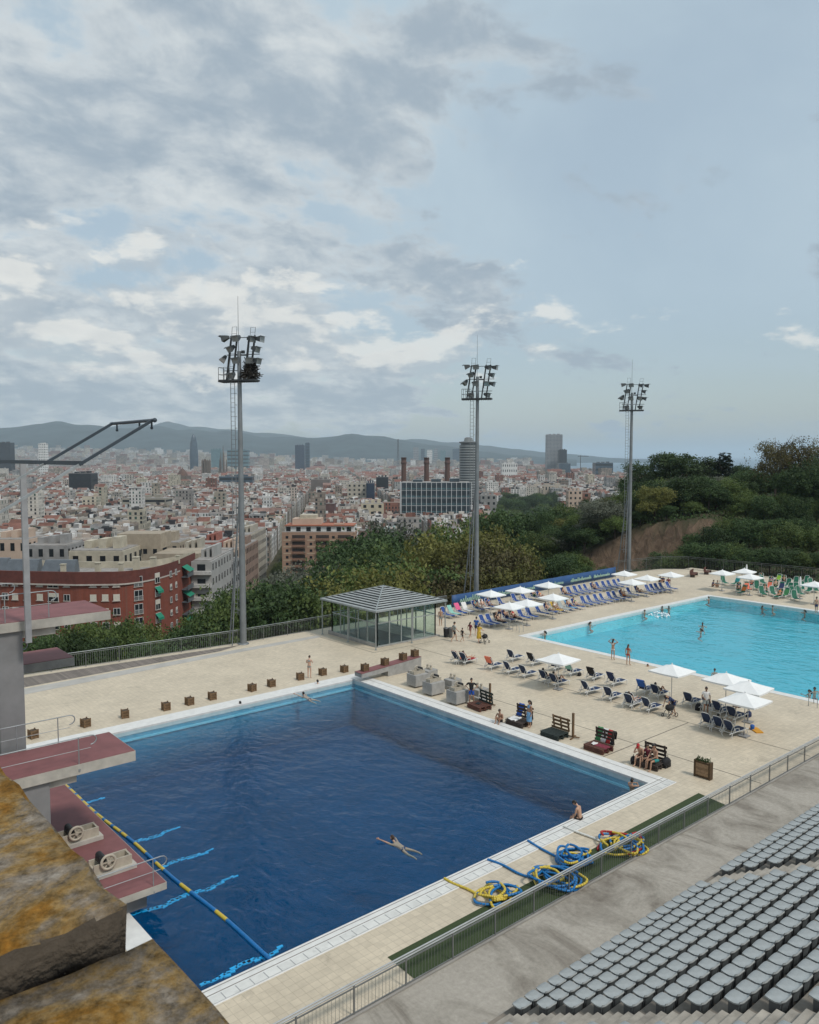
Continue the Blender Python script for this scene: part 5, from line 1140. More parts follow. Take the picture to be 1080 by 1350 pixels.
# ------------------------------------------------------------------ lane ropes
bl_, ye_, wh_ = mat('blue float', (.01, .16, .42), .45, .1, 5.), mat('yellow float', (.62, .47, .06), .45, .1, 5.), mat('white hose', (.70, .70, .66), .5, .08)
red_ = CLOTH['red']
def rope(mb, pts, r, pattern, n=6, mats=None):
    "a string of floats along a curve, the colour changing along its length"
    acc = 0.
    for a, b in zip(pts[:-1], pts[1:]):
        m = pattern(acc); a, b = Vector(a), Vector(b); mb.tube([a, a + (b - a) * .88], r, n, m); acc += (b - a).length
def curve_pts(ctrl, step=.14):
    ctrl = [Vector(c) for c in ctrl]; out = []
    for i in range(len(ctrl) - 1):
        p0, p1, p2, p3 = ctrl[max(i - 1, 0)], ctrl[i], ctrl[i + 1], ctrl[min(i + 2, len(ctrl) - 1)]; k = max(2, int((p2 - p1).length / step))
        for q in range(k):
            t = q / k; out.append(.5 * ((2 * p1) + (p2 - p0) * t + (2 * p0 - 5 * p1 + 4 * p2 - p3) * t * t + (3 * p1 - p0 - 3 * p2 + p3) * t ** 3))
    return out + [ctrl[-1]]
mb = MB(); sag = lambda y: 12.42 + (42.7 - y) / 20.6 * .72 + .05 * math.sin(y * .8)
segs = [(22.3, 25.4, 0), (25.4, 26.2, 1), (26.2, 27.9, 0), (27.9, 28.7, 1), (28.7, 30.2, 0), (30.2, 31.0, 1), (31, 32, 0), (32, 33.2, 1), (33.2, 34, 0), (34, 50, 2)]
def lanecol(acc):
    y = 22.3 + acc
    for a, b, c in segs:
        if a <= y < b: return c if c < 2 else (0 if (y * 1.1) % 1 > .84 else 1)
    return 1
rope(mb, [(sag(22.3 + .13 * k), 22.3 + .13 * k, WZ + .03) for k in range(162)], .075, lanecol); tag(mb.build('lane_rope', [bl_, ye_]), 'blue and yellow floating lane rope stretched across the dark pool', 'lane rope')
def bundle(start, end, centre, rad, loops, seed, label, tail, pat, tailpat, flat_=.5):
    rr = random.Random(seed); mb = MB(); c = gp(*centre); s_ = gp(*start); e = gp(*end)
    a0 = math.atan2(e.y - c.y, e.x - c.x); pts = [s_ + Vector((0, 0, .07))]
    for f in (.3, .62, .9): q = s_ + (e - s_) * f; pts.append(q + Vector((rr.uniform(-.06, .06), rr.uniform(-.06, .06), .06)))
    rope(mb, curve_pts(pts), .05, tailpat)
    for lp in range(loops):
        rx, ry = rad * rr.uniform(.5, 1.05), rad * rr.uniform(.35, .8); th = rr.uniform(0, 3.14); oc = c + Vector((rr.uniform(-.35, .35) * rad, rr.uniform(-.3, .3) * rad, 0)); st = rr.uniform(0, 6.28); n = rr.uniform(.7, 1.15); q = []
        for k in range(15):
            a = st + 6.28 * n * k / 14; x, y = rx * math.cos(a) * (1 + .12 * math.sin(3 * a)), ry * math.sin(a); q.append(oc + Vector((x * math.cos(th) - y * math.sin(th), x * math.sin(th) + y * math.cos(th), .06 + .05 * lp * .8 + .05 * abs(math.sin(a * 1.5 + lp)))))
        ph = rr.uniform(0, 9); rope(mb, curve_pts(q, .13), .05, (lambda acc, ph=ph: pat(acc + ph)))
    return tag(mb.build('lane_rope', [bl_, ye_, wh_, red_]), label, 'lane rope', 'coiled lane ropes on the pool edge')
mixp = lambda a, b: (lambda acc: 1 if (acc % (a + b)) > a else 0)
bundle((586, 1160), (632, 1182), (655, 1184), .75, 7, 1, 'tangled lane rope with a yellow tail, leftmost of the coiled ropes', 0, mixp(1.6, 1.8), lambda acc: 1)
bundle((643, 1135), (712, 1164), (732, 1166), 1.05, 8, 2, 'big coil of blue lane rope with a straight blue tail', 0, mixp(3.2, 1.6), lambda acc: 0)
bundle((696, 1110), (742, 1136), (758, 1138), .72, 9, 3, 'tight tangled knot of blue lane rope beside turf', 0, mixp(4., .7), lambda acc: 0)
bundle((743, 1091), (800, 1113), (824, 1118), 1.0, 7, 4, 'coiled blue, yellow and red lane rope with a white hose tail', 0, (lambda acc: (0, 1, 1, 0, 1, 3)[int(acc / .9) % 6]), lambda acc: 2)
# sunken cyan hoses near the diving side
cy = mat('cyan hose', (.015, .42, .80), .5, .08)
for i, ((x0, y), x1, lb) in enumerate((((11.3, 38.83), 13.7, 'shortest cyan line under water beside the column'), ((12.9, 33.48), 15.1, 'cyan line under water by first springboard stand'), ((12.95, 30.7), 15.3, 'cyan line under water by second springboard stand'), ((10.6, 28.0), 15.0, 'longest cyan line under water beyond the red platform'), ((10.8, 22.85), 13.9, 'thick cyan line under water at the near pool edge'))):
    mb = MB(); rr = random.Random(i + 3); n = int((x1 - x0) / .16); x = x0; ph = rr.uniform(0, 9)
    for k in range(n):
        yy = y + .10 * math.sin(k * .55 + ph) + rr.uniform(-.05, .05); wd = rr.uniform(.05, .12) * (.6 + .5 * math.sin(math.pi * min(1, (k + 2) / n))); mb.box((x0 + .16 * k + .08, yy, WZ - .05), (.19 + rr.uniform(0, .12), wd * 1.5, .04), 0, rr.uniform(-.35, .35))
    tag(mb.build('cyan_hose', cy), lb, 'hose', 'cyan hoses below the water surface')
# banner along the far loungers
a, b = gp(596, 802), gp(812, 761); ban = thing('banner', 'long blue banner with pale script strokes along the terrace edge', 'banner', (a.x, a.y, 0), math.atan2(b.y - a.y, b.x - a.x)); Lb = (b - a).length
mb = MB(); n = 40
mb.add([(Lb * i / n, .03 * math.sin(i * 1.3), z) for z in (.12, 1.42) for i in range(n + 1)], [(i, i + 1, n + 2 + i, n + 1 + i) for i in range(n)], 0, True)
o_ = mb.build('sheet', mat('blue banner cloth', (.018, .075, .21), .6, .15, .6), ban); md = o_.modifiers.new('t', 'SOLIDIFY'); md.thickness = .02
for i in range(14): mb = MB(); mb.bb(Lb * i / 13 - .03, Lb * i / 13 + .03, .05, .11, 0, 1.5); mb.build('post', steeld, ban)
# the script on it is too far off to read: rows of joined pale strokes
for k, (x0, x1, hh) in enumerate(((1.2, 4.6, .62), (6.6, 9.8, .42), (10.5, 14.4, .46), (16.2, 20.4, .44), (22., 26.5, .40), (27.2, 31., .36))):
    rr = random.Random(k + 40); mb = MB(); x1 = min(x1, Lb - .5); x = x0; pts = []
    while x < x1:
        tall = rr.random() < .28; w = rr.uniform(.22, .42) * hh * 1.6; t_ = hh * (1.0 if tall else rr.uniform(.5, .62))
        pts += [(x, -.06, .50), (x + w * .30, -.06, .50 + t_ * .6), (x + w * .5, -.06, .50 + t_), (x + w * .62, -.06, .50 + t_ * .5), (x + w * .8, -.06, .48)]; x += w
    if len(pts) > 4: mb.tube(curve_pts(pts, .06), .045 if k else .06, 5); mb.build('script_strokes', mat('pale green lettering', (.30, .45, .38), .6, .1), ban)
# ------------------------------------------------------------------ who is where
def G(px, py, z=0.): p = gp(px, py, z); return (p.x, p.y, z)
tocam = lambda p: math.atan2(-p[1], -p[0]) - math.pi / 2
def face(p, q): return math.atan2(q[1] - p[1], q[0] - p[0]) - math.pi / 2
p = G(408, 894); person('phone', p, -.9, 'slim person in light shorts standing by the crates at pool corner', 2, ('hair', 'brown'), (('briefs', 'grey'), ('top', 'grey')), 1.0)
p = G(621.5, 929); person('hips', p, 2.2, 'man in black shirt and blue shorts with hands on hips', 1, ('hair', 'black'), (('shirt', 'black'), ('shorts', 'royal')), 1.05)
p = G(698, 959); person('std', p, 1.35, 'woman with long dark hair wrapped in a blue towel', 1, ('long_hair', 'black'), (('wrap', 'lightblue'), ('top', 'lightblue')), .98)
p = G(599, 846); person('walk', p, -2.0, 'man in grey shirt walking beside the bin', 1, ('hair', 'black'), (('shirt', 'grey'), ('shorts', 'black')), 1.04)
p = G(609.5, 846); person('walk', p, -1.8, 'small child in black walking next to man in grey shirt', 1, ('hair', 'black'), (('shirt', 'black'), ('shorts', 'black')), .72)
p = G(620, 841); person('walk', p, -1.5, 'girl in maroon swimsuit walking behind the yellow dress', 1, ('long_hair', 'brown'), (('briefs', 'maroon'), ('shirt', 'maroon')), .85)
p = G(628, 838); person('std', p, -1.2, 'person in navy blue shirt standing behind the pushchair', 2, ('hair', 'black'), (('shirt', 'blue'), ('shorts', 'navy')), 1.02)
p = G(631.5, 847); person('push', p, -1.35, 'woman in a long yellow dress pushing a pushchair', 2, ('long_hair', 'brown'), (('shirt', 'yellow'), ('skirt', 'yellow')), .98)
def pram(px, py, rz, label):
    p = gp(px, py); t = thing('pushchair', label, 'pushchair', (p.x, p.y, 0), rz)
    mb = MB(); mb.ball((0, .02, .62), (.24, .34, .22), 10, 7); mb.build('seat_hood', CLOTH['black'], t)
    for x in (-.24, .24): mb = MB(); mb.tube([(x, -.45, 1.0), (x, -.1, .6), (x, .35, .15)], .018, 6); mb.tube([(x, .2, .55), (x, -.32, .13)], .018, 6); mb.build('frame', steeld, t)
    for x in (-.26, .26):
        for y, r in ((-.32, .13), (.36, .10)): mb = MB(); ring = [Vector((x, y + r * math.cos(a), r + .02 + r * math.sin(a))) for a in [k * math.pi / 6 for k in range(13)]]; mb.tube(ring, .022, 6, cap=False); mb.build('wheel', CLOTH['black'], t)
    mb = MB(); mb.tube([(-.24, -.45, 1.0), (.24, -.45, 1.0)], .02, 6); mb.build('handle', CLOTH['black'], t)
pram(639, 848, -1.35, 'black pushchair in front of the woman in yellow'); pram(883, 945, 1.4, 'dark pushchair below the bending person')
p = G(658.5, 818); person('std', p, 2.4, 'tanned person standing behind the front row of blue loungers', 1, ('hair', 'brown'), (('shorts', 'navy'),), 1.)
p = G(808, 870); person('hair', p, -1.3, 'woman in white bikini at pool edge with raised arms', 1, ('long_hair', 'black'), (('briefs', 'white'), ('top', 'white')), 1.)
p = G(828, 877); person('contra', p, -1.4, 'woman in red bikini standing at the turquoise pool edge', 1, ('long_hair', 'brown'), (('briefs', 'red'), ('top', 'red')), .97)
p = G(888, 943); person('bend', p, 1.2, 'person in dark shorts bending over a pushchair', 1, ('hair', 'black'), (('shirt', 'navy'), ('shorts', 'navy')), 1.02)
p = G(930.5, 942); person('contra', p, 2.2, 'person in white shirt and grey shorts among the loungers', 4, ('hair', 'black'), (('shirt', 'white'), ('shorts', 'grey')), 1.05)
p = G(1076, 808); person('std', p, 2.6, 'person in dark shorts standing at the far right pool edge', 1, ('hair', 'brown'), (('shorts', 'navy'),), 1.)
p = G(581, 825); person('std', p, 2.2, 'person in grey shorts standing right behind the pavilion', 1, ('hair', 'black'), (('shorts', 'grey'),), 1.)
p = G(975, 940); person('sitlean', p, 1.2, 'tanned man leaning forward under the parasol cluster', 3, ('hair', 'black'), (('shorts', 'navy'),), 1.)
p = G(660, 952); person('kneesup', (p[0], p[1], .0), math.pi / 2 + .3, 'tanned man sitting at the pool edge with knees drawn up', 3, ('hair', 'brown'), (('shorts', 'black'),), 1.)
p = G(762.5, 1079); person('edge', (p[0], 22.05, .0), .25, 'bare-backed man sitting on the pool edge, legs in water', 0, ('hair', 'black'), (('shorts', 'black'),), 1.02)
q = SF[4].location
person('sitlean', (q.x - .10, q.y + .48, 0), math.pi / 2 + .2, 'person with a red cap sitting on the crowded pallet seat', 0, ('cap', 'red'), (('shorts', 'black'),), 1.08)
person('sit', (q.x - .05, q.y + .02, 0), math.pi / 2 - .1, 'person with red towel on shoulders in middle of pallet group', 0, ('hair', 'brown'), (('shorts', 'black'), ('shirt', 'maroon')), .97)
person('sit', (q.x - .12, q.y - .45, 0), math.pi / 2 - .3, 'man in teal shorts sitting at right of pallet group', 1, ('hair', 'black'), (('shorts', 'teal'),), 1.1)
def water_person(px, py, label, pool, pose_='wade', rz=None, sk=1, hair='hair', hc='black', up=.28):
    top = -.10; p = gp(px, py, top + .05); z = top + up - 1.80
    if pose_ == 'swim': z = top - .02
    person(pose_, (p.x, p.y, z), R.uniform(0, 6.28) if rz is None else rz, label, sk, (hair, hc), (('briefs', 'navy'),))
water_person(521, 1108, 'breaststroke swimmer alone in the middle of the dark pool', 0, 'swim', HEAD - math.pi / 2 + .9, 0, 'hair', 'brown')
water_person(402, 916, 'swimmer arriving at the far side of the dark pool', 0, 'swim', HEAD - math.pi / 2 + .9, 2)
water_person(317, 929, 'dark-haired bather at far edge, left of the dark pool centre', 0, 'hold', 0., 1, up=.35)
water_person(283, 934, 'diving swimmer with only dark hair showing at far edge', 0, 'wade', None, 4, up=.17)
water_person(419, 903, 'sunburnt bather at the far corner of the dark pool', 0, 'hold', 0., 0, up=.5)
water_person(833, 1036, 'bather leaning on the right-hand corner of dark pool', 0, 'hold', -1.57, 1, up=.5)
for (px, py), lb, u in ((z1(576, 480), 'in the turquoise pool, nearest the ladder corner', .4), (z1(824, 424), 'at the far edge before the blue loungers', .3), (z7(124, 358), 'left of the splash', .3), (z7(222, 335), 'behind the splash, at the edge', .25), (z7(257, 334), 'behind the splash, second along the edge', .25), (z7(476, 294), 'at the far corner of the turquoise pool', .5), (z7(770, 332), 'at the far right edge, left one of two', .25), (z7(825, 334), 'at the far right edge, right one of two', .3),
                        (z7(1002, 358), 'at the far right edge near standing person', .3), (z7(442, 428), 'in the pool middle, farther one of two', .3), (z7(433, 458), 'in the pool middle, nearer one of two', .25), (z7(142, 662), 'at the near edge beside two women', .35), (z7(508, 672), 'between the parasols, only the head showing', .15), (z7(1028, 800), 'by the right ladder, nearer one of two', .3), (z7(1055, 782), 'by the right ladder, farther one of two', .25)):
    water_person(px, py, f'bather in turquoise water, {lb}', 1, R.choice(('wade', 'wade', 'hold')), None, R.choice((0, 1, 1, 3)), R.choice(('hair', 'hair', 'long_hair')), R.choice(('black', 'brown', 'black')), u)
# white splash
p = gp(*z7(205, 382), -.1); mb = MB(); rr = random.Random(8)
for k in range(70): a = rr.uniform(0, 6.28); r = rr.random() ** .6 * 1.1; mb.ball((p.x + r * math.cos(a), p.y + r * math.sin(a), -.1 + (1.1 - r) * rr.random() * .7), rr.uniform(.04, .14), 6, 4)
struct(mb.build('water_splash', mat('white foam', (.75, .82, .84), .6, .05)), 'stuff')
# sunbathers on the loungers
def on_lounger(PA, i, pose_, label, sk, hair, wear): p, a = PA[i]; person(pose_, (p.x, p.y, 0.02), a, label, sk, hair, wear)
SB = [('recline', 'lieread', 'kneebent')[i % 3] for i in range(60)]
COLS = ['black', 'navy', 'red', 'teal', 'white', 'blue', 'green', 'orange']
on_lounger(NP, 1, 'recline', 'sunbather in red lying on the red-covered loungers', 0, ('hair', 'brown'), (('briefs', 'red'), ('top', 'red')))
on_lounger(NP, 10, 'kneebent', 'sunbather with stretched legs on a near lounger', 1, ('hair', 'black'), (('shorts', 'black'),))
on_lounger(NP, 17, 'kneebent', 'sunbather in dark clothes under the single parasol', 1, ('hair', 'black'), (('shorts', 'black'), ('shirt', 'black')))
on_lounger(NP, 18, 'recline', 'sunbather with maroon swimsuit in front of single parasol', 1, ('hair', 'brown'), (('briefs', 'maroon'), ('top', 'maroon')))
on_lounger(NP, 9, 'recline', 'sunbather in black beside the one with stretched legs', 1, ('hair', 'black'), (('shorts', 'black'), ('shirt', 'black')))
on_lounger(NP, 25, 'recline', 'sunbather in black under the nearest parasol', 1, ('hair', 'black'), (('shorts', 'black'), ('shirt', 'black')))
for n_, i in enumerate((2, 3, 4, 8, 9, 11, 12, 19, 21)): c = COLS[n_ % 8]; on_lounger(FP, i, SB[n_], f'sunbather in {c} on the {ORD[i + 1]} front-row blue lounger', (0, 1, 2, 1)[n_ % 4], (('hair', 'long_hair')[n_ % 2], ('black', 'brown', 'fair')[n_ % 3]), ((('shorts', c),) if n_ % 2 else (('briefs', c), ('top', c))))
for n_, i in enumerate((4, 5, 6, 10, 11, 12, 17)): c = COLS[(n_ + 3) % 8]; on_lounger(BP, i, SB[n_ + 1], f'sunbather in {c} on the {ORD[i + 1]} back-row blue lounger', (0, 2, 1)[n_ % 3], (('hair', 'long_hair')[n_ % 2], ('black', 'brown', 'fair')[n_ % 3]), ((('shorts', c),) if n_ % 2 else (('briefs', c), ('top', c))))
for n_, i in enumerate((2, 5, 8, 11, 13, 15, 17, 19)): c = COLS[(n_ + 1) % 8]; on_lounger(GP_, i, SB[n_], f'sunbather in {c} on the {ORD[i + 1]} green lounger from left', (1, 0, 1, 3)[n_ % 4], (('hair', 'long_hair')[n_ % 2], ('black', 'brown')[n_ % 2]), ((('shorts', c),) if n_ % 2 else (('briefs', c), ('top', c))))
for n_, ((px, py), lb) in enumerate(((z7(205, 195), 'sitting person in black at the end of blue loungers'), (z7(228, 198), 'sitting person in navy at the end of blue loungers'), (z7(255, 205), 'sitting person in dark red at the end of blue loungers'), (z7(495, 222), 'sitting person in navy at left of green loungers'), (z7(525, 224), 'sitting person in grey at left of green loungers'))):
    p = G(px, py); c = ('black', 'navy', 'maroon', 'navy', 'grey')[n_]; person('kneesup', p, R.uniform(1.5, 3.5), lb, 1, ('hair', 'black'), (('shorts', c), ('shirt', c)))
# ------------------------------------------------------------------ trees
LEAF = dict(dark=leafmat('dark leaf', (.026, .050, .018), (.085, .135, .044)), mid=leafmat('mid leaf', (.042, .074, .020), (.145, .19, .052)), olive=leafmat('grey-green leaf', (.075, .085, .060), (.19, .20, .15)),
            yellow=leafmat('yellowish leaf', (.075, .078, .018), (.19, .185, .05)), brown=leafmat('brownish leaf', (.062, .055, .022), (.145, .125, .052)), pine=leafmat('pine needles', (.024, .044, .018), (.072, .105, .038)), cyp=leafmat('cypress leaf', (.006, .016, .009), (.018, .034, .016)))
bark = mat('bark', (.07, .05, .037), .9, .3, 6., bump=.4, bscale=20.)
def crown_mesh(seed, blobs, n, leaf, shell=.55):
    "leaf clumps spread through several uneven lobes"
    rr = random.Random(seed); vs = []; fs = []; tot = sum(b[3] ** 2 for b in blobs)
    for (cx_, cy_, cz_, r, fl) in blobs:
        k = int(n * r * r / tot); nc = max(6, k // 26); cl = []
        for _ in range(nc):
            d = Vector((rr.gauss(0, 1), rr.gauss(0, 1), rr.gauss(0.15, 1))).normalized(); rad = r * (shell + (1 - shell) * rr.random()) * rr.uniform(.85, 1.12); cl.append((Vector((cx_, cy_, cz_)) + Vector((d.x * rad, d.y * rad, d.z * rad * fl)), d, r * rr.uniform(.16, .30)))
        for _ in range(k):
            c, d, cr = cl[rr.randrange(nc)]; p = c + Vector((rr.gauss(0, 1), rr.gauss(0, 1), rr.gauss(0, .8))) * cr * .6
            nrm = (d * .8 + Vector((rr.gauss(0, 1), rr.gauss(0, 1), rr.gauss(.5, 1))) * .8).normalized(); u = nrm.orthogonal().normalized(); a = rr.uniform(0, 6.28); w = nrm.cross(u); u, w = u * math.cos(a) + w * math.sin(a), w * math.cos(a) - u * math.sin(a)
            s = leaf * rr.uniform(.6, 1.35); b = len(vs); vs += [p - u * s, p + w * s * .55, p + u * s, p - w * s * .55]; fs.append((b, b + 1, b + 2, b + 3))
    me = bpy.data.meshes.new('crown'); me.from_pydata([tuple(v) for v in vs], [], fs); me.update(); return me
def trunk_mesh(seed, h, r, limbs, bare=False):
    rr = random.Random(seed); mb = MB(); mb.tube([(0, 0, -2.5), (0, 0, 0), (rr.uniform(-.1, .1), rr.uniform(-.1, .1), h * .5), (rr.uniform(-.2, .2), rr.uniform(-.2, .2), h)], [r * 1.3, r, r * .7, r * .35], 8)
    for k in range(limbs):
        z = h * rr.uniform(.45, .95); a = rr.uniform(0, 6.28); L_ = h * rr.uniform(.16, .34); p = Vector((0, 0, z)); q = p + Vector((math.cos(a) * L_ * .6, math.sin(a) * L_ * .6, L_ * .45)); e = q + Vector((math.cos(a) * L_ * .35, math.sin(a) * L_ * .35, L_ * .45)); mb.tube([p, q, e], [r * .38, r * .22, r * .06], 5)
        if bare:
            for _ in range(3): a2 = a + rr.uniform(-1, 1); f = p + (q - p) * rr.uniform(.4, 1); mb.tube([f, f + Vector((math.cos(a2), math.sin(a2), .9)) * L_ * .35], [r * .13, r * .03], 4)
    return mb
def blobs_round(seed, h, w, k, z0=.38):
    rr = random.Random(seed); out = [(0, 0, h * .66, w * .36, .85)]
    for i in range(k): a = 6.28 * i / k + rr.uniform(-.4, .4); rad = w * rr.uniform(.18, .36); out.append((math.cos(a) * rad, math.sin(a) * rad, h * rr.uniform(z0, .84), w * rr.uniform(.17, .29), .8))
    return out
PROTO = {}
def proto(kind, var):
    key = (kind, var)
    if key in PROTO: return PROTO[key]
    sd_ = hash(kind) % 1 + var * 7 + len(kind) * 13
    if kind in ('dark', 'mid', 'yellow', 'brown', 'olive'):
        bl = blobs_round(sd_, 8, 7.5, 8); me = crown_mesh(sd_, bl, 13000, .125 if kind != 'olive' else .11); tr = trunk_mesh(sd_, 5.5, .2, 7)
    elif kind == 'pine':
        rr = random.Random(sd_); bl = [(rr.uniform(-2.6, 2.6), rr.uniform(-2.6, 2.6), rr.uniform(5.2, 8.0), rr.uniform(1.3, 2.1), .7) for _ in range(11)]; me = crown_mesh(sd_, bl, 11000, .13, .45); tr = trunk_mesh(sd_, 7.2, .22, 9)
    elif kind == 'cyp':
        bl = [(R.uniform(-.15, .15), R.uniform(-.15, .15), 1.2 + .85 * i, (1.15 - abs(i - 4) * .075) * (1 if i < 8 else .8), 1.1) for i in range(9)]; me = crown_mesh(sd_, bl, 9000, .12, .75); tr = trunk_mesh(sd_, 6, .2, 2)
    elif kind == 'sparse':
        bl = blobs_round(sd_, 9, 8, 12, .5); me = crown_mesh(sd_, bl, 5200, .12, .25); tr = trunk_mesh(sd_, 7.6, .2, 16, True)
    elif kind == 'palm':
        mbp = MB(); rr = random.Random(sd_)
        for q in range(34):
            a = rr.uniform(0, 6.28); el = rr.uniform(-.5, 1.1); L_ = 2.6; pr = []
            for t_ in range(6): f = t_ / 5; pr.append(Vector((math.cos(a) * L_ * f * math.cos(el * (1 - f * .6)), math.sin(a) * L_ * f * math.cos(el * (1 - f * .6)), 6.6 + L_ * (math.sin(el) * f - .75 * f * f))))
            sd2 = Vector((-math.sin(a), math.cos(a), 0)) * .22
            for t_ in range(5): mbp.quad(pr[t_] - sd2 * (1 - t_ / 6), pr[t_ + 1] - sd2 * (1 - (t_ + 1) / 6), pr[t_ + 1] + sd2 * (1 - (t_ + 1) / 6), pr[t_] + sd2 * (1 - t_ / 6))
        me = mbp.mesh('crown', []); me.materials.clear(); tr = MB(); tr.tube([(0, 0, -1), (.1, 0, 3), (0, 0, 6.6)], [.26, .2, .22], 8)
    lm = LEAF[dict(sparse='brown', palm='dark').get(kind, kind)]
    me.materials.append(lm); tm = tr.mesh('trunk', bark); PROTO[key] = (me, tm); return PROTO[key]
TREES = []
def tree(kind, u, d, h, label, w=1., z=None, group='trees on the slopes'):
    s = (u - 540) / FPX * d; zg = ground(s, d) if z is None else z; p = sd(s, d, zg - .2); me, tm = proto(kind, R.randrange(3))
    base = dict(pine=9.3, cyp=9.2, sparse=9.6, palm=7.2).get(kind, 7.7)
    t = thing('tree', label, 'tree', p, R.uniform(0, 6.28), group); k = h / base; t.scale = (k * w, k * w, k)
    o = bpy.data.objects.new('crown', me); COL.objects.link(o); adopt(o, t); o2 = bpy.data.objects.new('trunk', tm); COL.objects.link(o2); adopt(o2, t); TREES.append((t, u)); return t
def row(kind_list, us_, ds_, tops, base_label, w=1.):
    "trees given by the picture column, distance and the height their crown reaches"
    n = len(us_)
    for i, u in enumerate(us_):
        kd = kind_list[i % len(kind_list)]; d = ds_[i % len(ds_)]; zt = EYE + (HZ - tops[i] - R.uniform(-7, 7) * 100 / d) / FPX * d; s = (u - 540) / FPX * d; h = max(3.0, zt - ground(s, d)); nm = dict(dark='dark green', mid='mid green', yellow='yellowish green', brown='brownish', olive='silvery grey-green', pine='pine', cyp='cypress', sparse='thinly leaved', palm='palm')[kd]
        ww = w * R.uniform(.85, 1.15) * (min(1.35, max(.75, 7.5 / h * .95)) if kd not in ('cyp', 'pine') else 1.)
        tree(kd, u, d, h, f'{nm} {"" if kd in ("pine", "cyp", "palm") else "tree "}{base_label}, {ORD[i + 1]} from left', ww)
row(['dark', 'mid', 'mid', 'dark', 'mid', 'yellow', 'mid', 'dark', 'mid'], [55, 88, 120, 150, 176, 203, 226, 252, 275], [84, 92, 80, 95, 84, 92, 100, 90, 98], [834, 820, 810, 814, 818, 840, 846, 824, 796], 'below the left terrace railing')
row(['dark', 'dark', 'mid'], [70, 108, 140, 188, 218], [78, 76, 79, 78, 80], [848, 844, 846, 850, 856], 'close behind the left terrace railing')
row(['mid', 'dark', 'dark', 'mid', 'dark', 'dark', 'mid'], [292, 318, 340, 362, 388, 412, 432], [96, 104, 98, 112, 100, 108, 98], [780, 770, 780, 772, 770, 790, 782], 'behind the nearest floodlight mast')
row(['olive', 'olive', 'olive', 'olive'], [372, 394, 418, 352], [150, 138, 146, 156], [760, 742, 735, 780], 'in clump left of the pavilion')
row(['dark', 'mid', 'yellow', 'dark', 'mid', 'mid', 'dark', 'brown', 'mid', 'dark', 'mid', 'yellow'], [440, 458, 476, 496, 512, 532, 548, 565, 585, 455, 505, 560], [116, 110, 104, 118, 112, 120, 110, 106, 114, 128, 130, 134], [748, 752, 752, 738, 745, 740, 755, 762, 745, 722, 728, 728], 'right above the pavilion roof')
row(['dark', 'dark', 'mid', 'olive', 'olive', 'palm', 'dark', 'palm', 'mid'], [466, 484, 508, 522, 540, 556, 572, 590, 606], [172, 180, 170, 196, 192, 200, 176, 205, 180], [703, 705, 716, 692, 693, 697, 715, 702, 692], 'in upper row behind the pavilion')
row(['yellow', 'yellow', 'brown', 'yellow', 'brown', 'brown', 'yellow', 'brown'], [600, 622, 640, 656, 672, 610, 650, 690], [132, 126, 120, 128, 122, 112, 112, 116], [712, 700, 712, 705, 728, 750, 745, 752], 'around the middle floodlight mast')
row(['mid', 'mid', 'dark', 'mid', 'dark', 'dark', 'mid', 'dark', 'dark'], [630, 648, 668, 688, 706, 724, 742, 760, 778], [185, 192, 186, 190, 184, 180, 188, 180, 186], [690, 680, 674, 678, 670, 676, 664, 672, 660], 'on slope between middle and far masts')
row(['dark', 'mid', 'dark', 'dark', 'mid', 'dark', 'dark'], [690, 712, 735, 760, 785, 800, 770], [160, 158, 162, 160, 164, 168, 172], [702, 698, 694, 690, 682, 676, 676], 'along the top of the rock face')
row(['dark', 'dark', 'mid', 'dark', 'mid'], [704, 730, 752, 742], [134, 128, 127, 131], [736, 730, 738, 728], 'in bushes before the rock face')
row(['dark', 'mid', 'dark', 'dark', 'mid', 'dark', 'dark', 'mid'], [806, 826, 846, 868, 890, 912, 930, 948], [176, 170, 172, 176, 170, 174, 172, 168], [650, 655, 645, 650, 640, 645, 652, 645], 'above rock face behind far mast', 1.25)
row(['dark', 'dark', 'mid', 'dark', 'dark', 'mid', 'dark'], [838, 862, 886, 908, 935, 962, 985], [200, 206, 198, 204, 200, 206, 200], [630, 635, 622, 628, 632, 628, 625], 'on the crest of the wooded hill', 1.25)
tree('pine', 879, 196, EYE + (HZ - 593) / FPX * 196 - ground((879 - 540) / FPX * 196, 196), 'broad dark umbrella pine standing out against the sea', 1.25)
tree('pine', 858, 200, EYE + (HZ - 607) / FPX * 200 - ground((858 - 540) / FPX * 200, 200), 'smaller umbrella pine leaning on the broad one against the sea', 1.1)
tree('pine', 922, 200, EYE + (HZ - 600) / FPX * 200 - ground((922 - 540) / FPX * 200, 200), 'small pine just left of the dark cypress', 1.1)
tree('cyp', 955, 196, EYE + (HZ - 591) / FPX * 196 - ground((955 - 540) / FPX * 196, 196), 'dark columnar cypress against the sky', 1.25)
tree('dark', 976, 200, EYE + (HZ - 612) / FPX * 200 - ground((976 - 540) / FPX * 200, 200), 'low dark tree just right of the cypress', .9)
tree('sparse', 1022, 160, EYE + (HZ - 566) / FPX * 160 - ground((1022 - 540) / FPX * 160, 160), 'tall thinly leaved tree against the sky at right', .80)
tree('sparse', 1052, 164, EYE + (HZ - 568) / FPX * 164 - ground((1052 - 540) / FPX * 164, 164), 'tall brownish tree against the sky at the right edge', .8)
tree('sparse', 1085, 158, EYE + (HZ - 566) / FPX * 158 - ground((1085 - 540) / FPX * 158, 158), 'brownish thin tree cut by the right edge of the picture', .8)
tree('dark', 1072, 148, EYE + (HZ - 600) / FPX * 148 - ground((1072 - 540) / FPX * 148, 148), 'big dark tree below thin ones at the right edge', .85)
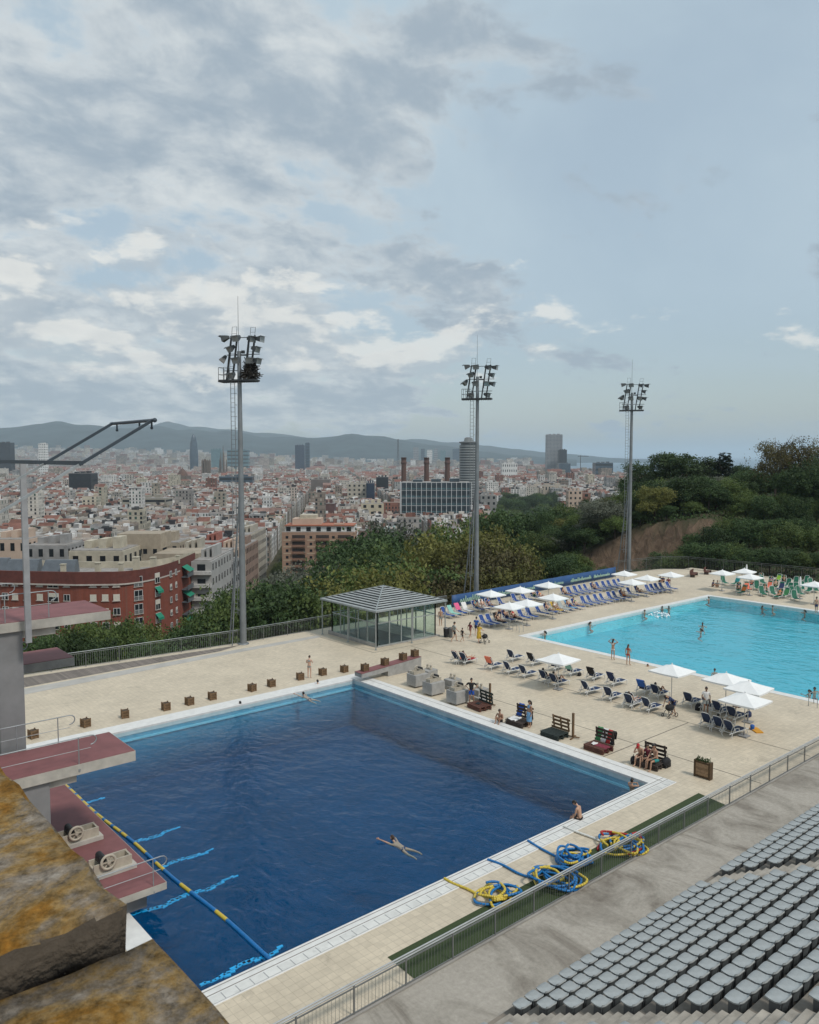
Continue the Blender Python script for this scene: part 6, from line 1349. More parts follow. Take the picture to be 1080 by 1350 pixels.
tree('dark', 1046, 152, EYE + (HZ - 622) / FPX * 152 - ground((1046 - 540) / FPX * 152, 152), 'dark tree filling the gap under the tall thin tree', .9)
row(['mid', 'dark', 'mid', 'dark', 'mid', 'dark'], [985, 1008, 1030, 1055, 1078, 1095], [150, 146, 150, 142, 146, 144], [648, 652, 650, 656, 650, 652], 'on steep slope under sparse tall trees')
row(['dark', 'dark', 'mid', 'dark', 'dark', 'mid', 'dark', 'mid'], [925, 945, 965, 990, 1015, 1040, 1065, 1090], [140, 136, 138, 134, 136, 132, 134, 130], [700, 688, 680, 684, 680, 686, 682, 690], 'in the middle of the right-hand slope')
row(['dark', 'mid', 'dark', 'dark', 'mid', 'dark', 'dark', 'dark', 'mid', 'dark'], [880, 905, 928, 950, 972, 995, 1018, 1040, 1062, 1085], [136, 130, 129, 126, 126, 124, 123, 122, 121, 120], [728, 722, 712, 716, 714, 722, 718, 724, 720, 722], 'right behind the far mesh railing')
row(['dark', 'mid', 'dark', 'dark', 'mid', 'dark', 'dark'], [815, 842, 868, 895, 920, 945, 970], [160, 164, 158, 162, 160, 158, 160], [662, 660, 655, 655, 648, 650, 652], 'in the thicket over the rock face', 1.25)
row(['dark', 'mid', 'dark', 'brown', 'dark', 'mid'], [985, 1005, 1028, 1050, 1075, 1095], [176, 180, 178, 182, 178, 180], [622, 625, 618, 612, 608, 612], 'below skyline at the right edge', 1.2)
row(['mid', 'dark', 'mid', 'dark', 'mid', 'dark'], [800, 855, 878, 762], [131, 130, 131, 132], [748, 746, 744, 746], 'in low bushes at the rock foot', 1.)
row(['dark', 'mid', 'dark', 'dark', 'mid', 'dark', 'dark', 'mid'], [772, 812, 846, 880, 915], [150, 149, 150, 149, 150], [690, 682, 678, 674, 668], 'overhanging the rock edge', 1.2)
for i in range(34):
    u, d = 716 + 7.4 * i + R.uniform(-4, 4), (152, 168, 184, 160, 176)[i % 5] + R.uniform(-5, 5); tree(('dark', 'mid', 'dark', 'olive', 'dark', 'mid', 'yellow')[i % 7], u, d, R.uniform(5.5, 8.5), 'x', 1.25); THINGS[-1]['label'] = f'bushy tree on the hill between rock face and crest, {ORD[i + 1]} from left'
# undergrowth on the hillside
def undergrowth():
    rr = random.Random(21); vs = []; fs = []
    for _ in range(4200):
        u = rr.uniform(560, 1180); d = rr.uniform(112, 235); s = (u - 540) / FPX * d; p = sd(s, d)
        if on_deck(p.x, p.y, 1.5): continue
        g0, g1 = ground(s, d - .8), ground(s, d + .8)
        if g1 - g0 > 1.1: continue
        c = Vector((p.x, p.y, (g0 + g1) / 2)); sz = rr.uniform(.6, 1.6)
        for _q in range(14):
            q = c + Vector((rr.gauss(0, 1) * sz * .5, rr.gauss(0, 1) * sz * .5, abs(rr.gauss(0, 1)) * sz * .45)); n_ = Vector((rr.gauss(0, 1), rr.gauss(0, 1), rr.gauss(.8, .8))).normalized(); a = n_.orthogonal().normalized(); b = n_.cross(a); r = rr.uniform(.12, .3); k = len(vs); vs += [q - a * r, q + b * r * .6, q + a * r, q - b * r * .6]; fs.append((k, k + 1, k + 2, k + 3))
    me = bpy.data.meshes.new('undergrowth'); me.from_pydata([tuple(v) for v in vs], [], fs); me.materials.append(LEAF['dark']); o = bpy.data.objects.new('undergrowth', me); COL.objects.link(o); struct(o, 'stuff')
undergrowth()
# ------------------------------------------------------------------ the city
def facade_mat():
    m, nt, b = newmat('painted facade'); at = N(nt, 'ShaderNodeAttribute', attribute_name='tone'); uv = N(nt, 'ShaderNodeUVMap', uv_map='UVMap'); sp = N(nt, 'ShaderNodeSeparateXYZ'); L(nt, uv, 0, sp, 0)
    ux = math_(nt, 'DIVIDE', sp.outputs[0], 2.6); vy = math_(nt, 'DIVIDE', sp.outputs[1], 3.1); fx_, fy_ = math_(nt, 'FRACT', ux), math_(nt, 'FRACT', vy)
    inr = lambda x, a, b_: math_(nt, 'MULTIPLY', math_(nt, 'GREATER_THAN', x, a), math_(nt, 'LESS_THAN', x, b_))
    cell = N(nt, 'ShaderNodeCombineXYZ'); nt.links.new(math_(nt, 'FLOOR', ux), cell.inputs[0]); nt.links.new(math_(nt, 'FLOOR', vy), cell.inputs[1]); wn = N(nt, 'ShaderNodeTexWhiteNoise', noise_dimensions='2D'); L(nt, cell, 0, wn, 0)
    win = math_(nt, 'MULTIPLY', math_(nt, 'MULTIPLY', inr(fx_, .28, .72), inr(fy_, .16, .78)), math_(nt, 'GREATER_THAN', wn.outputs[0], .12))
    r = N(nt, 'ShaderNodeValToRGB'); e = r.color_ramp.elements; r.color_ramp.interpolation = 'CONSTANT'; e[0].color = (.025, .028, .03, 1); e[1].position = .55; e[1].color = (.07, .075, .075, 1); k = e.new(.72); k.color = (.34, .31, .26, 1); k = e.new(.86); k.color = (.045, .09, .07, 1); L(nt, wn, 0, r, 0)
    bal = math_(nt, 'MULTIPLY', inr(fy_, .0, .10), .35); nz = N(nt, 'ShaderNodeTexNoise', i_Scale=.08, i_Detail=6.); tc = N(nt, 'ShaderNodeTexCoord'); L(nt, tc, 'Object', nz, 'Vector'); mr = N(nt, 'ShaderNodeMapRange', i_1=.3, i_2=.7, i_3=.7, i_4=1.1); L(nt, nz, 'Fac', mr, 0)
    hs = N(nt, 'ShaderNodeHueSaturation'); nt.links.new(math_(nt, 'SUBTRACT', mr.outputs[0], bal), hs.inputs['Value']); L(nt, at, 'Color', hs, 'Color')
    mx = N(nt, 'ShaderNodeMix', data_type='RGBA'); nt.links.new(win, mx.inputs[0]); nt.links.new(hs.outputs[0], mx.inputs[6]); nt.links.new(r.outputs[0], mx.inputs[7]); nt.links.new(mx.outputs[2], b.inputs['Base Color']); b.inputs['Roughness'].default_value = .75; b.inputs['Specular IOR Level'].default_value = .2; return m
def roof_mat():
    m, nt, b = newmat('flat roof and tiles'); at = N(nt, 'ShaderNodeAttribute', attribute_name='tone'); tc = N(nt, 'ShaderNodeTexCoord'); nz = N(nt, 'ShaderNodeTexNoise', i_Scale=.25, i_Detail=7., i_Roughness=.7); L(nt, tc, 'Object', nz, 'Vector'); mr = N(nt, 'ShaderNodeMapRange', i_1=.3, i_2=.7, i_3=.6, i_4=1.2); L(nt, nz, 'Fac', mr, 0)
    hs = N(nt, 'ShaderNodeHueSaturation'); L(nt, mr, 0, hs, 'Value'); L(nt, at, 'Color', hs, 'Color'); L(nt, hs, 'Color', b, 'Base Color'); b.inputs['Roughness'].default_value = .85; b.inputs['Specular IOR Level'].default_value = .15; return m
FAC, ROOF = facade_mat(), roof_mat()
WALLS = [((.56, .52, .46), 'cream'), ((.62, .60, .57), 'off-white'), ((.42, .37, .30), 'ochre'), ((.40, .375, .35), 'grey-beige'), ((.68, .67, .65), 'white'), ((.45, .38, .33), 'salmon'), ((.33, .33, .325), 'grey'), ((.24, .115, .085), 'red brick'), ((.29, .24, .20), 'brown'), ((.52, .47, .37), 'pale yellow')]
ROOFS = [((.21, .10, .075), 'terracotta'), ((.24, .155, .13), 'faded red'), ((.33, .32, .31), 'grey'), ((.56, .55, .53), 'pale'), ((.14, .135, .13), 'dark grey'), ((.27, .22, .185), 'brownish')]
class CB:
    "building shapes with wall and roof tones; becomes one mesh"
    def __init__(s): s.v = []; s.f = []; s.m = []; s.c = []; s.uv = []
    def block(s, ctr, ax, w, dp, z0, z1, wc, rc, off=0., gable=False, slope=.22, ws=1.):
        ax = Vector((ax[0], ax[1], 0)); ay = Vector((-ax.y, ax.x, 0)); c = Vector((ctr[0], ctr[1], 0)); b = len(s.v)
        q = [c - ax * w / 2 - ay * dp / 2, c + ax * w / 2 - ay * dp / 2, c + ax * w / 2 + ay * dp / 2, c - ax * w / 2 + ay * dp / 2]
        s.v += [(p.x, p.y, z0) for p in q] + [(p.x, p.y, z1) for p in q]; h = z1 - z0
        for i in range(4):
            j = (i + 1) % 4; L_ = (w, dp)[i % 2]; s.f.append((b + i, b + j, b + 4 + j, b + 4 + i)); s.m.append(0); s.c.append(wc); o = off + i * 7.3; s.uv.append(((o, -h * (.9 + .2 * ws % .2)), (o + L_ * ws, -h * (.9 + .2 * ws % .2)), (o + L_ * ws, 0), (o, 0)))
        if gable:
            k = len(s.v); zr = z1 + dp * slope; a, d_ = c - ax * w / 2, c + ax * w / 2; s.v += [(a.x, a.y, zr), (d_.x, d_.y, zr)]
            for f in ((b + 4, b + 5, k + 1, k), (b + 6, b + 7, k, k + 1)): s.f.append(f); s.m.append(1); s.c.append(rc); s.uv.append(((0, 0),) * 4)
            for f in ((b + 7, b + 4, k), (b + 5, b + 6, k + 1)): s.f.append(f); s.m.append(1); s.c.append(wc); s.uv.append(((0, 0),) * 3)
        else: s.f.append((b + 4, b + 5, b + 6, b + 7)); s.m.append(1); s.c.append(rc); s.uv.append(((0, 0),) * 4)
    def plain(s, ctr, ax, w, dp, z0, z1, wc):
        n = len(s.m); s.block(ctr, ax, w, dp, z0, z1, wc, wc)
        for i in range(n, len(s.m)): s.m[i] = 1
    def build(s, name, parent=None):
        me = bpy.data.meshes.new(name); me.from_pydata(s.v, [], s.f); me.materials.append(FAC); me.materials.append(ROOF); me.polygons.foreach_set('material_index', s.m)
        ul = me.uv_layers.new(name='UVMap'); ul.data.foreach_set('uv', [x for u in s.uv for p in u for x in p])
        ca = me.color_attributes.new('tone', 'FLOAT_COLOR', 'CORNER'); ca.data.foreach_set('color', [x for f, c in zip(s.f, s.c) for _ in f for x in (c[0], c[1], c[2], 1.)]); me.update()
        o = bpy.data.objects.new(name, me); COL.objects.link(o)
        if parent is not None: adopt(o, parent)
        return o
AXD = Vector((-57.5, 600)).normalized()                  # the street runs away from us in this direction (right, ahead)
def qp(q, p): s, d = -59.5 + AXD.x * p + AXD.y * q, 300 + AXD.y * p - AXD.x * q; return s, d
ax_w = sd(AXD.y, -AXD.x) ; ax_w.z = 0                     # across the street
rr = random.Random(77); LOTS = []
def lots():
    p = -10.
    while p < 6600:
        near = p < 900; bd = rr.uniform(62, 84) if near else rr.uniform(90, 118) if p < 2600 else rr.uniform(110, 140); q = -2600. if p > 900 else -800.
        k0 = math.floor(q / 92.)
        for k in range(k0, int(-q * .8 / 92) + 1 if p > 900 else 16):
            q0, q1 = k * 92. + 6.5, (k + 1) * 92. - 6.5; step = 10.5 if p < 700 else 14. if p < 1600 else 22. if p < 3200 else 34.
            bh = rr.uniform(15.5, 20.5); nr = max(2, int(bd / (12.5 if p < 1400 else 22. if p < 3200 else 36.)))
            qq = q0
            while qq < q1 - 4:
                w = min(q1 - qq, step * rr.uniform(.7, 1.35)); 
                if q1 - qq - w < 5: w = q1 - qq
                for r_ in range(nr): yield (qq + w / 2, p + bd * (r_ + .5) / nr, w, bd / nr, r_ in (0, nr - 1) or qq == q0 or qq + w >= q1 - .1, bh)
                qq += w
        p += bd + (11. if near else 16.)
def hidden_zone(u, d, y):
    return (u > 690 and d < 900) or (u > 600 and d < 520)
for q, p, w, dp, edge_, bh in lots():
    s, d = qp(q, p); u = 540 + FPX * s / d
    if d < 330 or not (-60 < u < 1010) or d > 6800: continue
    if d < 520 and u > 600 or (u > 640 and d < 950) or (u > 900 - (d - 900) * .02 and d < 1500): continue
    lim = lerp(math.log(d), [math.log(x) for x in (700, 1500, 2500, 5000, 11000)], [2200, 1000, 850, 735, 655])
    if u > lim - 14: continue
    if 367 < u < 470 and d < 392 or (u < 330 and d < 352): continue
    if 384 < u < 408 and 430 < d < 820 and False: continue
    if 655 < u < 742 and 900 < d < 1250: continue          # park
    if 524 < u < 626 and 640 < d < 860: continue            # glass office block
    if 600 < u < 634 and d < 1250 and d > 900: continue
    LOTS.append((d, u, s, w, dp, edge_, bh))
LOTS.sort(key=lambda l: l[:3])
rest = CB(); NB = [0]; CITY = []
def size_of(l): return l[3] * 14 / l[0] ** 1.3
def make_lot(l, cb, detail):
    d, u, s, w, dp, edge_, bh = l; g = ground(s, d); h = bh + rr.uniform(-1.8, 1.8) - (0 if edge_ else (rr.random() < .45) * rr.uniform(2, 9)) + (rr.random() < .02) * rr.uniform(8, 20)
    if d < 470: h = min(h, 19.)
    wc, wn_ = WALLS[min(9, int(rr.random() ** 1.25 * 10))]; rc, rn = ROOFS[rr.choice((0, 0, 1, 1, 2, 2, 3, 3, 3, 4, 5, 5))]; j = rr.uniform(.82, 1.12); wc = tuple(c * j for c in wc); rc = tuple(c * k_ for k_ in (rr.uniform(.8, 1.15),) for c in rc); c = sd(s, d); a = ax_w
    gable = rn in ('terracotta', 'faded red') and rr.random() < .45
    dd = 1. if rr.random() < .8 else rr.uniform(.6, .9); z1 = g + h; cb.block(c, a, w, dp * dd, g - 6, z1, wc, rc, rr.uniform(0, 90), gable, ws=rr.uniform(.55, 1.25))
    return c, a, z1, wc, rc, wn_, rn, gable, h
def clutter(c, a, z1, w, dp, wc, cb, n):
    ay = Vector((-a.y, a.x, 0))
    for _ in range(n):
        k = rr.uniform(1.6, 4.6); e = rr.uniform(1.6, 4.); hh = rr.uniform(1.4, 3.4); p = Vector(c) + a * rr.uniform(-.42, .42) * max(1, w - k) + ay * rr.uniform(-.42, .42) * max(1, dp - e); cc = rr.choice(((.62, .58, .52), (.70, .69, .66), wc, (.25, .13, .10), (.40, .39, .38), (.08, .08, .08), (.50, .42, .35), (.72, .71, .69), (.05, .05, .055))); cb.plain(p, a, k, e, z1 - .3, z1 + hh, tuple(x * k_ for k_ in (rr.uniform(.75, 1.15),) for x in cc))
    if rr.random() < .7:      # parapets
        for sg in (-1, 1): cb.plain(Vector(c) + ay * sg * (dp / 2 - .15), a, w - .1, .3, z1 - .2, z1 + rr.uniform(.6, 1.1), wc)
        for sg in (-1, 1): cb.plain(Vector(c) + a * sg * (w / 2 - .16), a, .3, dp - .62, z1 - .2, z1 + rr.uniform(.6, 1.4), wc)
LM = [(105, 'black office cube'), (190, 'long beige block'), (255, 'bullet tower'), (320, 'nearest floodlight mast'), (396, 'dark tower pair'), (425, 'balcony block'), (485, 'navy office slab'), (535, 'first chimney'), (590, 'third chimney'), (617, 'round office tower'), (672, 'white arcaded block'), (730, 'twin towers'), (790, 'grey port block')]
LABS = {}
cand = [l for l in LOTS if l[0] < 1300]; chosen = set(id(l) for l in sorted(cand, key=size_of, reverse=True)[:290])
for l in LOTS:
    d, u, s, w, dp, edge_, bh = l
    if id(l) in chosen:
        cb = CB(); c, a, z1, wc, rc, wn_, rn, gable, h = make_lot(l, cb, 1); lm = min(LM, key=lambda q: abs(q[0] - u)); ln = ('low ' if h < 14 else 'tall ' if h > 24 else '') + wn_
        o = empty('city_building', (0, 0, 0)); b0 = cb.build('walls', o); k2 = CB(); 
        if not gable: clutter(c, a, z1, w, dp, wc, k2, rr.randrange(2, 6)); 
        if k2.f:
            k2.build('rooftop_huts', o)['kind'] = 'stuff'
        lab = f'{ln} city house with {rn} {"pitched" if gable else "flat"} roof below the {lm[1]}'; LABS.setdefault(lab, []).append((o, u, d))
    else:
        c, a, z1, wc, rc, wn_, rn, gable, h = make_lot(l, rest, 0)
        if not gable and d < 3600: clutter(c, a, z1, w, dp, wc, rest, rr.randrange(2, 5) if d < 1800 else rr.randrange(1, 3)) if d < 2400 else [rest.plain(Vector(c) + a * rr.uniform(-5, 5), a, rr.uniform(3, 9), rr.uniform(3, 9), z1 - .2, z1 + rr.uniform(1.5, 5), tuple(x * k_ for k_ in (rr.uniform(.6, 1.2),) for x in WALLS[rr.randrange(10)][0])) for _ in range(rr.randrange(0, 3))]
for lab, os_ in LABS.items():
    os_.sort(key=lambda r: r[2])
    for i, (o, u, d) in enumerate(os_): tag(o, lab if len(os_) == 1 else f'{lab}, {ORD[i + 1]} nearest', 'house', 'houses of the city below')
# farthest districts: towers and slabs
for _ in range(4200):
    d = rr.uniform(4200, 8800); u = rr.uniform(-40, 700)
    if u > lerp(math.log(d), [math.log(x) for x in (2500, 5000, 11000)], [850, 735, 655]) - 10: continue
    s = (u - 540) / FPX * d; h = rr.uniform(16, 34) + (rr.random() < .12) * rr.uniform(15, 40); rest.block(sd(s, d), ax_w, rr.uniform(18, 60), rr.uniform(14, 30), ground(s, d) - 8, ground(s, d) + h, tuple(x * k_ for k_ in (rr.uniform(.7, 1.1),) for x in WALLS[rr.randrange(10)][0]), ROOFS[rr.randrange(6)][0])
ro = rest.build('distant_city'); struct(ro, 'stuff')
# ------------------------------------------------------------------ the red brick block below the terrace
def zt(y, d): return EYE + (HZ - y) / FPX * d
brick = tilemat('red brick', (.235, .060, .036), (.20, .075, .05), .5, .02, .85, .10, .16, .5); brick_d = mat('dark brick parapet', (.135, .040, .030), .85, .15, 1.); pale_st = mat('pale stone band', (.50, .44, .39), .8, .12, 1.)
shut = mat('cream roller shutter', (.62, .57, .48), .6, .08, 3.); wframe = mat('window frame white', (.6, .6, .58), .5, .06); dglass = mat('dark window glass', (.018, .022, .026), .12, .1); awn = mat('green awning', (.01, .21, .125), .7, .12, 4.); gravel = mat('grey roof felt', (.30, .28, .26), .9, .2, .6); cream_w = mat('cream render', (.48, .43, .33), .8, .14, .7); greyw = mat('grey slate panel', (.10, .115, .13), .4, .15, .8)
RB = [(-190, 190), (-110, 176), (0, 168.6), (98, 166.4), (150, 167), (165, 168), (180, 169.9), (193, 172.2), (205, 175), (214, 177.8), (223, 181), (230, 184.3), (236, 187.6)]
rbz = -7.6; org = ud(60, 168, 0); t = thing('brick_building', 'curved red brick apartment block with cream shutters below the diving tower', 'apartment block', org)
def rb(u): d = lerp(u, [p[0] for p in RB], [p[1] for p in RB]); return ud(u, d) - org
mb = MB(); uu = [RB[0][0] + (RB[-1][0] - RB[0][0]) * i / 46 for i in range(47)]; pts = [rb(u) for u in uu]; back = [p + FWD_ for p in pts] if False else None
av = Vector((FX, FY, 0)); dep = 13.
def ring(off, z, k=0.): return [(p.x + av.x * off, p.y + av.y * off, z) for p in pts]
def strip(mb, a, b, m=0): n = len(a); mb.add(a + b, [(i, i + 1, n + i + 1, n + i) for i in range(n - 1)], m)
strip(mb, ring(0, -44), ring(0, rbz - 2.6)); strip(mb, ring(dep, -44), ring(dep, rbz - .5)); a, b = pts[-1], pts[-1] + av * dep
mb.add([(a.x, a.y, -44), (b.x, b.y, -44), (b.x, b.y, rbz - 2.6), (a.x, a.y, rbz - 2.6)], [(0, 1, 2, 3)]); mb.build('wall', brick, t)
mb = MB(); strip(mb, ring(-.25, rbz - 2.55), ring(-.25, rbz)); strip(mb, ring(-.25, rbz), ring(.25, rbz)); strip(mb, ring(.25, rbz), ring(.25, rbz - 1.)); mb.add([(p.x, p.y, z) for p in (a - av * .25, b) for z in (rbz - 2.6, rbz)], [(0, 2, 3, 1)]); mb.build('parapet', brick_d, t)
mb = MB(); strip(mb, ring(-.40, rbz - 2.85), ring(-.40, rbz - 2.55)); strip(mb, ring(-.40, rbz - 2.55), ring(-.2, rbz - 2.55)); mb.build('cornice', pale_st, t)
mb = MB(); strip(mb, ring(.2, rbz - .9), ring(dep, rbz - .9)); rf = mb.build('roof', gravel, t)
for u, off, w, h in ((150, 3, .9, 2.2), (190, 5, 1.1, 2.6), (120, 2.5, 1., 2.4), (160, 8, 1.2, 2.8), (72, 3, .9, 2.), (224, 5, .8, 1.8)):
    p = rb(u) + av * off; mb = MB(); mb.box((p.x, p.y, rbz - .9 + h / 2), (w, w, h), 0, HEAD); mb.box((p.x, p.y, rbz - .9 + h + .08), (w + .2, w + .2, .16), 0, HEAD); mb.build('chimney', cream_w, rf)
mb = MB(); strip(mb, ring(dep - .4, rbz - .9), ring(dep - .4, rbz + .5)); strip(mb, ring(dep - .4, rbz + .5), ring(dep, rbz + .5)); mb.build('rear_parapet', cream_w, rf)
for u in (-30, 12, 62):                 # slate attic boxes
    p = rb(u) + av * 5; mb = MB(); v = [(-3.6, -1.6, 0), (3.6, -1.6, 0), (3.6, 1.6, 0), (-3.6, 1.6, 0), (-3.3, .4, 2.6), (3.3, .4, 2.6), (3.3, 1.6, 2.6), (-3.3, 1.6, 2.6)]; M = Matrix.Rotation(HEAD - math.pi / 2, 3, 'Z'); mb.add([M @ Vector(q) + Vector((p.x, p.y, rbz - .9)) for q in v], [(0, 1, 5, 4), (1, 2, 6, 5), (2, 3, 7, 6), (3, 0, 4, 7), (4, 5, 6, 7)]); mb.build('attic_box', greyw, rf)
def win(u, z, w, h, kind):
    p, q = rb(u - 1.5), rb(u + 1.5); tx = (q - p).normalized(); n_ = Vector((tx.y, -tx.x, 0)); c = rb(u); yaw = math.atan2(tx.y, tx.x); mb = MB()
    f = lambda dx, dz, off, sx, sz, m: mb.box(c + tx * dx + n_ * off + Vector((0, 0, z + dz)), (sx, .12, sz), m, yaw)
    f(0, 0, .02, w, h, 1 if kind == 'shut' else 2)
    if kind != 'shut':
        for dx in ((-w / 2, 0, w / 2) if w < 2.4 else (-w / 2, -w / 6, w / 6, w / 2)): f(dx, 0, .05, .09, h, 0)
        f(0, h / 2, .05, w + .09, .09, 0)
        if kind == 'half': f(0, h * .27, .06, w - .1, h * .45, 1)
    f(0, -h / 2 - .08, .12, w + .35, .14, 3); o = mb.build('window', [wframe, shut, dglass, pale_st], t)
    if kind == 'french' or kind == 'awn':
        mb = MB()
        for k in range(12): mb.box(c + tx * ((k - 5.5) * w / 11) + n_ * .35 + Vector((0, 0, z - h / 2 + .45)), (.035, .035, .9), 0, yaw)
        mb.box(c + n_ * .35 + Vector((0, 0, z - h / 2 + .9)), (w + .1, .05, .05), 0, yaw); mb.build('balcony_rail', wframe, t)
    if kind == 'awn':
        mb = MB(); A = [c + tx * sx * w * .62 + n_ * off + Vector((0, 0, z + dz)) for off, dz in ((.1, h * .5), (.95, .15), (1.0, -.35)) for sx in (-1, 1)]; mb.add(A, [(0, 1, 3, 2), (2, 3, 5, 4)]); mb.build('awning', awn, t)
for r_, z in enumerate((-10.1, -13.05, -16.0, -18.95, -21.9, -24.85, -27.8)):
    for u in (-95, -70, -45, -20, 2, 15, 31, 48): win(u, z, 1.35, 1.35, ('shut', 'half', 'open')[(u * 7 + r_ * 3) % 3])
    win(66, z, 2.3, 1.7, 'half' if r_ else 'open'); win(84, z, 1.3, 1.3, ('shut', 'open')[r_ % 2])
    for u in (119, 135, 150): win(u, z, 1.3, 1.35, 'shut' if r_ < 2 or (u + r_) % 2 else 'open')
    win(179, z, 1.9, 2.1, 'french'); win(204.5, z, 1.6, 2.1, ('half', 'awn', 'half', 'awn', 'french', 'half', 'awn')[r_])
    for u in (222.5, 229.5): win(u, z, .9, 1.2, ('open', 'half')[r_ % 2])
for i, z in enumerate((-11.2, -14.2, -17.2, -20.2, -23.2)):      # corner balconies at the street end
    c = rb(236) + av * 3 + Vector((RT.x, RT.y, 0)) * .5; mb = MB(); mb.box((c.x, c.y, z - .8), (5., 2.2, .18), 0, HEAD); mb.box((c.x + RT.x * 1., c.y + RT.y * 1., z - .25), (5., .06, 1.), 0, HEAD); mb.build('corner_balcony', greyw, t)
    if i % 2 == 0: mb = MB(); A = [c + Vector((RT.x, RT.y, 0)) * k + av * s_ * 2.2 + Vector((0, 0, z + q)) for k, q in ((-.4, 1.7), (1.4, .5)) for s_ in (-1, 1)]; mb.add(A, [(0, 1, 3, 2)]); mb.build('awning', awn, t)
# ------------------------------------------------------------------ helpers for slabs
def slab(name, label, cat, u0, u1, ytop, d, dep, wallm, storeys, bands=None, zb=None, win_=None, roofm=None, rot=0., group=None, bay=3.4, piers=None):
    "an office or flat block seen square on: body, a recessed glazed strip per storey, roof plant"
    w = (u1 - u0) / FPX * d; z1 = zt(ytop, d); s = ((u0 + u1) / 2 - 540) / FPX * d; g = ground(s, d) - 2 if zb is None else zb; p = sd(s, d + dep / 2, g); t = thing(name, label, cat, p, HEAD - math.pi / 2 + rot, group); h = z1 - g
    mb = MB(); mb.bb(-w / 2, w / 2, -dep / 2, dep / 2, 0, h); mb.build('wall', wallm, t)
    mb = MB(); mb.bb(-w / 2 + .4, w / 2 - .4, -dep / 2 + .4, dep / 2 - .4, h, h + .25); rf = mb.build('roof', roofm or gravel, t)
    for k in range(3): mb = MB(); x = (k - 1) * w * .27; mb.bb(x - w * .07, x + w * .07, -dep * .2, dep * .15, h + .25, h + 2.2 + k * .5); mb.build('roof_plant', wallm, rf)
    if storeys:
        sh = h * .96 / storeys
        for k in range(storeys):
            z = h - (k + .62) * sh
            if z - sh * .3 < 0: continue
            for ax in (0, 1):
                mb = MB(); L_ = (w, dep)[ax]; n = max(1, int(L_ / bay)) if bands is None else 1; n = 3 if n == 2 else n; st_ = L_ / n
                for i in range(n):
                    c = -L_ / 2 + st_ * (i + .5); hw = st_ * (.20 if bands is None else .48); q = (.0, sh * (.44 if bands is None else .36))
                    for sg in (-1, 1):
                        if ax == 0: mb.bb(c - hw, c + hw, sg * (dep / 2 + .02) - .03, sg * (dep / 2 + .02) + .03, z, z + q[1])
                        else: mb.bb(sg * (w / 2 + .02) - .03, sg * (w / 2 + .02) + .03, c - hw, c + hw, z, z + q[1])
                if n > 1: mb.build('window_strip', win_ or dglass, t)
                else:
                    for q_ in (0, 1):
                        m2 = MB(); m2.v, m2.f, m2.m, m2.sm = mb.v[8 * q_:8 * q_ + 8], mb.f[:6], [0] * 6, [False] * 6; m2.build('window_strip', win_ or dglass, t)
    return t, w, h, dep
beige, whitew, brownw, salm = mat('beige render', (.42, .38, .31), .8, .14, .2), mat('white render', (.66, .65, .62), .8, .1, .2), mat('brown cladding', (.13, .095, .085), .7, .15, .2), mat('salmon render', (.52, .39, .30), .8, .12, .2)
darkg, navyg, tealg, blueg = mat('black curtain wall', (.022, .024, .03), .18, .3, .15), mat('navy curtain wall', (.025, .04, .07), .2, .25, .12), mat('teal curtain wall', (.11, .19, .21), .25, .2, .08), mat('blue grey curtain wall', (.06, .09, .12), .2, .25, .08)
# balcony block across the street
t, w, h, dp = slab('balcony_building', 'orange brick block of flats with deep dark balconies behind the silvery trees', 'apartment block', 371, 467, 702, 357, 16, mat('orange brick', (.36, .225, .155), .85, .12, .5), 0)
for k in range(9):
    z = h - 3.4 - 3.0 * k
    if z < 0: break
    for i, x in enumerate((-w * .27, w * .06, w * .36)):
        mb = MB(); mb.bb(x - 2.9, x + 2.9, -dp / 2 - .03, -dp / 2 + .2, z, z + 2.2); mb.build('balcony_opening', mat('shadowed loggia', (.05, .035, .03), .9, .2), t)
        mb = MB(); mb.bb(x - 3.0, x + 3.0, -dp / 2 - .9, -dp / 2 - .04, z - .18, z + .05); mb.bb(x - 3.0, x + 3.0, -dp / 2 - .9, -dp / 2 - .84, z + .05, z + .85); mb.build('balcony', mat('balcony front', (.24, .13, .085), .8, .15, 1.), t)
    for x in (-w * .43, -w * .1, w * .21, w * .47): mb = MB(); mb.bb(x - .6, x + .6, -dp / 2 - .04, -dp / 2 + .02, z + .6, z + 1.8); mb.build('window', [dglass], t)
    for x in (-w * .43, -w * .1, w * .21): mb = MB(); mb.bb(x - 1.7, x + 1.7, -dp / 2 - .06, -dp / 2 + .01, z - .35, z + .1); mb.build('brick_band', mat('pale band', (.47, .36, .25), .8, .1), t)
mb = MB(); mb.bb(-w * .46, w * .5, -dp / 2 + 2.2, dp / 2, h, h + 2.7); mb.build('attic', whitew, t); mb = MB(); mb.bb(-w * .47, w * .5, -dp / 2 + 1.4, -dp / 2 + 2.1, h + 2.7, h + 3.1); mb.bb(-w * .47, w * .5, -dp / 2 + 2.1, dp / 2, h + 2.7, h + 2.95); mb.build('attic_roof', mat('orange roof edge', (.38, .13, .07), .8, .15), t)
for k in range(7): mb = MB(); x = -w * .42 + k * w * .14; mb.bb(x - 1.0, x + 1.0, -dp / 2 + 2.14, -dp / 2 + 2.25, h + .3, h + 2.2); mb.build('window', dglass, t)
mb = MB(); mb.bb(-w * .38, w * .02, -2, dp / 2, h + 2.9, h + 5.6); mb.build('penthouse', salm, t); mb = MB(); mb.bb(-w * .28, -w * .05, -1, dp / 2 - 1, h + 5.6, h + 7.2); mb.build('penthouse', cream_w, t)
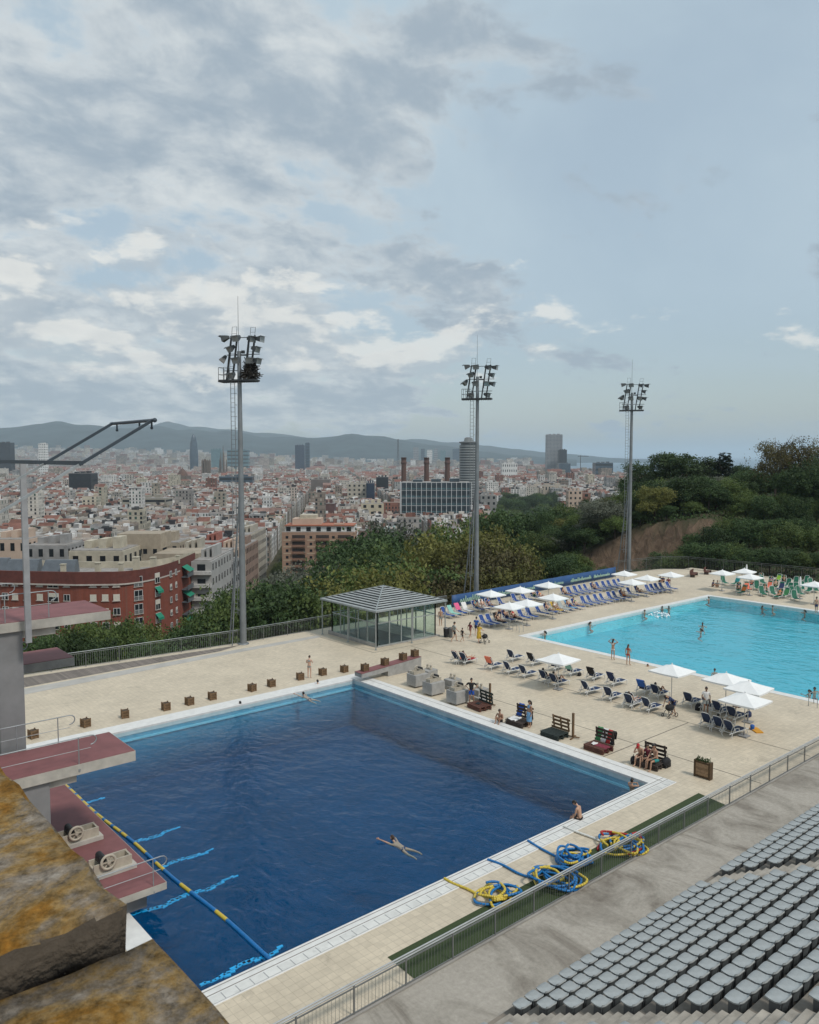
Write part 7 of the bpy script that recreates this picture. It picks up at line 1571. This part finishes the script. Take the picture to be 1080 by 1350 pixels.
# pale yellow block behind the brick one, curved pale block and neighbours beside the street
t, w, h, dp = slab('yellow_building', 'pale yellow rendered block with flat roofs right behind the red brick block', 'apartment block', 88, 160, 727, 208, 15, cream_w, 4)
mb = MB(); mb.bb(w * .05, w * .9, 6, 16, h - 1, h + 3.2); mb.build('upper_block', mat('tan render', (.36, .30, .225), .85, .15, .5), t); mb = MB(); mb.bb(w * .9, w * 1.75, 0, 14, h - 5, h - 1.6); mb.build('side_wing', mat('tan render', (.36, .30, .225)), t)
for u0, u1, y, d, dep, m, lb, st in ((250, 277, 741, 196, 22, mat('pale grey render', (.38, .37, .35), .8, .12, .3), 'narrow pale block with rounded balconies right of the red brick block', 7), (277, 300, 744, 222, 14, mat('grey render', (.30, .29, .28), .8, .15, .4), 'grey block with plant-filled balconies by the street corner', 6), (284, 306, 726, 262, 20, salm, 'salmon block with red roof edge by the street', 6), (232, 262, 727, 236, 16, beige, 'beige block showing behind the end of the red brick block', 6), (262, 285, 716, 290, 20, mat('red render', (.33, .12, .09), .8, .15, .4), 'red rendered house on the left side of the street', 6),
                         (170, 235, 716, 255, 14, mat('tan render', (.36, .30, .225)), 'tan block with roof terraces behind the red brick block', 5), (30, 86, 720, 250, 14, mat('grey render', (.30, .29, .28)), 'grey rendered block behind slate attic boxes', 5), (-20, 34, 712, 262, 16, salm, 'salmon block at the left edge behind the pole', 5), (472, 500, 700, 372, 14, mat('brown roof', (.17, .12, .10), .85, .2, .4), 'brown roofed house right of the balcony block', 5), (500, 525, 704, 380, 12, mat('pale green glazing', (.32, .42, .39), .4, .15, .4), 'house with pale green glazed gallery above the trees', 4), (300, 322, 722, 300, 26, mat('brown render', (.25, .17, .13), .8, .15, .4), 'brown block lining the right side of mast foot', 6), (306, 328, 706, 345, 40, beige, 'beige corner block lining the street', 7)):
    t, w, h, dp = slab('city_house', lb, 'apartment block', u0, u1, y, d, dep, m, st, bay=2.8)
    if 'balconies' in lb:
        for k in range(6): mb = MB(); z = h - 3.2 * (k + 1); mb.bb(-w / 2, w / 2, -dp / 2 - .9, -dp / 2 - .05, z, z + .9); mb.build('balcony', mat('balcony parapet', (.55, .53, .5), .8, .15, 1.), t)
# glass office block under the three chimneys
d = 700; t, w, h, dp = slab('glass_office', 'dark glass office block wrapped in a white steel grid before three chimneys', 'office block', 530, 621, 636, d, 26, mat('office glass', (.055, .075, .09), .3, .35, .12), 0, zb=ground(0, d) - 4)
whs = mat('white steel grid', (.62, .63, .63), .5, .06); sh = 6.0
mb = MB()
for i in range(15): x = -w / 2 - .5 + (w + 1) * i / 14; mb.bb(x - .2, x + .2, -dp / 2 - 1.6, -dp / 2 - .9, 0, h + .4); 
for k in range(7): z = h - k * h * .92 / 6.5; mb.bb(-w / 2 - .8, w / 2 + .8, -dp / 2 - 1.5, -dp / 2 - 1.0, z - .13, z + .13)
for i in range(4): y = -dp / 2 - 1 + (dp + 1) * i / 3; mb.bb(-w / 2 - 1.6, -w / 2 - .9, y - .2, y + .2, 0, h + .4)
for k in range(7): z = h - k * h * .92 / 6.5; mb.bb(-w / 2 - 1.5, -w / 2 - 1., -dp / 2 - 1, dp / 2, z - .13, z + .13)
mb.build('steel_grid', whs, t)
for k in range(6): z = h - (k + .8) * h * .92 / 6.5; mb = MB(); mb.bb(-w / 2 + .2, w / 2 - .2, -dp / 2 - .25, -dp / 2 - .02, z - .5, z + .5); mb.build('spandrel', tealg, t)
for i, u in enumerate((532.5, 562.5, 590)):
    d = 800; s = (u - 540) / FPX * d; g = ground(s, d); z1 = zt(603, d); t = thing('chimney', f'tall brown brick power station chimney, {("leftmost", "middle", "rightmost")[i]} of the three', 'chimney', sd(s, d, g), 0, 'three power station chimneys'); mb = MB(); H = z1 - g; mb.lathe([(3.1, 0), (2.4, H - 7)], 16); mb.build('stack', mat('chimney brick', (.12, .065, .05), .85, .15, .2), t); mb = MB(); mb.lathe([(2.4, H - 7), (2.9, H - 6), (2.9, H - 4.4), (2.5, H - 4), (2.5, H - 1.2), (2.8, H - 1), (2.7, H)], 16); mb.build('stack_head', mat('chimney head', (.10, .055, .045), .85, .1), t)
# round banded tower
d = 1020; s = (617.5 - 540) / FPX * d; g = ground(s, d); t = thing('round_tower', 'round office tower with horizontal pale bands and crown', 'office tower', sd(s, d, g - 2), 0); H = zt(587, d) - g + 2; r = 12.2 / FPX * d
mb = MB(); mb.lathe([(r * .96, 0), (r * .96, H)], 32); mb.build('glass_drum', mat('tower dark glass', (.06, .07, .075), .3, .15, .2), t)
n = 26
for k in range(n): z = H * (k + .4) / n; mb = MB(); mb.lathe([(r, z), (r, z + H / n * .46)], 32); mb.build('band', mat('tower pale band', (.30, .315, .31), .6, .08), t)
mb = MB(); mb.lathe([(r * .82, H), (r * .82, H + 2.2), (r * 1.02, H + 3), (r * 1.02, H + 4.2), (r * .5, H + 5), (r * .42, H + 9), (r * .2, H + 10)], 24); mb.build('crown_deck', mat('tower crown', (.16, .17, .17), .6, .1), t)
# bullet tower, spired church, twin towers and other skyline
d = 3400; s = (256.5 - 540) / FPX * d; g = ground(s, d); t = thing('bullet_tower', 'dark bullet-shaped glass tower standing above the far city', 'tower', sd(s, d, g - 3), 0); H = zt(572, d) - g + 3; r = 5.6 / FPX * d
mb = MB(); mb.lathe([(r * .9, 0), (r, H * .3), (r * .98, H * .55), (r * .86, H * .75), (r * .62, H * .89), (r * .3, H * .97), (r * .05, H)], 24); mb.build('glass_shell', mat('bullet glass', (.05, .075, .10), .3, .25, .05), t)
mb = MB(); mb.lathe([(r * 1.0, H * .1), (r * 1.01, H * .12)], 24); mb.build('ring', tealg, t)
stn = mat('church stone', (.14, .11, .085), .9, .15, .05)
t = thing('spired_church', 'brown church with slender spires just left of the nearest mast', 'church', sd((295 - 540) / FPX * 2600, 2600, ground(-600, 2600)), HEAD); k_ = 2600 / FPX
for dx, dy, yt, r in ((0, 0, 587, 1.2), (-2.4, 2, 594, 1.0), (2.2, 3, 596, 1.0), (-4.2, 1, 603, 1.3), (4.6, 1, 604, 1.2)): mb = MB(); H = zt(yt, 2600) - ground(-600, 2600); mb.lathe([(r * k_, 0), (r * k_ * .85, H * .6), (r * k_ * .45, H * .86), (.3, H)], 10, (-dy * 4, -dx * k_, 0)); mb.build('spire', stn, t)
mb = MB(); mb.bb(-20, 25, -15, 15, 0, 26); mb.build('nave', stn, t)
t = thing('cathedral', 'dark gothic cathedral with square towers left of the spired church', 'church', sd((272 - 540) / FPX * 2000, 2000, ground(-500, 2000)), HEAD); k_ = 2000 / FPX
for dx in (-4.2, -1., 2.2, 4.8): mb = MB(); H = zt(607 + (abs(dx) < 2) * -1.5, 2000) - ground(-500, 2000); mb.bb(-4, 4, -dx * k_ - 2.2, -dx * k_ + 2.2, 0, H); mb.lathe([(1.6, H), (.2, H + 3)], 6, (0, -dx * k_, 0)); mb.build('bell_tower', stn, t)
mb = MB(); mb.bb(-25, 10, -9 * k_ * .6, 9 * k_ * .6, 0, 24); mb.build('nave', stn, t)
t = thing('domed_church', 'brown domed church roof left of the gothic cathedral', 'church', sd((241 - 540) / FPX * 1700, 1700, ground(-480, 1700)), HEAD); k_ = 1700 / FPX; H = zt(627, 1700) - ground(-480, 1700)
mb = MB(); mb.bb(-18, 18, -13, 13, 0, H); mb.build('nave', stn, t); mb = MB(); mb.lathe([(7 * k_, H), (6.6 * k_, H + 4), (3 * k_, H + 12), (.8 * k_, H + 15), (.6, H + 18)], 8); mb.build('dome', mat('dome tiles', (.12, .065, .045), .8, .2, .1), t)
for (nm, lb, ct, u0, u1, y, d, dep, m, st, bd) in (('tower_block', 'taller pale grey tower of the waterfront pair', 'tower', 720.5, 741, 573, 3000, 32, mat('grey tower cladding', (.24, .25, .26), .5, .12, .03), 30, None), ('tower_block', 'shorter dark tower of the waterfront pair', 'tower', 737, 747, 593, 2950, 28, darkg, 0, None), ('office_block', 'black glass office cube rising above roofs below the boom frame', 'office block', 91, 120, 624, 1150, 26, darkg, 6, 1), ('office_block', 'dark slab at the left edge behind the cross beam', 'office block', -8, 15, 583.5, 2600, 30, darkg, 8, None), ('tower_block', 'white and grey slim tower right of the boom pole', 'tower', 52, 61.5, 585, 2600, 20, whitew, 14, None),
      ('office_block', 'dark navy office slab of the pair near the mountains', 'office block', 389.5, 401.5, 587, 3600, 34, navyg, 0, None), ('tower_block', 'slim blue grey tower of the pair near the mountains', 'tower', 403, 408.5, 584, 3700, 22, blueg, 10, None), ('office_block', 'wide teal glass slab behind the spired church', 'office block', 279, 293, 592, 3700, 30, tealg, 0, None), ('office_block', 'wide teal block behind the nearest mast', 'office block', 300, 328, 593, 3700, 30, tealg, 6, 1), ('office_block', 'long blue green office slab crossing behind nearest mast', 'office block', 289, 333, 628, 1500, 20, blueg, 3, 1), ('office_block', 'grey concrete block of many windows left of the nearest mast', 'office block', 280, 318, 656, 900, 18, mat('grey concrete wall', (.27, .265, .25), .85, .12, .1), 7, None),
      ('office_block', 'long beige concrete block with dark window bands', 'office block', 160, 218, 657, 760, 22, mat('beige concrete', (.31, .285, .235), .85, .14, .1), 5, 1), ('office_block', 'brown grey windowless block left of the chimneys', 'office block', 410, 434, 632, 1300, 26, mat('brown grey wall', (.16, .135, .12), .85, .15, .1), 0, None), ('office_block', 'dark maroon wall block above the balcony block', 'office block', 417, 441, 664, 640, 14, mat('maroon wall', (.11, .06, .055), .8, .15, .2), 0, None), ('office_block', 'cream block attached to the navy office slab', 'office block', 458, 483, 638, 950, 22, beige, 7, None), ('office_block', 'navy glazed slab beside the cream block', 'office block', 483, 493.5, 637, 940, 20, navyg, 0, None), ('office_block', 'low dark slab with pale top left of first chimney', 'office block', 496, 512, 629, 1250, 20, darkg, 2, 1),
      ('office_block', 'pale yellow block in front of the chimneys', 'apartment block', 476, 506, 664, 660, 20, mat('pale yellow render', (.50, .44, .32), .8, .12, .2), 5, None), ('office_block', 'white arcaded block left of the beige palace', 'office block', 655, 697, 641, 1300, 30, whitew, 6, None), ('office_block', 'long beige palace with tall pilasters above the park', 'palace', 697, 748, 640, 1280, 26, mat('palace stone', (.43, .37, .30), .8, .12, .1), 2, None), ('city_house', 'salmon house standing above trees right of the park', 'house', 750, 768, 647, 900, 16, salm, 5, None), ('city_house', 'brick house right of the salmon one', 'house', 768, 779, 650, 910, 16, mat('brick wall', (.25, .12, .085), .85, .12, .2), 4, None), ('office_block', 'grey port office block left of the far mast', 'office block', 785, 808, 610, 2300, 40, blueg, 4, 1),
      ('office_block', 'low blue glass block at the foot of the waterfront towers', 'office block', 737, 752, 611, 2700, 40, blueg, 0, None), ('office_block', 'pale port buildings left of the waterfront towers', 'office block', 662, 682, 611, 2100, 30, whitew, 4, None), ('office_block', 'grey slab right of the glass office block', 'office block', 634, 655, 653, 800, 16, mat('grey concrete wall', (.27, .265, .25)), 5, None), ('tower_block', 'far grey tower, first of a row left of the round tower', 'tower', 545, 552, 590, 5200, 24, mat('grey tower cladding', (.24, .25, .26)), 12, None), ('tower_block', 'far slim tower, second of a row left of the round tower', 'tower', 555, 560, 592, 5200, 24, blueg, 10, None), ('tower_block', 'far pale tower, third of a row left of the round tower', 'tower', 563, 570, 593.5, 5200, 24, whitew, 10, None),
      ('tower_block', 'far narrow tower, fourth of a row left of the round tower', 'tower', 572, 577, 592, 5200, 24, mat('grey tower cladding', (.24, .25, .26)), 10, None), ('tower_block', 'far teal tower just left of the dark blue one', 'tower', 580.5, 587.5, 594, 5000, 24, tealg, 0, None), ('tower_block', 'far dark blue tower closest to the round tower', 'tower', 597, 606.5, 592, 5000, 24, blueg, 0, None)):
    slab(nm, lb, ct, u0, u1, y, d, dep, m, st, bd, bay=5.)
s, d = (525 - 540) / FPX * 3000, 3000; t = thing('lattice_tower', 'thin lattice cableway tower left of the chimneys', 'tower', sd(s, d, ground(s, d))); H = zt(579, d) - ground(s, d)
for x, y in ((-1, -1), (1, -1), (1, 1), (-1, 1)): mb = MB(); mb.bar((x * 4, y * 4, 0), (x * 1., y * 1., H), 1.1, 1.1); mb.build('leg', steeld, t)
mb = MB(); 
for k in range(9): z = H * k / 9; e = 4 - 3 * k / 9; mb.bar((-e, -e, z), (e, e, z + H / 9), .7, .7); mb.bar((e, -e, z), (-e, e, z + H / 9), .7, .7)
mb.build('bracing', steeld, t)
s, d = (765 - 540) / FPX * 2600, 2600; t = thing('tower_crane', 'thin tower crane right of the waterfront towers', 'crane', sd(s, d, ground(s, d)), HEAD); H = zt(602, d) - ground(s, d); mb = MB(); mb.bb(-1, 1, -1, 1, 0, H + 4); mb.build('mast', steeld, t); mb = MB(); mb.bb(-.9, .9, -26, 9, H, H + 1.8); mb.build('jib', steeld, t)
# park and street trees in the city
for i in range(46):
    u, d = R.uniform(652, 745), R.uniform(900, 1240); tree(('dark', 'dark', 'mid')[i % 3], u, d, R.uniform(11, 19), 'dark green park tree in front of the beige palace', 1.3, group='park trees in the city')
for i in range(26): u = R.uniform(640, 720); d = R.uniform(640, 880); tree(('dark', 'mid')[i % 2], u, d, R.uniform(10, 16), 'green park tree between the round tower and the slope', 1.3, group='park trees in the city')
for i in range(16):
    p_ = 60 + i * 34; s, d = qp(R.uniform(4, 9), p_); tree(('dark', 'mid')[i % 2], 540 + FPX * s / d, d, R.uniform(10, 15) + (i == 9) * 6, f'street tree in the avenue behind the nearest mast, {ORD[i + 1]} nearest', .9, group='trees along the avenue')
for i in range(22):
    u = R.uniform(640, 850); d = R.uniform(1500, 2300) if i % 2 else R.uniform(1250, 1800)
    if u < 700 or d > 1300: tree('dark', u, d, R.uniform(12, 18), 'dark tree clump among the port buildings', 1.8, group='trees by the port')
for i in range(40):
    u = R.choice((R.uniform(0, 60), R.uniform(90, 135), R.uniform(470, 640), R.uniform(300, 420))); d = R.uniform(900, 2600); tree('dark', u, d, R.uniform(15, 22), 'dark tree standing among the city roofs', 1.3, group='trees among the roofs')
